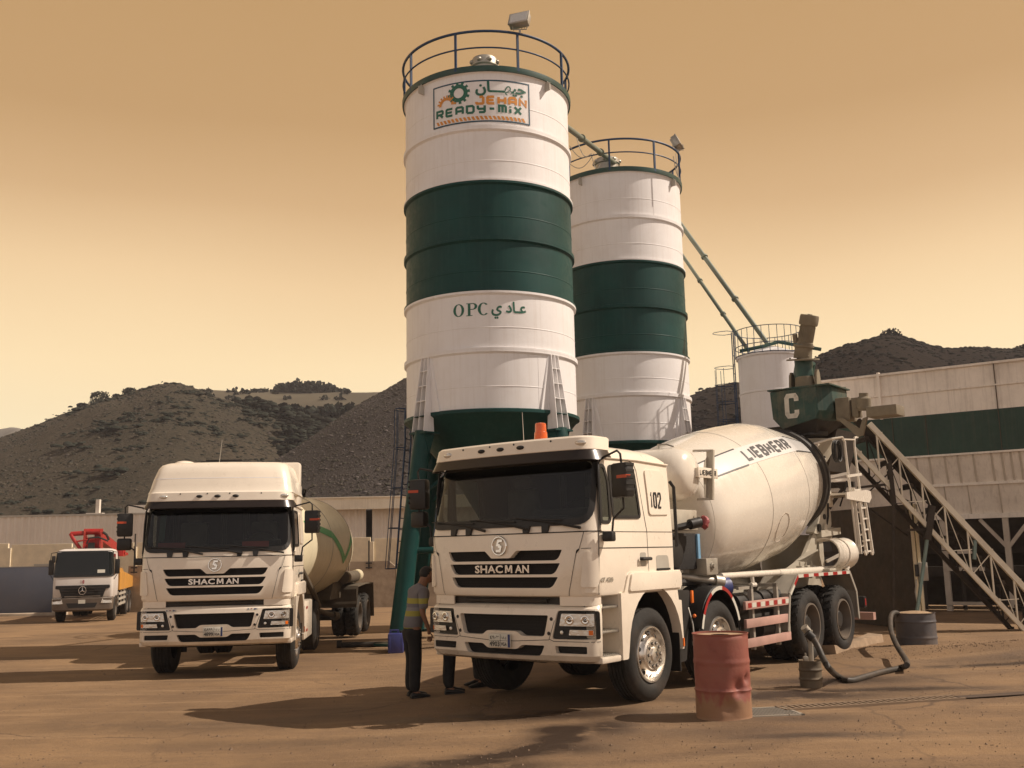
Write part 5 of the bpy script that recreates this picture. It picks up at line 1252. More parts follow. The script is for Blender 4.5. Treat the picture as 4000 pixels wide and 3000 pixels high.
# name band with stripes running along the drum
def dm(s,u,o=0): r=drr(min(max(s,0),5.2)); return D(s,u/1.15,r+.006+o)
u0=1.15*math.radians(50)
A=[(0,q) for q in [[(.15,u0+.165),(2.0,u0+.165),(2.0,u0-.175),(.15,u0-.175)],[(2.0,u0+.165),(4.36,u0+.165),(4.36,u0-.175),(2.0,u0-.175)]]]
bd_=art('name_band',A,lambda x,y,o=0:dm(x,y),[M['bandwhite']],dr,sx=.1,sy=.05,smooth=60)
A=[]
for a,b in((.15,1.35),(3.2,4.36)):
    for v in(.165,-.175): A.append([(a,u0+v+.012),(b,u0+v+.012),(b,u0+v-.012),(a,u0+v-.012)])
L_=letters('LIEBHERR',-3.62,-(u0+.135),.235,.27,.038,.075)
A+=[[(-a,-b) for a,b in q] for q in L_] if False else []
for q_ in A: art('drum_stripe',[q_],lambda x,y,o=0:dm(x,y,.003),[M['ink']],dr,sx=.12,smooth=0)
L_=letters('LIEBHERR',0,0,.185,.235,.046,.052)
# reads left to right going rearwards, tops towards the crown
art('drum_lettering',[[(1.42+a,u0+.115-b) for a,b in q] for q in L_],lambda x,y,o=0:dm(x,y,.004+o),[M['ink']],dr,sx=.1,sy=.05,smooth=0)
# front pedestal
m=MB(); m.prism([(-.45,1.3),(.45,1.3),(.35,2.4),(-.35,2.4)],lambda p:(p[0],1.92,p[1]),lambda p:(p[0],2.08,p[1])); m.lathe([(.38,0),(.38,.12),(.3,.16)],24,c=(0,1.95,2.13),d=(0,ct,st)); m.build('drum_drive',M['drumgrey'],T1)
# rear pedestal: swept plates rising to the roller blocks
m=MB()
for s in(-1,1):
    m.prism([(3.4,1.32),(6.95,1.32),(6.9,1.45),(7.0,1.85),(7.75,1.92),(7.92,2.08),(7.85,2.12),(6.9,2.02),(6.4,1.62),(5.6,1.36)],lambda p:(s*.50,p[0],p[1]),lambda p:(s*.56,p[0],p[1]))
    m.prism([(7.0,1.93),(7.95,1.99),(7.95,2.11),(7.0,2.05)],lambda p:(s*.44,p[0],p[1]),lambda p:(s*.66,p[0],p[1]))
m.box(-.56,.56,7.1,7.3,1.3,1.98); m.prism([(3.6,1.32),(5.9,1.32),(5.6,1.37),(4.2,1.37)],lambda p:(-.5,p[0],p[1]),lambda p:(.5,p[0],p[1]))
# large side skirt under the drum
m.prism([(4.2,1.33),(6.75,1.33),(6.6,1.72),(6.2,1.58),(5.5,1.40)],lambda p:(.56,p[0],p[1]),lambda p:(.72,p[0]+.05,p[1]+.0))
m.build('rear_pedestal',M['drumgrey'],T1,25)
for s in(-1,1):
    m=MB(); m.prism(rpoly([(6.75,2.0),(7.35,1.98),(7.62,2.15),(7.62,2.42),(7.48,2.52),(7.28,2.50)],.05),lambda p:(s*.46,p[0]+.0,p[1]),lambda p:(s*.62,p[0]+.0,p[1])); 
    m.m(1).lathe([(.05,0),(.05,.02),(.001,.02)],12,c=(s*.62,7.28,2.30),d=(s,0,0)); m.lathe([(.07,0),(.07,.03),(.001,.03)],14,c=(s*.62,6.98,2.10),d=(s,0,0)); m.m(0).lathe([(.09,0),(.09,.04),(.04,.05),(.001,.05)],16,c=(s*.62,7.25,2.09),d=(s,0,0))
    m.build('roller_bracket',[M['drumgrey'],M['black']],T1,30)
    m=MB(); m.lathe([(.13,-.07),(.14,-.05),(.14,.05),(.13,.07)],24,c=(s*.45,7.2,2.25),d=(0,ct,st)); m.build('roller',M['chassis'],T1)
# charging hopper, funnel and chute
hc=Vector((0,7.95,0))
m=MB(); n=28
def ell(cx,cy,rx,ry,z): return [Vector((cx+rx*math.cos(2*PI*k/n),cy+ry*math.sin(2*PI*k/n),z)) for k in range(n)]
m.ringloft([ell(0,7.7,.40,.34,3.10),ell(0,7.85,.62,.52,3.52),ell(0,7.85,.66,.56,3.76),ell(0,7.85,.68,.58,3.76),ell(0,7.85,.68,.58,3.70),ell(0,7.85,.60,.50,3.50),ell(0,7.7,.36,.30,3.10)],cap0=False,cap1=False); m.build('hopper',M['drumgrey'],T1,40)
m=MB(); m.ringloft([ell(0,7.85,.42,.36,2.95),ell(0,8.0,.28,.24,2.3),ell(0,8.02,.26,.22,2.2)],cap0=False); m.prism([(7.35,2.6),(7.8,2.5),(8.1,2.5),(7.9,3.3),(7.5,3.6)],lambda p:(.44,p[0],p[1]),lambda p:(.50,p[0],p[1])); m.build('funnel',M['drum'],T1,40)
m=MB()
for s in(-1,1): m.bar((s*.55,7.2,2.5),(s*.62,7.15,3.6),.06,.06); m.bar((s*.62,7.15,3.6),(s*.5,7.8,3.74),.05,.05)
m.bar((.70,7.36,2.55),(.72,7.18,3.35),.07,.07); m.build('hopper_frame',M['drum'],T1)
# inspection platform, rails, ladder
m=MB(); m.box(.45,1.05,7.35,8.45,2.68,2.72); m.prism([(7.45,2.72),(7.45,2.60),(8.6,2.56),(8.75,2.66),(8.72,2.78),(8.5,2.80)],lambda p:(1.05,p[0]-.2,p[1]),lambda p:(1.08,p[0]-.2,p[1])); m.build('platform',M['drum'],T1)
m=MB()
X0=.98
m.tube([(.55,7.05,3.60),(.80,7.30,3.70),(X0,7.52,3.74),(X0,7.62,3.66),(X0,7.62,3.55),(X0,7.85,1.70)],.022,8)
m.tube([(X0,8.32,3.80),(X0,8.15,3.78),(X0,8.12,3.68),(X0,8.12,3.60),(X0,8.28,2.3)],.022,8)
m.tube([(X0,7.52,3.70),(X0,8.15,3.74)],.016,6)
m.bar((.5,7.15,2.95),(X0,7.6,3.08),.03,.05); m.bar((.6,7.25,2.93),(X0,7.7,2.98),.03,.05); m.bar((X0,7.6,3.03),(X0,8.35,3.10),.03,.05)
m.build('handrail',M['drum'],T1)
m=MB()
for k,(dy) in enumerate((.0,)):
    for y0 in(7.80,8.12): m.bar((X0+.03,y0,2.82),(X0+.06,y0+.04,1.62),.03,.05)
    for j in range(6): m.bar((X0+.035,7.82,2.78-j*.205),(X0+.035,8.14,2.80-j*.205),.03,.03)
for y0 in(7.88,8.20): m.bar((X0+.10,y0-.02,2.55),(X0+.12,y0+.10,1.62),.03,.05)
for j in range(5): m.bar((X0+.1,7.90,2.45-j*.2),(X0+.1,8.24,2.47-j*.2),.03,.03)
for y0 in(7.95,8.29): m.lathe([(.05,0),(.05,.03),(.001,.03)],12,'x',c=(X0+.1,y0,1.64))
m.bar((X0,7.75,1.75),(.6,7.3,1.5),.05,.05); m.build('ladder',M['drum'],T1)
# hose coil on the rail
m=MB()
for k in range(3): m.tube([(.80+k*.03,7.6+.16*math.cos(a*PI/10),3.50+.2*math.sin(a*PI/10)) for a in range(20)],.014,6,closed=True)
m.tube([(.8,7.75,3.55),(.85,8.0,3.3),(.8,8.05,2.9),(.7,7.9,2.5)],.016,6); m.tube([(.7,7.3,3.4),(.72,7.3,2.8),(.65,7.4,2.3),(.6,7.4,2.1)],.02,6); m.build('hose',M['black'],T1)
# chute trough stowed at the flank
def chute():
    m=MB(); y0,y1=6.25,7.15; n=14; c=(.98,1.64); r=.255
    o=[]; 
    for i,y in enumerate((y0,y0+.03,y1-.03,y1)):
        rr=r+(.02 if i in(0,3) else 0)
        o.append([(c[0]+rr*math.cos(t),y,c[1]+rr*math.sin(t)) for t in[math.radians(-118+236*k/n) for k in range(n+1)]]+[(c[0]+(rr-.015)*math.cos(t),y,c[1]+(rr-.015)*math.sin(t)) for t in[math.radians(118-236*k/n) for k in range(n+1)]])
    m.ringloft(o); m.tube([(c[0]+.265*math.cos(t),6.75,c[1]+.265*math.sin(t)) for t in[math.radians(-118+236*k/n) for k in range(n+1)]],.012,6)
    m.bar((.98,6.45,1.35),(.98,6.5,1.42),.05,.05); m.bar((1.1,6.9,1.35),(1.1,7.0,1.42),.05,.05); return m.build('chute',M['drum'],T1,40)
chute()
m=MB(); 
for y in(5.55,6.05,5.8): m.box(.75,.85,y,y+.12,1.32,1.46,.01); m.tube([(.8,y+.05,1.46),(.8,y+.05,1.52)],.015,6)
m.box(.8,1.15,6.0,6.3,1.36,1.40,.01); m.build('chute_clamp',M['drumgrey'],T1)
# ---------------------------------------------------------------- tractor with high roof
gL=g0(-5.14,18.4)
T2=empty('tractor_truck',(-5.1435,18.4313,gL),.0974,'white tractor truck with high roof and red cards behind its windscreen, left of the silos','truck')
make_cab(T2,True,None,'4899','\u0664\u0668\u0669\u0669','VGA',True)
frame_rails(T2,4.9)
for s in(-1,1): wheel(T2,0,s,1.20); dual(T2,3.62,s,1.22,.52,'road')
m=MB(); m.box(-1.0,1.0,-.07,.07,.42,.54,.02); m.tube([(-1,3.62,.55),(1,3.62,.55)],.11,12); m.build('axle',M['chassis'],T2)
m=MB(); m.box(-.5,.5,-.9,.9,.55,1.2,.05); m.build('engine',M['chassis'],T2)
for s in(-1,1):
    m=MB(); m.box(s*.95,s*1.20,1.35,2.75,.38,1.10,.03); sk=m.build('side_skirt',M['white'],T2)
    m=MB(); 
    for z in(.52,.95):
        for k in range(3): m.box(s*1.201,s*1.204,1.55+k*.12,1.62+k*.12,z,z+.05)
    m.build('reflector',M['red'],sk)
    m=MB(); m.box(s*.6,s*1.2,1.0,1.35,.5,1.05,.03); m.build('battery_box',M['black'],T2)
    # cards behind the windscreen
for x0,x1 in((-.98,-.52),(.42,.86)): art('card',[[(x0,2.13),(x1,2.13),(x1,2.23),(x0,2.23)]],lambda x,z,o=0:per(x,z,-.03),mat('faded_red_card',(.30,.04,.035),.5),T2,sx=.1)
art('curtain',[[(-.98,2.26),(-.88,2.26),(-.88,2.70),(-.98,2.70)]],lambda x,z,o=0:per(x,z,-.03),mat('green_cloth',(.035,.075,.06),.4),T2)
m=MB(); m.lathe([(.4,0),(.4,.06),(.3,.08)],24,c=(0,3.6,1.1)); m.build('fifth_wheel',M['chassis'],T2)
# ---------------------------------------------------------------- cement semitrailer
TT=empty('tank_trailer',(-5.33,20.35,g0(-5.3,24)),-.008,'cream tank semitrailer with green zigzag stripe coupled behind the high roof truck','trailer')
zc=2.02-g0(-5.3,24)
TP=[(0,.02),(.03,.35),(.10,.62),(.22,.84),(.45,1.0),(.8,1.07),(1.6,1.13),(2.8,1.18),(3.8,1.21),(5.2,1.21),(5.9,1.12),(6.8,.85),(7.2,.5),(7.3,.05)]
def tr_(s):
    for (a,b),(c,d) in zip(TP,TP[1:]):
        if a<=s<=c: return lerp(b,d,(s-a)/(c-a))
    return .1
def TD(s,a,o=0): r=tr_(s)+o; return Vector((r*math.sin(a),s,zc+r*math.cos(a)))
m=MB(); m.ringloft([[TD(s,2*PI*k/64) for k in range(64)] for s,_ in TP]); tk=m.build('tank',M['tank'],TT,60)
for s in(2.8,5.2): m=MB(); m.tube([TD(s,2*PI*k/64,.002) for k in range(64)],.008,4,closed=True); m.build('weld_seam',M['lt_grey'],tk)
for sg in(-1,1):
    pts=[(.75,66),(1.0,68),(2.8,78),(4.3,106),(5.15,80)]
    q=[(s,math.radians(a)*1.15) for s,a in pts]
    A=strip(q,.165)
    art('zigzag_stripe',A,lambda x,y,o=0,sg=sg:(lambda p:Vector((p.x*sg,p.y,p.z)))(TD(x,y/1.15,.006)),M['stripe'],tk,sx=.15,sy=.1,smooth=60)
m=MB()
m.box(-.25,.25,2.0,3.4,zc+1.12,zc+1.2); 
for k in range(3): m.lathe([(.26,0),(.26,.12),(.29,.13),(.29,.18),(.001,.2)],18,c=(0,1.9+k*.9,zc+1.08))
rng=random.Random(3)
for k in range(12): a=rng.uniform(0,6.3); y0=2.0+rng.uniform(0,1.9); m.bar((.33*math.cos(a),y0,zc+1.15),(.38*math.cos(a),y0+rng.uniform(-.1,.1),zc+1.34),.04,.04)
m.build('manhole',M['black'],tk)
m=MB()
for s in(-1,1): m.box(s*.42,s*.52,.3,8.4,1.02,1.22); m.prism([(4.2,1.0),(7.9,1.0),(7.9,1.3),(5.4,1.75),(4.9,1.6)],lambda p:(s*.5,p[0],p[1]),lambda p:(s*.85,p[0],p[1]))
m.box(-1.2,1.2,5.7,5.8,.75,1.1); m.build('frame',M['trailerbrown'],TT)
for y in(6.35,7.7):
    for s in(-1,1): dual(TT,y,s,1.22,.50,'lug')
m=MB()
for y in(6.35,7.7): m.tube([(-1,y,.5),(1,y,.5)],.1,12)
m.build('axle',M['chassis'],TT)
for s in(-1,1):
    m=MB(); O_=[(5.6,.85),(5.75,1.28),(7.0,1.32),(8.35,1.3),(8.5,.4)]
    m.ringloft([[(s*.6,a,b),(s*1.28,a,b),(s*1.28,a,b-.03),(s*.6,a,b-.03)] for a,b in O_]); m.box(s*.6,s*1.26,5.62,5.66,.75,1.2); m.build('mudguard',M['trailerbrown'],TT,20)
m=MB(); m.tube([(1.0,5.2,1.50),(1.0,6.9,1.50)],.15,18); q=m.build('hose_tube',M['trailerbrown'],TT)
m=MB(); m.tube([(1.0,6.9,1.50),(1.0,7.4,1.52)],.155,18); m.tube([(1.0,6.93,1.50),(1.0,6.98,1.5)],.165,18); m.build('hose_tube_end',M['tank'],TT)
m=MB(); m.tube([(1.0,7.4,1.52),(1.0,7.5,1.52)],.05,10); m.tube([(.95,5.4,1.72),(.95,5.6,1.80),(.95,5.8,1.72)],.02,6); m.build('hose_cap',M['red'],TT)
m=MB(); m.tube([(.9,.4,1.95),(1.0,1.6,1.25),(.95,2.4,.95)],.06,10); m.tube([(.5,3.0,.95),(.6,3.8,.8),(.9,4.5,.62)],.06,10); m.tube([(.88,4.45,.63),(.95,4.6,.6)],.1,12); m.tube([(.4,1.0,1.0),(.5,2.6,.7),(.45,3.0,.45)],.05,8)
m.bar((.6,3.2,1.0),(.6,3.2,.25),.1,.1); m.bar((-.6,3.2,1.0),(-.6,3.2,.25),.1,.1); m.box(.5,.7,3.1,3.3,.2,.25); m.build('discharge_pipe',M['trailerbrown'],TT)
# ---------------------------------------------------------------- concrete pump truck far left
PC=at(347,2230,37.9); gp=-.43
T3=empty('pump_truck',(PC.x-.6,39.3,gp),.27,'small white truck with red folded pump boom and number 18, parked by the far wall','pump truck')
T3.scale=(.87,1,1)

SP=[(.88,1.16,-1.30),(.95,1.19,-1.34),(1.35,1.2,-1.35),(1.66,1.19,-1.33),(2.58,1.12,-1.18),(2.66,1.05,-1.08),(2.70,.9,-.9)]
m=MB(); m.ringloft([ringpts(z,.45,SP,.05,.14) for z in(.88,.95,1.35,1.66,2.1,2.58,2.66,2.70)]); m.build('cab',M['pumpwhite'],T3)
pf=lambda x,z,o=0:per(x,z,.006+o,SP,.05,.14)
art('windscreen_seal',[rpoly([(-1.19,2.62),(1.19,2.62),(1.24,1.66),(-1.24,1.66)],.12)],pf,M['black'],T3,sx=.1,sy=.2,thick=.015)
art('windscreen',[rpoly([(-1.12,2.57),(1.12,2.57),(1.16,1.72),(-1.16,1.72)],.1)],lambda x,z,o=0:pf(x,z,.018),M['glass'],T3,sx=.1,sy=.2)
art('paper',[[(.55,1.80),(.85,1.80),(.85,1.92),(.55,1.92)]],lambda x,z,o=0:pf(x,z,.024),M['plate'],T3)
GR=rpoly([(-1.06,1.36),(1.06,1.36),(1.06,1.24),(.92,1.22),(.80,.92),(.72,.86),(-.72,.86),(-.80,.92),(-.92,1.22),(-1.06,1.24)],.02)
art('grille',[GR],lambda x,z,o=0:pf(x,z,.004+o),M['mesh'],T3,sx=.1,thick=.02)
m=MB()
for z in(.98,1.07,1.16,1.26): m.box(-.85+.0,.85,-1.385,-1.372,z-.01,z+.01)
m.build('grille_bar',M['chassis'],T3)
m=MB(); m.tube([(.145*math.cos(a*PI/14),-1.40,1.17+.145*math.sin(a*PI/14)) for a in range(28)],.014,6,closed=True)
for k in range(3): a=PI/2+k*2*PI/3; m.tube([(0,-1.40,1.17),(.14*math.cos(a),-1.40,1.17+.14*math.sin(a))],[.022,.006],6)
m.build('star_emblem',M['chrome'],T3)
art('fleet_number',letters('18',-.10,1.42,.07,.13,.04,.025),lambda x,z,o=0:pf(x,z,.004),mat('faded_red_paint',(.35,.06,.07),.5),T3,smooth=0)
TBP=[(.42,1.10,-1.30),(.48,1.2,-1.40),(.88,1.22,-1.42),(.93,1.18,-1.34)]
m=MB(); m.ringloft([ringpts(z,-1.0,TBP,.08,.16) for z in(.42,.48,.7,.88,.93)]); bp_=m.build('bumper',mat('dark_bumper',(.11,.085,.065),.6,var=.15,dirt=.3),T3)
bf_=lambda x,z,o=0:per(x,z,.004+o,TBP,.08,.16)
art('air_intake',[rpoly([(-.62,.72),(.62,.72),(.52,.55),(-.52,.55)],.02)],bf_,M['mesh'],T3,sx=.1)
art('number_plate',[rpoly([(-.14,.84),(.14,.84),(.14,.70),(-.14,.70)],.01)],lambda x,z,o=0:bf_(x,z,.006),M['plate'],T3)
for s in(-1,1): art('headlamp',[[(s*a,b) for a,b in rpoly([(.82,.90),(1.16,.90),(1.18,.70),(.74,.70)],.02)]],lambda x,z,o=0:bf_(x,z,.004+o),M['lens'],T3,sx=.06,thick=.01)
for s in(-1,1):
    art('door_window',[rpoly([(-1.0,2.5),(-.25,2.5),(-.2,1.75),(-1.08,1.68)],.06)],lambda b,z,o=0,s=s:sidept(b,z,.006,s,SP),M['glassS'],T3)
    m=MB(); m.box(s*1.22,s*1.42,-1.15,-1.05,1.75,2.3,.03); m.tube([(s*1.1,-1.15,2.58),(s*1.33,-1.15,2.55),(s*1.35,-1.12,2.3)],.015,6); m.tube([(s*1.33,-1.12,1.75),(s*1.2,-1.1,1.55)],.015,6); m.build('mirror',M['black'],T3)
m=MB(); m.box(-1.18,-1.3,-1.2,-1.0,2.2,2.45,.03); m.build('coiled_hose',M['black'],T3)
frame_rails(T3,7.4,-1.0,.95)
for s in(-1,1):
    wheel(T3,0,s,1.18,.5,'road','steel'); dual(T3,4.3,s,1.2,.5,'road'); dual(T3,5.6,s,1.2,.5,'road')
    m=MB()
    for z in(.55,.75,.95): m.box(s*1.16,s*1.2,1.0,3.6,z-.05,z+.04)
    for y in(1.1,2.3,3.5): m.box(s*1.1,s*1.16,y,y+.06,.45,1.05)
    m.build('side_guard',M['lt_grey'],T3)
YEL=mat('orange_yellow_body',(.55,.27,.05),.5,dirt=.35,var=.1)
m=MB()
for s in(-1,1): m.prism([(1.0,1.1),(6.6,1.1),(6.6,1.55),(2.4,1.8),(1.8,1.95),(1.0,1.8)],lambda p:(s*.8,p[0],p[1]),lambda p:(s*1.2,p[0],p[1]))
m.build('deck_box',YEL,T3)
RED=mat('boom_red',(.38,.014,.012),.4,var=.2,dirt=.4)
m=MB()
for s in(-.34,.34): m.prism([(.55,2.55),(1.4,2.55),(1.35,3.35),(1.0,3.48),(.65,3.35)],lambda p:(s-.03,p[0],p[1]),lambda p:(s+.03,p[0],p[1]))
m.box(-.32,.32,.9,1.3,2.5,3.15); m.tube([(-.4,.95,3.38),(.4,.95,3.38)],.12,14); m.tube([(-.95,.9,3.30),(-.4,.95,3.33)],.09,12); m.tube([(-.95,.9,3.30),(-.85,.8,3.15),(-.45,.7,2.68)],.075,12); m.tube([(-.65,.6,3.0),(.1,.6,3.1)],.03,8)
m.bar((.2,1.1,3.2),(.25,7.2,2.75),.35,.38); m.bar((-.3,1.3,2.6),(-.3,6.8,2.5),.3,.32); m.bar((.75,.9,2.65),(1.25,3.0,2.5),.1,.1); m.tube([(.95,.9,2.58),(1.4,.9,2.55)],.09,12); m.prism([(.55,2.45),(1.5,2.45),(1.5,2.62),(.55,2.68)],lambda p:(-.8,p[0],p[1]),lambda p:(1.35,p[0],p[1]-.05))
m.build('boom',RED,T3,30)
m=MB(); m.tube([(-.2,.5,2.9),(-.1,.45,3.12),(.3,.45,3.15),(.7,.5,3.0)],.035,8); m.tube([(.45,.6,3.35),(.6,.6,3.25),(.7,.7,3.05)],.05,8); m.prism([(.48,2.62),(.5,2.95),(.54,2.95),(.54,2.62)],lambda p:(-.14,p[0],p[1]),lambda p:(.14,p[0],p[1])); m.build('boom_hose',M['black'],T3)
m=MB(); m.box(.9,1.2,6.7,7.3,.5,1.5,.02); m.build('rear_hopper',M['chassis'],T3)
# ---------------------------------------------------------------- batching head with letter C, over the mixer
def local(root_name,b0,label,cat,a0=0):
    th=YAW1; rrv=Vector((math.sin(th),math.cos(th),0)); nnv=Vector((math.cos(th),-math.sin(th),0))
    o=Vector((.6468,13.1584,0))+rrv*b0+nnv*a0
    return empty(root_name,o,-th,label,cat)
H=local('batching_head',6.9,'dusty green batching head lettered C hanging over the mixer hopper','mixing plant')
# local space: x = truck lateral, y rearwards from the front face of the box
DG=M['dustgreen']
def hx(x): return x
m=MB(); P0=[(-.10,4.62),(.78,4.66),(.80,4.20),(.74,4.06),(.10,3.92),(-.07,4.12)]
F0=[Vector((x,0,z)) for x,z in P0]; F1=[Vector((x+(.22 if x>.5 else 0),.95,z+(.05 if z>4.5 else 0))) for x,z in P0]
m.ringloft([F0,[Vector((lerp(a.x,b.x,.35)+(.12 if a.x>.5 else 0),.25,a.z)) for a,b in zip(F0,F1)],F1])
m.box(-.14,1.05,-.03,1.0,4.645,4.67); box_=m.build('hopper_box',DG,H,20)
m=MB(); m.ringloft([[Vector((.1,0.02,3.93)),Vector((.76,.02,4.08)),Vector((1.0,.95,4.08)),Vector((.1,.95,3.93))],[Vector((.3,.3,3.78)),Vector((.62,.3,3.80)),Vector((.66,.7,3.80)),Vector((.3,.7,3.78))]]); m.tube([(.46,.5,3.86),(.46,.5,3.80)],.28,20); m.build('rubber_skirt',M['chassis'],H,20)
m=MB(); t_=.078; 
art('letter_c',letters('C',.175,4.10,.27,.46,0,.085),lambda x,z,o=0:(x,-.006-o,z),mat('dusty_white_letter',(.62,.58,.50),.6,dirt=.4),H,thick=.004,smooth=0)
m=MB()
# discharge spout, yoke and the drive on top
m.tube([(.42,.42,4.66),(.42,.42,5.25)],.165,24); m.tube([(.42,.42,4.66),(.42,.42,4.70)],.25,24)
sp_=m.build('spout',M['green'],H)
m=MB(); m.lathe([(.30,0),(.30,.03),(.17,.035)],28,c=(.42,.40,5.22),d=(.10,-.15,1)); m.lathe([(.17,0),(.16,.2),(.19,.22),(.19,.26)],24,c=(.43,.37,5.25),d=(.22,-.12,1))
for k in range(8): a=k*PI/4; m.lathe([(.02,0),(.015,.02),(.001,.02)],6,c=(.42+.25*math.cos(a),.40+.25*math.sin(a),5.25))
m.build('flange',M['dusty'],H)
m=MB(); ax_=Vector((.30,-.10,1)).normalized(); c0=Vector((.50,.34,5.50)); m.lathe([(.15,0),(.15,.04),(.135,.05),(.135,.36),(.165,.37),(.175,.40),(.175,.52),(.165,.56),(.10,.565)],28,c=c0,d=ax_)
u_,v_=m.frame(ax_)
for k in range(22):
    a=2*PI*k/22; p=c0+(u_*math.cos(a)+v_*math.sin(a))*.137; m.bar(p+ax_*.06,p+ax_*.35,.008,.014,up=(u_*math.cos(a)+v_*math.sin(a)))
m.mi=1; m.lathe([(.10,.566),(.001,.566)],20,c=c0,d=ax_,cap=False); m.mi=0; m.lathe([(.05,.567),(.04,.58),(.001,.58)],12,c=c0,d=ax_); m.tube([c0+Vector((-.16,-.02,.05)),c0+Vector((-.16,-.05,.22))],.05,8)
m.build('motor',[M['dusty'],M['black']],H,35)
m=MB()
for x in(.17,.67): m.prism([(.30,4.67),(.54,4.67),(.50,4.95),(.46,5.02),(.40,5.02),(.34,4.95)],lambda p,x=x:(x-.02,p[0],p[1]),lambda p,x=x:(x+.02,p[0],p[1]))
m.lathe([(.19,0),(.17,.22),(.14,.24)],20,c=(.42,.42,4.68)); m.build('yoke',M['dusty'],H)
m=MB(); m.tube([(.38,.62,5.22),(-.55,1.5,3.0),(-1.2,2.1,1.5)],.19,22); m.build('screw_conveyor',M['green'],H)
m=MB(); m.box(1.02,1.28,.25,.62,4.0,4.42,.02); m.box(1.30,1.42,.3,.5,4.05,4.40,.01); m.lathe([(.10,0),(.13,.05),(.13,.22),(.08,.26),(.08,.32),(.001,.32)],18,c=(1.50,.35,4.15),d=(.1,-.1,1)); m.box(1.62,2.15,.1,.55,4.0,4.18,.01)
m.prism([(1.05,4.05),(1.15,4.05),(1.45,3.82),(1.52,4.0),(1.60,4.02),(1.50,3.70),(1.40,3.68)],lambda p:(p[0],.2,p[1]),lambda p:(p[0],.26,p[1])); m.build('gearbox',M['dusty'],H,30)
m=MB()
for x,y in((-1.6,1.6),(-1.6,4.4)): m.bar((x,y,0),(x,y,4.1),.14,.14)
for z in(1.6,3.1,4.0):
    m.bar((-1.6,1.6,z),(-1.6,4.4,z),.1,.12); m.bar((-1.6,4.4,z),(-.2,4.4,z),.1,.12)
m.bar((-1.6,1.0,4.02),(1.0,1.0,4.02),.12,.14); m.bar((-1.6,1.0,4.02),(-1.6,4.4,4.02),.12,.14); m.bar((-1.6,1.6,3.2),(-1.6,1.0,4.0),.08,.08); m.bar((-1.6,4.4,1.6),(-.4,4.4,3.1),.06,.06)
m.ringloft([[(-1.2,1.0,3.95),(.75,1.0,3.95),(.75,2.2,3.95),(-1.2,2.2,3.95)],[(-.4,1.3,3.2),(.4,1.3,3.2),(.4,2.4,3.2),(-.4,2.4,3.2)]])
m.build('support_frame',M['shadesteel'],H)
# ---------------------------------------------------------------- belt conveyor
YC=21.0
def cz(px,py,Y=YC): return at(px,py,Y)
A0,A1=cz(3395,1655),cz(4000,2295); dv=(A1-A0); L_=dv.length; dv.normalize(); B0,B1=cz(3330,1745),cz(4000,2388)
up_=Vector((-dv.z,0,dv.x)) if dv.x>0 else Vector((0,0,1)); hgt=(B0-A0).dot(up_); hgt=-abs(hgt)
Tot=L_+1.4; org=Vector((A0.x-.35*0,YC,A0.z)); K=empty('belt_conveyor',(org.x+dv.x*Tot,org.y,0),0,'inclined lattice belt conveyor running down to the right in front of the bins','conveyor')
Ko=K.location
def kp(s,h,w): return org+dv*s+up_*h+Vector((0,w,0))-Ko
W0=0; W1=.62
def chord(nm,h,w,r=.045,s0=0): 
    m=MB(); m.bar(kp(s0,h,w),kp(Tot,h,w),r*1.6,r*2.2,up=up_); 
    for k in range(int(Tot/.8)): m.box(*[c for p in [kp(.3+k*.8,h+.04,w)] for c in(p.x-.02,p.x+.02,p.y-.05,p.y+.05,p.z-.02,p.z+.02)])
    return m.build(nm,M['convsteel'],K)
chord('top_chord',0,W0,.05); chord('bottom_chord',hgt,W0,.04,-.3); CVs=M['convsteel']; M['convsteel']=M['shadesteel']; chord('top_chord',0,W1,.05); chord('bottom_chord',hgt,W1,.04,-.3); M['convsteel']=CVs  # rear truss coloured dark to stand for the conveyor's shaded underside
m2=MB(); n=int(Tot/.66)
for w in(W0,W1):
    m=MB()
    for k in range(n):
        s=.25+k*.66; dx=-hgt*dv.z/dv.x if dv.x else 0
        top=kp(s,-.03,w); sb=s-hgt*(-dv.z)/1*0
        # vertical member: drop straight down from the top chord to the bottom chord
        tlen=(-hgt)/abs(up_.z); bot=Vector((top.x,top.y,top.z-tlen*1.0)); 
        m.bar(top,bot,.03,.03); nx=kp(s+.66,-.03,w)
        m.bar(Vector((bot.x,bot.y,bot.z)),Vector((bot.x+abs(tlen*dv.x/abs(dv.z))*.62,bot.y,bot.z+.02)) if k%2 else nx,.018,.018)
        m.bar(top,Vector((nx.x,nx.y,nx.z-tlen)),.014,.014)
    m.build('lattice',M['convsteel'] if w==W0 else M['shadesteel'],K)
for k in range(int(Tot/.66)):
    m2=MB(); s=.2+k*.66; m2.bar(kp(s,hgt*.5,W0+.03),kp(s,hgt*.5,W1-.03),.03,.05)
    m2.tube([kp(s,hgt*.35,W0+.1),kp(s,hgt*.35,W1-.1)],.05,8); m2.build('idler',M['shadesteel'],K)
m=MB(); m.ringloft([[kp(s,-.03,W0+.08),kp(s,-.10,(W0+W1)/2),kp(s,-.03,W1-.08),kp(s,-.05,W1-.08),kp(s,-.12,(W0+W1)/2),kp(s,-.05,W0+.08)] for s in(-.2,Tot)]); m.ringloft([[kp(s,hgt+.10,W0+.2),kp(s,hgt+.10,W1-.2),kp(s,hgt+.08,W1-.2),kp(s,hgt+.08,W0+.2)] for s in(-.2,Tot)]); m.build('belt',M['shadesteel'],K)
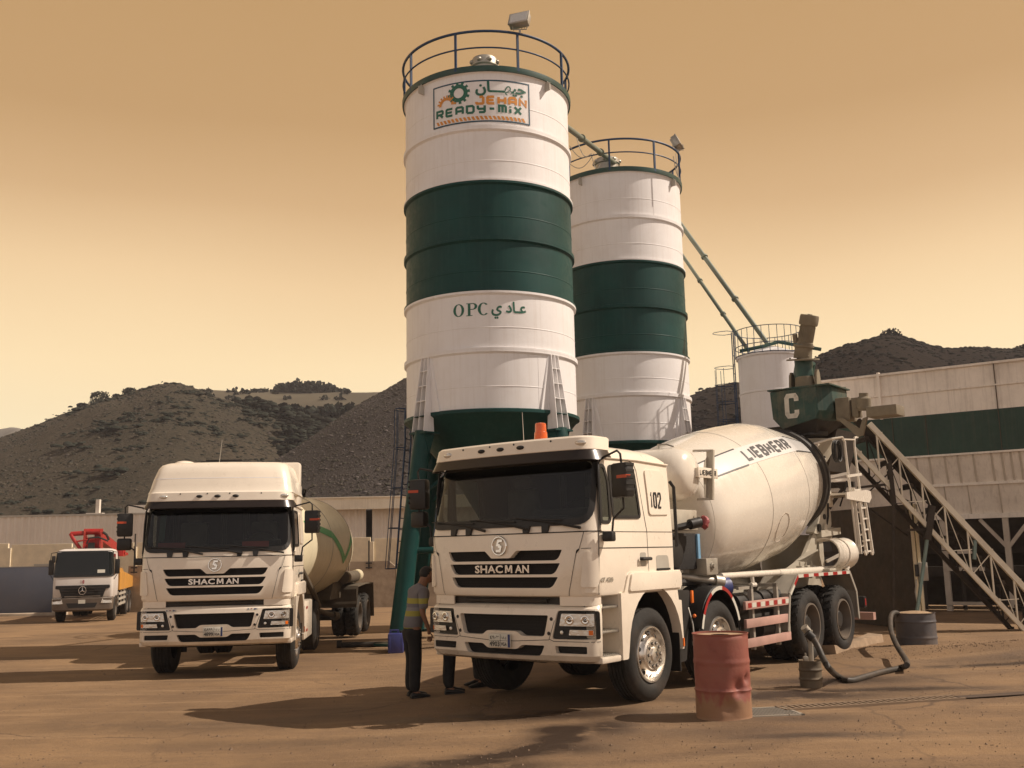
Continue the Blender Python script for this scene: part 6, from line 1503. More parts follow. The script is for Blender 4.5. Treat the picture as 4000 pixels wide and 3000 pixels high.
# props
m=MB(); a=cz(3640,1975); b=Vector((cz(3562,2420).x,YC-.05,g0(9,21))); mid=a.lerp(b,.27)
m.bar(a-Ko,mid-Ko,.13,.10,up=(0,1,0)); m.build('prop_channel',M['shadesteel'],K); m=MB(); m.bar(mid-Ko,b-Ko,.055,.055); m.build('prop',M['convsteel2'],K)
m=MB(); a=cz(3472,1810); b=cz(3490,1968); m.bar(a-Ko,b-Ko,.13,.08); m.bar(cz(3490,1945)-Ko,cz(3490,2400)-Ko,.05,.05); m.build('prop_channel',M['shadesteel'],K)
m=MB(); m.bar(cz(3808,2110)-Ko,cz(3806,2185)-Ko,.06,.06); m.build('brace',M['convsteel2'],K); m=MB(); m.bar(cz(3300,1870)-Ko+Vector((0,.9,0)),cz(3640,2110)-Ko+Vector((0,.9,0)),.03,.03); m.build('brace',M['shadesteel'],K); m=MB(); m.bar(cz(3350,1905)-Ko,cz(3480,1890)-Ko,.05,.05); m.build('brace',M['shadesteel'],K); m=MB(); m.bar(cz(3540,2070)-Ko,cz(3630,2068)-Ko,.05,.05)
m.build('brace',M['shadesteel'],K)
for p,q in(((3380,1960),(3560,1790)),((3480,1900),(3600,1960)),((3640,2080),(3800,2115))): m=MB(); m.bar(cz(*p)-Ko+Vector((0,.5,0)),cz(*q)-Ko+Vector((0,.5,0)),.025,.025); m.build('brace',M['shadesteel'],K)
# ---------------------------------------------------------------- aggregate bins
u=Vector((-.83,.56,0)).normalized(); nb=Vector((-.56,-.83,0)).normalized()
ab=Vector((13.2,26,0)); zt=[]
BN=empty('aggregate_bin',ab+u*1.5+Vector((0,0,g0(12,27))),0,'long raised aggregate bin with white and green sheet walls on braced legs','bin')
Bo=BN.location
def bp(t,z,o=0): return ab+u*t+nb*o+Vector((0,0,z))-Bo
def zpx(py): return at(4000,py,26).z
Zt,Zg,Zgb,Zr,Zb=zpx(1406),zpx(1588),zpx(1757),zpx(1877),zpx(2008)
tL,tR=5.5,-9  # right end lengthened out of view to throw more shade on the yard
m=MB(); m.ringloft([[bp(t,Zg,0),bp(t,Zg,-.04),bp(t,Zt,-.04),bp(t,Zt,0)] for t in(tR,tL)]); m.build('upper_panel',M['binwhite'],BN,20)
m=MB(); m.ringloft([[bp(t,Zgb,0.004),bp(t,Zgb,-.04),bp(t,Zg-.0,-.04),bp(t,Zg-.0,.004)] for t in(tR,tL)]); m.build('green_panel',M['bingreen'],BN,20)
m=MB(); m.ringloft([[bp(t,Zb,-.55),bp(t,Zb,-.6),bp(t,Zgb,-.05),bp(t,Zgb,0)] for t in(tR,tL)]); m.build('hopper_panel',M['binwhite'],BN,20)
m=MB()
m.bar(bp(tR,Zt,.03),bp(tL,Zt,.03),.10,.06); m.bar(bp(tR,lerp(Zg,Zt,.52),.02),bp(tL,lerp(Zg,Zt,.52),.02),.05,.045)
m.bar(bp(tR,Zgb,.03),bp(tL,Zgb,.03),.07,.05); m.bar(bp(tR,Zr,-.26),bp(tL,Zr,-.26),.08,.07); m.bar(bp(tR,Zb,-.52),bp(tL,Zb,-.52),.14,.12)
def px2t(px): # where a bearing crosses the bin wall
    k=(px-2000)/3890; return (ab.x-k*ab.y)/(k*u.y-u.x)
t0_=px2t(3432); m.bar(bp(t0_,Zg-.02,.04),bp(t0_,Zt+.07,.04),.10,.07,up=u)
m.build('rail',M['binwhite'],BN,20)
m=MB(); 
for px_ in(3885,):
    t_=px2t(px_); m.bar(bp(t_,Zg,.012),bp(t_,Zt,.012),.05,.02,up=u)
for px_ in(3470,3600,3885): t_=px2t(px_); m.bar(bp(t_,Zgb,.012),bp(t_,Zg,.012),.02,.012,up=u)
m.build('stained_joint',mat('stain_brown',(.10,.07,.045),.8),BN)
m=MB()
for px_ in(3550,3600,3660,3710,3770,3840,3880,3915,3950,3990,4030): 
    t_=px2t(px_); m.bar(bp(t_,Zgb-.03,-.01),bp(t_,Zr+.03,-.25),.03,.05,up=u)
for px_ in(3640,3730,3850,3960): 
    t_=px2t(px_); m.bar(bp(t_,Zr-.03,-.27),bp(t_,Zb+.05,-.53),.02,.03,up=u)
m.build('rib',M['binrib'],BN)
m=MB(); m.ringloft([[bp(t,Zt,-3.2),bp(t,Zt,-3.25),bp(t,Zgb,-3.25),bp(t,Zb,-2.6),bp(t,Zb,-2.55),bp(t,Zgb,-3.2)] for t in(tR,tL)])
for t in(tR,tL): m.ringloft([[bp(t,Zb,-.6),bp(t,Zgb,0),bp(t,Zt,0),bp(t,Zt,-3.2),bp(t,Zgb,-3.2),bp(t,Zb,-2.55)],[bp(t+.04,Zb,-.6),bp(t+.04,Zgb,0),bp(t+.04,Zt,0),bp(t+.04,Zt,-3.2),bp(t+.04,Zgb,-3.2),bp(t+.04,Zb,-2.55)]])
m.ringloft([[bp(t,Zb-.0,-.6),bp(t,Zb,-2.6),bp(t,1.5,-1.9),bp(t,1.5,-1.3)] for t in(tR,tL)]); m.build('rear_wall',M['shadesteel'],BN,20)
for px_ in(3857,3613,4120,3330):
    t_=px2t(px_); m=MB(); m.bar(bp(t_,Zb-.06,-.55),bp(t_,0,-.55),.14,.14,up=u)
    if px_ in(3857,4120):
        for d_ in(-.62,.62): m.bar(bp(t_,Zb-.85,-.55),bp(t_+d_,Zb-.08,-.55),.09,.09,up=nb)
    m.build('leg',M['binrib'],BN)
m=MB(); ta,tb2=px2t(3613),px2t(3760)
for z in(1.55,1.1,.2): m=MB(); m.bar(bp(ta,z,-.5),bp(tb2,z,-.5),.08,.09); m.build('shelf_beam',M['binrib'],BN)
m=MB(); m.ringloft([[bp(t,0,-3.4),bp(t,2.6,-3.4),bp(t,2.6,-3.7),bp(t,0,-3.7)] for t in(tR-4,tL+.5)])
m.build('dark_backdrop',M['shadesteel'],BN)  # added backdrop; its dark colour stands in for deep shade under the bins
# far-right dark machinery under the conveyor: weigh belt running under the bins
m=MB(); m.ringloft([[bp(t,.9,-1.1),bp(t,1.15,-1.1),bp(t,1.15,-2.1),bp(t,.9,-2.1)] for t in(tR,tL)]); 
for t in range(-5,8,1): m.bar(bp(t,0,-1.1),bp(t,.9,-1.1),.08,.08)
m.build('weigh_belt',M['shadesteel'],BN)
# ---------------------------------------------------------------- dark steel cabin behind the truck
p1=at(3545,2420,21.8); p2=Vector((7.85,24.9,0)); d12=(Vector((p2.x-8.45,p2.y-21.8,0))).normalized(); pr_=Vector((d12.y,-d12.x,0))
SC=empty('steel_cabin',(8.42,21.8,g0(8.4,21.8)),0,'tall dark brown steel sided control cabin behind the mixer ladder','cabin')
def sq(t,o): return d12*t+pr_*(-o if pr_.x<0 else o)
hC=at(3520,1970,21.8).z-g0(8.4,21.8)
m=MB(); m.ringloft([[sq(t,0)+Vector((0,0,0)),sq(t,.22),sq(t,.22)+Vector((0,0,hC)),sq(t,0)+Vector((0,0,hC))] for t in(0,3.4)]); m.build('wall',M['cabinbrown'],SC,20)
m=MB()
for o in(.0,.10): m.bar(sq(-.03,o+.04)+Vector((0,0,.02)),sq(-.03,o+.04)+Vector((0,0,hC)),.05,.06)
m.build('door_bar',M['barsunlit'],SC)
m=MB(); q=sq(-.1,.16)+Vector((0,0,hC*.46)); m.box(q.x-.09,q.x+.09,q.y-.06,q.y+.06,q.z-.19,q.z+.19,.01); m.m(1).box(q.x-.16,q.x-.09,q.y-.03,q.y+.03,q.z-.1,q.z+.15); m.build('switch_box',[M['lt_grey'],M['black']],SC)
m=MB(); q=sq(1.9,.1)+Vector((0,0,hC)); m.tube([q+Vector((-.06,0,0)),q+Vector((-.06,0,.12)),q+Vector((0,0,.17)),q+Vector((.06,0,.12)),q+Vector((.06,0,0))],.018,6); m.build('lifting_eye',M['shadesteel'],SC)
m=MB(); m.tube([sq(-.06,.02)+Vector((0,0,hC*.40)),sq(-.08,-.04)+Vector((0,0,hC*.30)),sq(-.06,.0)+Vector((0,0,hC*.2)),sq(-.06,.05)+Vector((0,0,.1))],.016,6); m.build('cable',M['lt_grey'],SC)
# ---------------------------------------------------------------- walls, gate, warehouses
def wallbox(m,pxa,pxb,Y,pyt,th=.2,z0=None,Yb=None):
    Yb=Yb or Y; a=at(pxa,pyt,Y); b=at(pxb,pyt if not isinstance(pyt,tuple) else pyt[1],Yb); return a,b
GB=-.52
PW=empty('panel_wall',(at(300,2200,50).x,50,GB),0,'long cream precast concrete panel wall crossing the back of the yard','wall')
k=0; x=-24.9-9; xw=[]
for (xa,xb,yt) in((-560,-200,2128),(-195,35,2128),(48,283,2128),(296,525,2124),(538,760,2118),(772,1000,2112),(1012,1230,2108),(1240,1448,2103),(1463,1690,2103),(1702,1930,2102),(1942,2160,2102),(2172,2400,2102),(2412,2640,2102),(2652,2900,2102),(2912,3150,2102)):
    a,b=at(xa,yt,50),at(xb,yt,50); m=MB(); L=PW.location
    m.box(a.x-L.x,b.x-L.x,-.06,.06,0,a.z-GB,.01)
    for fz in(.33,.66): m.box(a.x-L.x+.02,b.x-L.x-.02,-.066,-.06,(a.z-GB)*fz-.008,(a.z-GB)*fz+.008)
    m.build('panel',M['precast'],PW,20); p=MB(); p.box(b.x-L.x-.02,b.x-L.x+.17,-.13,.09,0,a.z-GB-.22,.015); p.build('post',M['precast'],PW,20)
LW=empty('concrete_barrier',(at(1400,2300,46).x,46,GB),0,'low stained grey concrete barrier wall in front of the cream panel wall','wall')
L=LW.location
segs=((505,570,2211,0),(575,860,2211,0),(865,1150,2203,0),(1155,1365,2198,0),(1368,1548,2194,.25),(1552,1760,2205,.0),(1765,1980,2200,.2),(1985,2300,2200,.2))
for xa,xb,yt,ch in segs:
    a,b=at(xa,yt,46),at(xb,yt,46); m=MB(); h=a.z-GB; X0_,X1_=a.x-L.x,b.x-L.x-.03
    m.prism([(X0_,0),(X1_,0),(X1_,h-ch),(X1_-ch*1.2,h),(X0_,h)],lambda p:(p[0],-.1,p[1]),lambda p:(p[0],.15,p[1])); m.build('slab',M['stainedconc'],LW,20)
GT=empty('sheet_gate',(at(60,2300,45.5).x,45.5,-.5),0,'plain dark blue grey sheet metal gate at the left edge','gate'); L=GT.location
a,b=at(-420,2226,45.5),at(213,2226,45.5); m=MB(); m.box(a.x-L.x,b.x-L.x,0,.05,.12,a.z-L.z,.005); m.build('leaf',M['gateblue'],GT)
m=MB(); m.box(a.x-L.x,b.x-L.x,-.03,.08,a.z-L.z,a.z-L.z+.03); m.box(b.x-L.x-.9,b.x-L.x+.2,-.06,.06,a.z-L.z+.03,a.z-L.z+.12); m.box(b.x-L.x,b.x-L.x+.12,-.05,.12,0,a.z-L.z+.05)
for k in range(7): m.box(b.x-L.x-1-k*1.4,b.x-L.x-.6-k*1.4,-.02,.06,0,.12)
m.build('frame',M['lt_grey'],GT)
m=MB(); a=at(220,2380,44); b=at(-400,2392,44); m.box(b.x,a.x,44.6,45.2,-.6,-.36,.02); o=m.build('kerb',M['stainedconc'],None); tag(o,'pale concrete kerb strip on the ground along the sheet gate','kerb')
# thin poles and brackets at the wall
for i,(px_,y0,y1,Y,lb) in enumerate(((523,2085,2240,45.6,'thin pole beside the folded pump boom'),(1441,2112,2222,45.8,'thin pole standing on the low concrete barrier'))):
    a=at(px_,y0,Y); b=at(px_,y1,Y); m=MB(); m.tube([(0,0,0),(0,0,a.z-b.z)],.035,8)
    for zz in(.02,.22): m.box(-.14,.14,-.05,.03,zz,zz+.06)
    o=m.build('pole',M['chassis'],None); o.location=b; tag(o,lb,'pole','thin poles on the yard wall')
def corr(m,x0,x1,z0,z1,pitch=.32,d=.05,y=0):
    n=int((x1-x0)/pitch*4); pts=[]
    for k in range(n+1):
        x=lerp(x0,x1,k/n); ph=k%4; pts.append((x,y-(d if ph in(1,2) else 0)))
    m.ringloft([[(a,b,z) for a,b in pts] for z in(z0,z1)],closed=False)
WL=empty('warehouse',(at(300,2100,62).x,62,-.6),0,'left warehouse with ribbed grey white steel cladding and flat parapet','building'); L=WL.location
a,b=at(-700,2012,62),at(1110,2012,62); hz_=a.z-L.z
m=MB(); corr(m,a.x-L.x,b.x-L.x,0,at(300,2016,62).z-L.z,.42,.07); m.build('cladding',M['clad'],WL,15)
m=MB(); z_=at(300,2016,62).z-L.z; m.box(a.x-L.x,b.x-L.x,-.1,.3,z_,z_+.12); m.box(a.x-L.x,b.x-L.x,.3,14,z_-.3,z_); m.build('parapet',M['lt_grey'],WL)
q=at(375,2000,62); m=MB(); m.box(q.x-L.x-.12,q.x-L.x+.10,.2,.45,z_,z_+1.0); m.build('chimney',M['clad'],WL)
q=at(365,2000,62); m=MB(); m.box(q.x-L.x-.5,q.x-L.x+.5,.1,.5,z_+.12,z_+.17)
qa,qb=at(500,1975,62.5),at(620,1975,62.5); m.box(qa.x-L.x,qb.x-L.x,.6,4,z_,z_+.62); m.build('roof_box',M['clad'],WL)
WR=empty('warehouse',(at(1700,2100,60).x,60,-.6),0,'right warehouse with deep white fascia above ribbed cladding, behind the tank trailer','building'); L=WR.location
a,b=at(1120,1944,60),at(3300,1960,60)
zt_=at(1400,1944,60).z-L.z; zf=at(1400,1988,60).z-L.z
m=MB(); m.box(a.x-L.x,b.x-L.x,-1.0,-.8,zf,zt_-.08); m.box(a.x-L.x,b.x-L.x,-1.1,12,zt_-.08,zt_,.01); m.box(a.x-L.x,b.x-L.x,-1.02,-.78,zf-.06,zf)
for px_ in(1484,1730,2000): q=at(px_,1960,59); m.box(q.x-L.x-.04,q.x-L.x+.04,-1.03,-1.0,zf,zt_-.1)
m.build('fascia',M['fascia'],WR,20)
for xa,xb in((1100,1430),(1454,1684),(1706,2300),(2300,3200)):
    m=MB(); p,q=at(xa,2000,60),at(xb,2000,60); corr(m,p.x-L.x,q.x-L.x,0,zf,.42,.07); m.build('cladding',M['clad'],WR,15)
m=MB(); m.box(a.x-L.x,b.x-L.x,2,2.2,0,zf); m.build('inner_wall',M['chassis'],WR)
m=MB(); p,q=at(1684,2000,60),at(1706,2000,60); m.box(p.x-L.x,q.x-L.x,-.02,.1,0,zf); m.build('door',M['gateblue2'],WR)
# ---------------------------------------------------------------- yard objects
def drumbarrel(name,R,Hh,mt,c,label,cat,dents=(),fill=None,ribs=(.34,.67),rz=0,tilt=0):
    n=64; rows=44; bm=bmesh.new(); rings=[]
    for j in range(rows+1):
        z=Hh*j/rows; base=R
        for f in ribs: base+=.012*math.exp(-((z-f*Hh)/.012)**2)
        if j==0 or j==rows: base+=.010
        r_=[]
        for k in range(n):
            a=2*PI*k/n; r=base
            for (da,dz,wa,wz,dep) in dents:
                dd=(a-da+PI)%(2*PI)-PI; r-=dep*math.exp(-(dd/wa)**2-((z-dz)/wz)**2)
            r+=.003*noise.noise(Vector((math.cos(a)*3,math.sin(a)*3,z*5)))
            r_.append(bm.verts.new((r*math.cos(a),r*math.sin(a),z)))
        rings.append(r_)
    for a,b in zip(rings,rings[1:]):
        for k in range(n): bm.faces.new((a[k],a[(k+1)%n],b[(k+1)%n],b[k]))
    bm.faces.new(rings[0][::-1])
    inner=[bm.verts.new((v.co.x*.965,v.co.y*.965,Hh)) for v in rings[-1]]; low=[bm.verts.new((v.co.x*.96,v.co.y*.96,Hh-.03)) for v in rings[-1]]
    for k in range(n):
        bm.faces.new((rings[-1][k],rings[-1][(k+1)%n],inner[(k+1)%n],inner[k])); bm.faces.new((inner[k],inner[(k+1)%n],low[(k+1)%n],low[k]))
    me=bpy.data.meshes.new('body'); bmesh.ops.recalc_face_normals(bm,faces=bm.faces); bm.to_mesh(me); bm.free(); me.materials.append(mt); me.shade_smooth(); me.set_sharp_from_angle(angle=math.radians(40))
    t=empty(name,c,rz,label,cat); o=bpy.data.objects.new('body',me); C.objects.link(o); o.parent=t
    m=MB(); hh=fill if fill is not None else 0
    m.ringloft([[(R*.965*math.cos(2*PI*k/24)*f,R*.965*math.sin(2*PI*k/24)*f,Hh-.02+z) for k in range(24)] for f,z in((1,0),(.7,hh*.5+.004*1),(.35,hh*.85),(.02,hh))]); m.build('dusty_lid',M['sand'],t)
    return t
def rust():
    m=mat('rusty_red_barrel',(.28,.085,.062),.6,var=.3,vscale=4,dirt=.75,dirtcol=(.13,.07,.045),bump=.25,bscale=12,dscale=4)
    n=m.node_tree; b=n.nodes['Principled BSDF']; src=b.inputs['Base Color'].links[0].from_socket
    tcn=[x for x in n.nodes if x.type=='TEX_COORD'][0]
    def band(z,w,freq,seed,col,src,vert=True):
        nz_=n.nodes.new('ShaderNodeTexNoise'); nz_.inputs['Scale'].default_value=freq; nz_.inputs['Detail'].default_value=4
        mpn=n.nodes.new('ShaderNodeMapping'); mpn.inputs['Location'].default_value=(seed,seed*2,0); mpn.inputs['Scale'].default_value=(1,1,.35 if vert else 1); n.links.new(tcn.outputs['Object'],mpn.inputs[0]); n.links.new(mpn.outputs[0],nz_.inputs[0])
        sp_=n.nodes.new('ShaderNodeSeparateXYZ'); n.links.new(tcn.outputs['Object'],sp_.inputs[0])
        r=n.nodes.new('ShaderNodeMapRange'); r.inputs[1].default_value=z+w; r.inputs[2].default_value=z-w; n.links.new(sp_.outputs[2],r.inputs[0])
        ad=n.nodes.new('ShaderNodeMath'); ad.operation='ADD'; n.links.new(r.outputs[0],ad.inputs[0]); n.links.new(nz_.outputs[0],ad.inputs[1])
        r2=n.nodes.new('ShaderNodeMapRange'); r2.inputs[1].default_value=1.12; r2.inputs[2].default_value=1.22; n.links.new(ad.outputs[0],r2.inputs[0])
        mx=n.nodes.new('ShaderNodeMix'); mx.data_type='RGBA'; n.links.new(r2.outputs[0],mx.inputs[0]); n.links.new(src,mx.inputs[6]); mx.inputs[7].default_value=col+(1,); return mx.outputs[2]
    s_=band(.26,.22,3.5,1.3,(.26,.125,.09),src); s_=band(.40,.40,7,4.1,(.28,.15,.08),s_)
    n.links.new(s_,b.inputs['Base Color']); return m
camdir=math.atan2(-11,-2.2)
drumbarrel('oil_barrel',.292,.88,rust(),(2.185,11.19,gz(2.2,11.2)-.01),'dented rusty red oil barrel standing in front of the second wheel','barrel',dents=((camdir+.65,.33,.26,.09,.06),(camdir+.2,.15,.30,.10,.045),(camdir+1.1,.42,.12,.05,.05),(camdir-.6,.6,.4,.05,.006),(camdir+.3,.87,.8,.02,.015)))
pb=at(3185,2660,13.3); sdr=drumbarrel('small_drum',.138,.345,mat('muddy_grey_drum',(.13,.10,.065),.75,var=.3,dirt=.5),(3.74,13.36,gz(3.74,13.36)-.01),'small muddy grey drum carrying an upright pipe, beside the rear wheels','drum',dents=((camdir+.3,.3,.3,.05,.012),))
m=MB(); m.tube([(.02,.0,.33),(.03,.0,.72)],.032,12); m.box(-.10,-.04,-.1,-.04,.33,.40,.01); m.tube([(-.07,-.07,.38),(-.07,-.07,.44)],.012,6); m.tube([(.0,.0,.70),(-.05,-.02,.76)],.05,12); m.build('standpipe',M['galv'],sdr)
bz=gz(6.76,17.7)
bdr=drumbarrel('open_drum',.325,.70,mat('blue_grey_drum',(.085,.08,.085),.6,var=.25,dirt=.55,dirtcol=(.22,.15,.09)),(6.78,17.65,bz-.16),'larger blue grey drum sunk in the mud with sand on its lid','drum',dents=((camdir-.4,.35,.4,.1,.01),),fill=.05,ribs=(.42,.8))
# hose from the small pipe to the sunken drum
hp=[at(3165,2478,13.25),at(3192,2520,13.2),at(3212,2565,13.1),at(3238,2610,13.0)]
for px_,py_ in((3275,2645),(3315,2661),(3380,2646),(3440,2630),(3500,2616),(3522,2609)):
    d=ray(px_,py_); q=Vector((0,0,CAMH))+d*((-.0+.03-CAMH)/d.z); q.z=gz(q.x,q.y)+.035; hp.append(q)
hp+=[at(3541,2600,14.45),at(3543,2588,14.7),at(3532,2567,15.05),at(3505,2525,15.6),at(3482,2470,16.4),at(3478,2420,17.1),at(3485,2398,17.4),at(3500,2393,17.55),at(3510,2402,17.6),at(3512,2418,17.62)]
def smooth_pts(P,k=5):
    Q=[]
    for i in range(len(P)-1):
        p0,p1,p2,p3=P[max(i-1,0)],P[i],P[i+1],P[min(i+2,len(P)-1)]
        for j in range(k):
            t=j/k; Q.append(.5*((2*p1)+(p2-p0)*t+(2*p0-5*p1+4*p2-p3)*t*t+(3*p1-p0-3*p2+p3)*t**3))
    Q.append(P[-1]); return Q
HO=hp[0].copy(); m=MB(); Q=smooth_pts(hp); m.tube([p-HO for p in Q],.040,12); 
o=m.build('water_hose',mat('dusty_black_hose',(.035,.028,.02),.6,dirt=.8,dirtcol=(.15,.10,.065),dscale=2.5,var=.2),None); o.location=HO; tag(o,'thick dusty black hose looping over the mud between the two drums','hose')
m=MB(); m.tube([hp[0]-HO+Vector((-.04,0,.02)),hp[0]-HO+Vector((.03,-.0,-.05))],.055,14); q=m.build('coupling',M['black'],o)
# jerry cans
def jerry(c,rz,label):
    t=empty('jerry_can',c,rz,label,'jerry can','blue jerry cans by the silo leg')
    m=MB(); m.box(-.16,.16,-.12,.12,0,.40,.03); 
    for s in(-1,1): m.box(s*.10,s*.14,-.124,-.12,.06,.34,.001)
    m.box(-.12,.06,-.02,.02,.44,.47,.008); m.box(-.13,-.09,-.02,.02,.39,.46); m.box(.03,.07,-.02,.02,.39,.46)
    m.build('body',M['canblue'],t,30); m=MB(); m.lathe([(.03,.0),(.03,.05),(.001,.055)],12,c=(.11,0,.395)); m.build('cap',M['black'],t); return t
jerry((at(1546,2500,21.3).x,21.3,g0(-2.5,21.3)),.1,'blue jerry can on the ground in front of the green silo leg'); jerry((at(1606,2490,21.9).x,21.9,g0(-2.2,21.9)),-.3,'blue jerry can half hidden behind the man in the striped shirt')
m=MB(); a=at(1325,2482,23.2); b=at(1600,2478,23.2); a.z=b.z=g0(a.x,23.2)+.06; m.tube([Vector((0,0,0)),b-a],.06,12); m.tube([Vector((-.04,0,0)),Vector((.06,0,0))],.11,14); o=m.build('steel_pipe',M['chassis'],None); o.location=a; tag(o,'dark steel pipe with end flange lying on the ground left of the jerry cans','pipe')
# drain channel with gratings
def gpt(px_,py_): d=ray(px_,py_); q=Vector((0,0,CAMH))+d*(-CAMH/d.z); q.z=gz(q.x,q.y); return q
a,b=gpt(3050,2772),gpt(3745,2728); dv_=(b-a); Ld=dv_.length; dv_.normalize(); nv=Vector((-dv_.y,dv_.x,0))
DR=empty('drain_grating',a,math.atan2(dv_.y,dv_.x),'long narrow steel drain grating set in the ground on the right','drain')
m=MB(); m.box(0,Ld,-.13,-.10,-.05,.025); m.box(0,Ld,.10,.13,-.05,.025); 
n_=int(Ld/.075)
for k in range(n_): m.box(k*.075,k*.075+.032,-.10,.10,.0,.02)
m.build('bars',M['rustgrate'],DR,0); m=MB(); m.box(0,Ld,-.10,.10,.006,.010); m.build('pit',M['gapdark'],DR)
c_=gpt(4000,2712)+dv_*2; m=MB(); Lc=(c_-b).length; m.box(Ld,Ld+Lc,-.09,.09,.012,.016); m.build('channel',mat('silted_channel',(.07,.045,.03),.9,dirt=.5),DR)
a=gpt(2970,2790); GR2=empty('square_grating',a,math.radians(8),'square steel drain grating just right of the red barrel','drain')
m=MB(); m.box(-.35,.42,-.20,-.16,-.03,.014); m.box(-.35,.42,.34,.38,-.03,.014); m.box(.38,.42,-.2,.38,-.03,.014); m.box(-.35,-.31,-.2,.38,-.03,.014)
for k in range(20): m.box(-.30+k*.034,-.286+k*.034,-.16,.34,.0,.013)
m.build('bars',M['galv'],GR2,0); m=MB(); m.box(-.31,.38,-.16,.34,.007,.012); m.build('pit',M['gapdark'],GR2)
# broken kerb by the rear wheel
a,b=gpt(3235,2560),gpt(3420,2505); m=MB(); rng=random.Random(8); k=10; R_=[]
dv_=(b-a)/k; nn_=Vector((-dv_.y,dv_.x,0)).normalized()
for i in range(k+1):
    p=a+dv_*i-a; w=.16+rng.uniform(-.03,.03); h=.13+rng.uniform(-.03,.02)
    R_.append([p-nn_*w+Vector((0,0,-.05)),p-nn_*(w-.03)+Vector((0,0,h)),p+nn_*(w-.03)+Vector((0,0,h+rng.uniform(-.02,.02))),p+nn_*w+Vector((0,0,-.05))])
m.ringloft(R_); o=m.build('kerb',M['stonekerb'],None,25); o.location=a; tag(o,'low broken sand coloured concrete kerb by the rearmost wheel','kerb')
# pebbles and crumbs of concrete
rng=random.Random(11); bm=bmesh.new()
for k in range(2600):
    py_=rng.uniform(2450,3000); px_=rng.uniform(0,4000); q=gpt(px_,py_) if True else None
    if not(5<q.y<24): continue
    r=rng.uniform(.004,.013)*(1 if rng.random()<.96 else 2.2)
    vs=[bm.verts.new(q+Vector((r*math.cos(t)*rng.uniform(.7,1.2),r*math.sin(t)*rng.uniform(.7,1.2),0))) for t in(0,1.5,3.1,4.6)]; tp=bm.verts.new(q+Vector((0,0,r*rng.uniform(.6,1.1))))
    for i in range(4): bm.faces.new((vs[i],vs[(i+1)%4],tp))
me=bpy.data.meshes.new('pebbles'); bm.to_mesh(me); bm.free(); me.materials.append(mat('pebble',(.17,.115,.075),.9,var=.5,vscale=30)); o=bpy.data.objects.new('pebbles',me); C.objects.link(o); tag(o,kind='stuff')
# mud crumbs along the wheel and heaps of dirt against the far walls
rng=random.Random(12); bm=bmesh.new()
for k in range(1500):
    q=Vector((rng.gauss(6.9,1.6),rng.gauss(17.0,.9),0)); q.z=gz(q.x,q.y); r=rng.uniform(.006,.018)
    vs=[bm.verts.new(q+Vector((r*math.cos(t)*rng.uniform(.7,1.2),r*math.sin(t),-.005))) for t in(0,1.2,2.5,3.7,5)]; tp=bm.verts.new(q+Vector((0,0,r*.8)))
    for i in range(5): bm.faces.new((vs[i],vs[(i+1)%5],tp))
me=bpy.data.meshes.new('mud_crumbs'); bm.to_mesh(me); bm.free(); me.materials.append(mat('mud',(.16,.10,.06),.95,var=.3,vscale=10)); o=bpy.data.objects.new('mud_crumbs',me); C.objects.link(o); tag(o,kind='stuff')
# ---------------------------------------------------------------- people
def skinbody(name,J,E,mt,parent=None,sub=2,shade=True,root=0):
    "J: joints (x,y,z,rx[,ry]); E: edges -> one continuous skinned mesh"
    me=bpy.data.meshes.new(name); me.from_pydata([j[:3] for j in J],E,[]); o=bpy.data.objects.new(name,me); C.objects.link(o)
    o.modifiers.new('s','SKIN'); sk=me.skin_vertices[0] if me.skin_vertices else None
    if sk is None:
        bm=bmesh.new(); bm.from_mesh(me); bm.verts.layers.skin.verify(); bm.to_mesh(me); bm.free(); sk=me.skin_vertices[0]
    for i,j in enumerate(J): sk.data[i].radius=(j[3],j[4] if len(j)>4 else j[3]); sk.data[i].use_root=(i==root)
    s=o.modifiers.new('d','SUBSURF'); s.levels=sub; s.render_levels=sub
    bpy.context.view_layer.update(); dg=bpy.context.evaluated_depsgraph_get(); m2=bpy.data.meshes.new_from_object(o.evaluated_get(dg)); m2.name=name
    o.modifiers.clear(); o.data=m2; m2.materials.clear(); m2.materials.append(mt); m2.shade_smooth()
    if parent: o.parent=parent
    return o
def join(o,others):
    bm=bmesh.new(); bm.from_mesh(o.data)
    for q in others: bm.from_mesh(q.data)
    me=bpy.data.meshes.new(o.data.name); bm.to_mesh(me); bm.free(); me.materials.append(o.data.materials[0]); me.shade_smooth(); o.data=me
    for q in others: bpy.data.objects.remove(q)
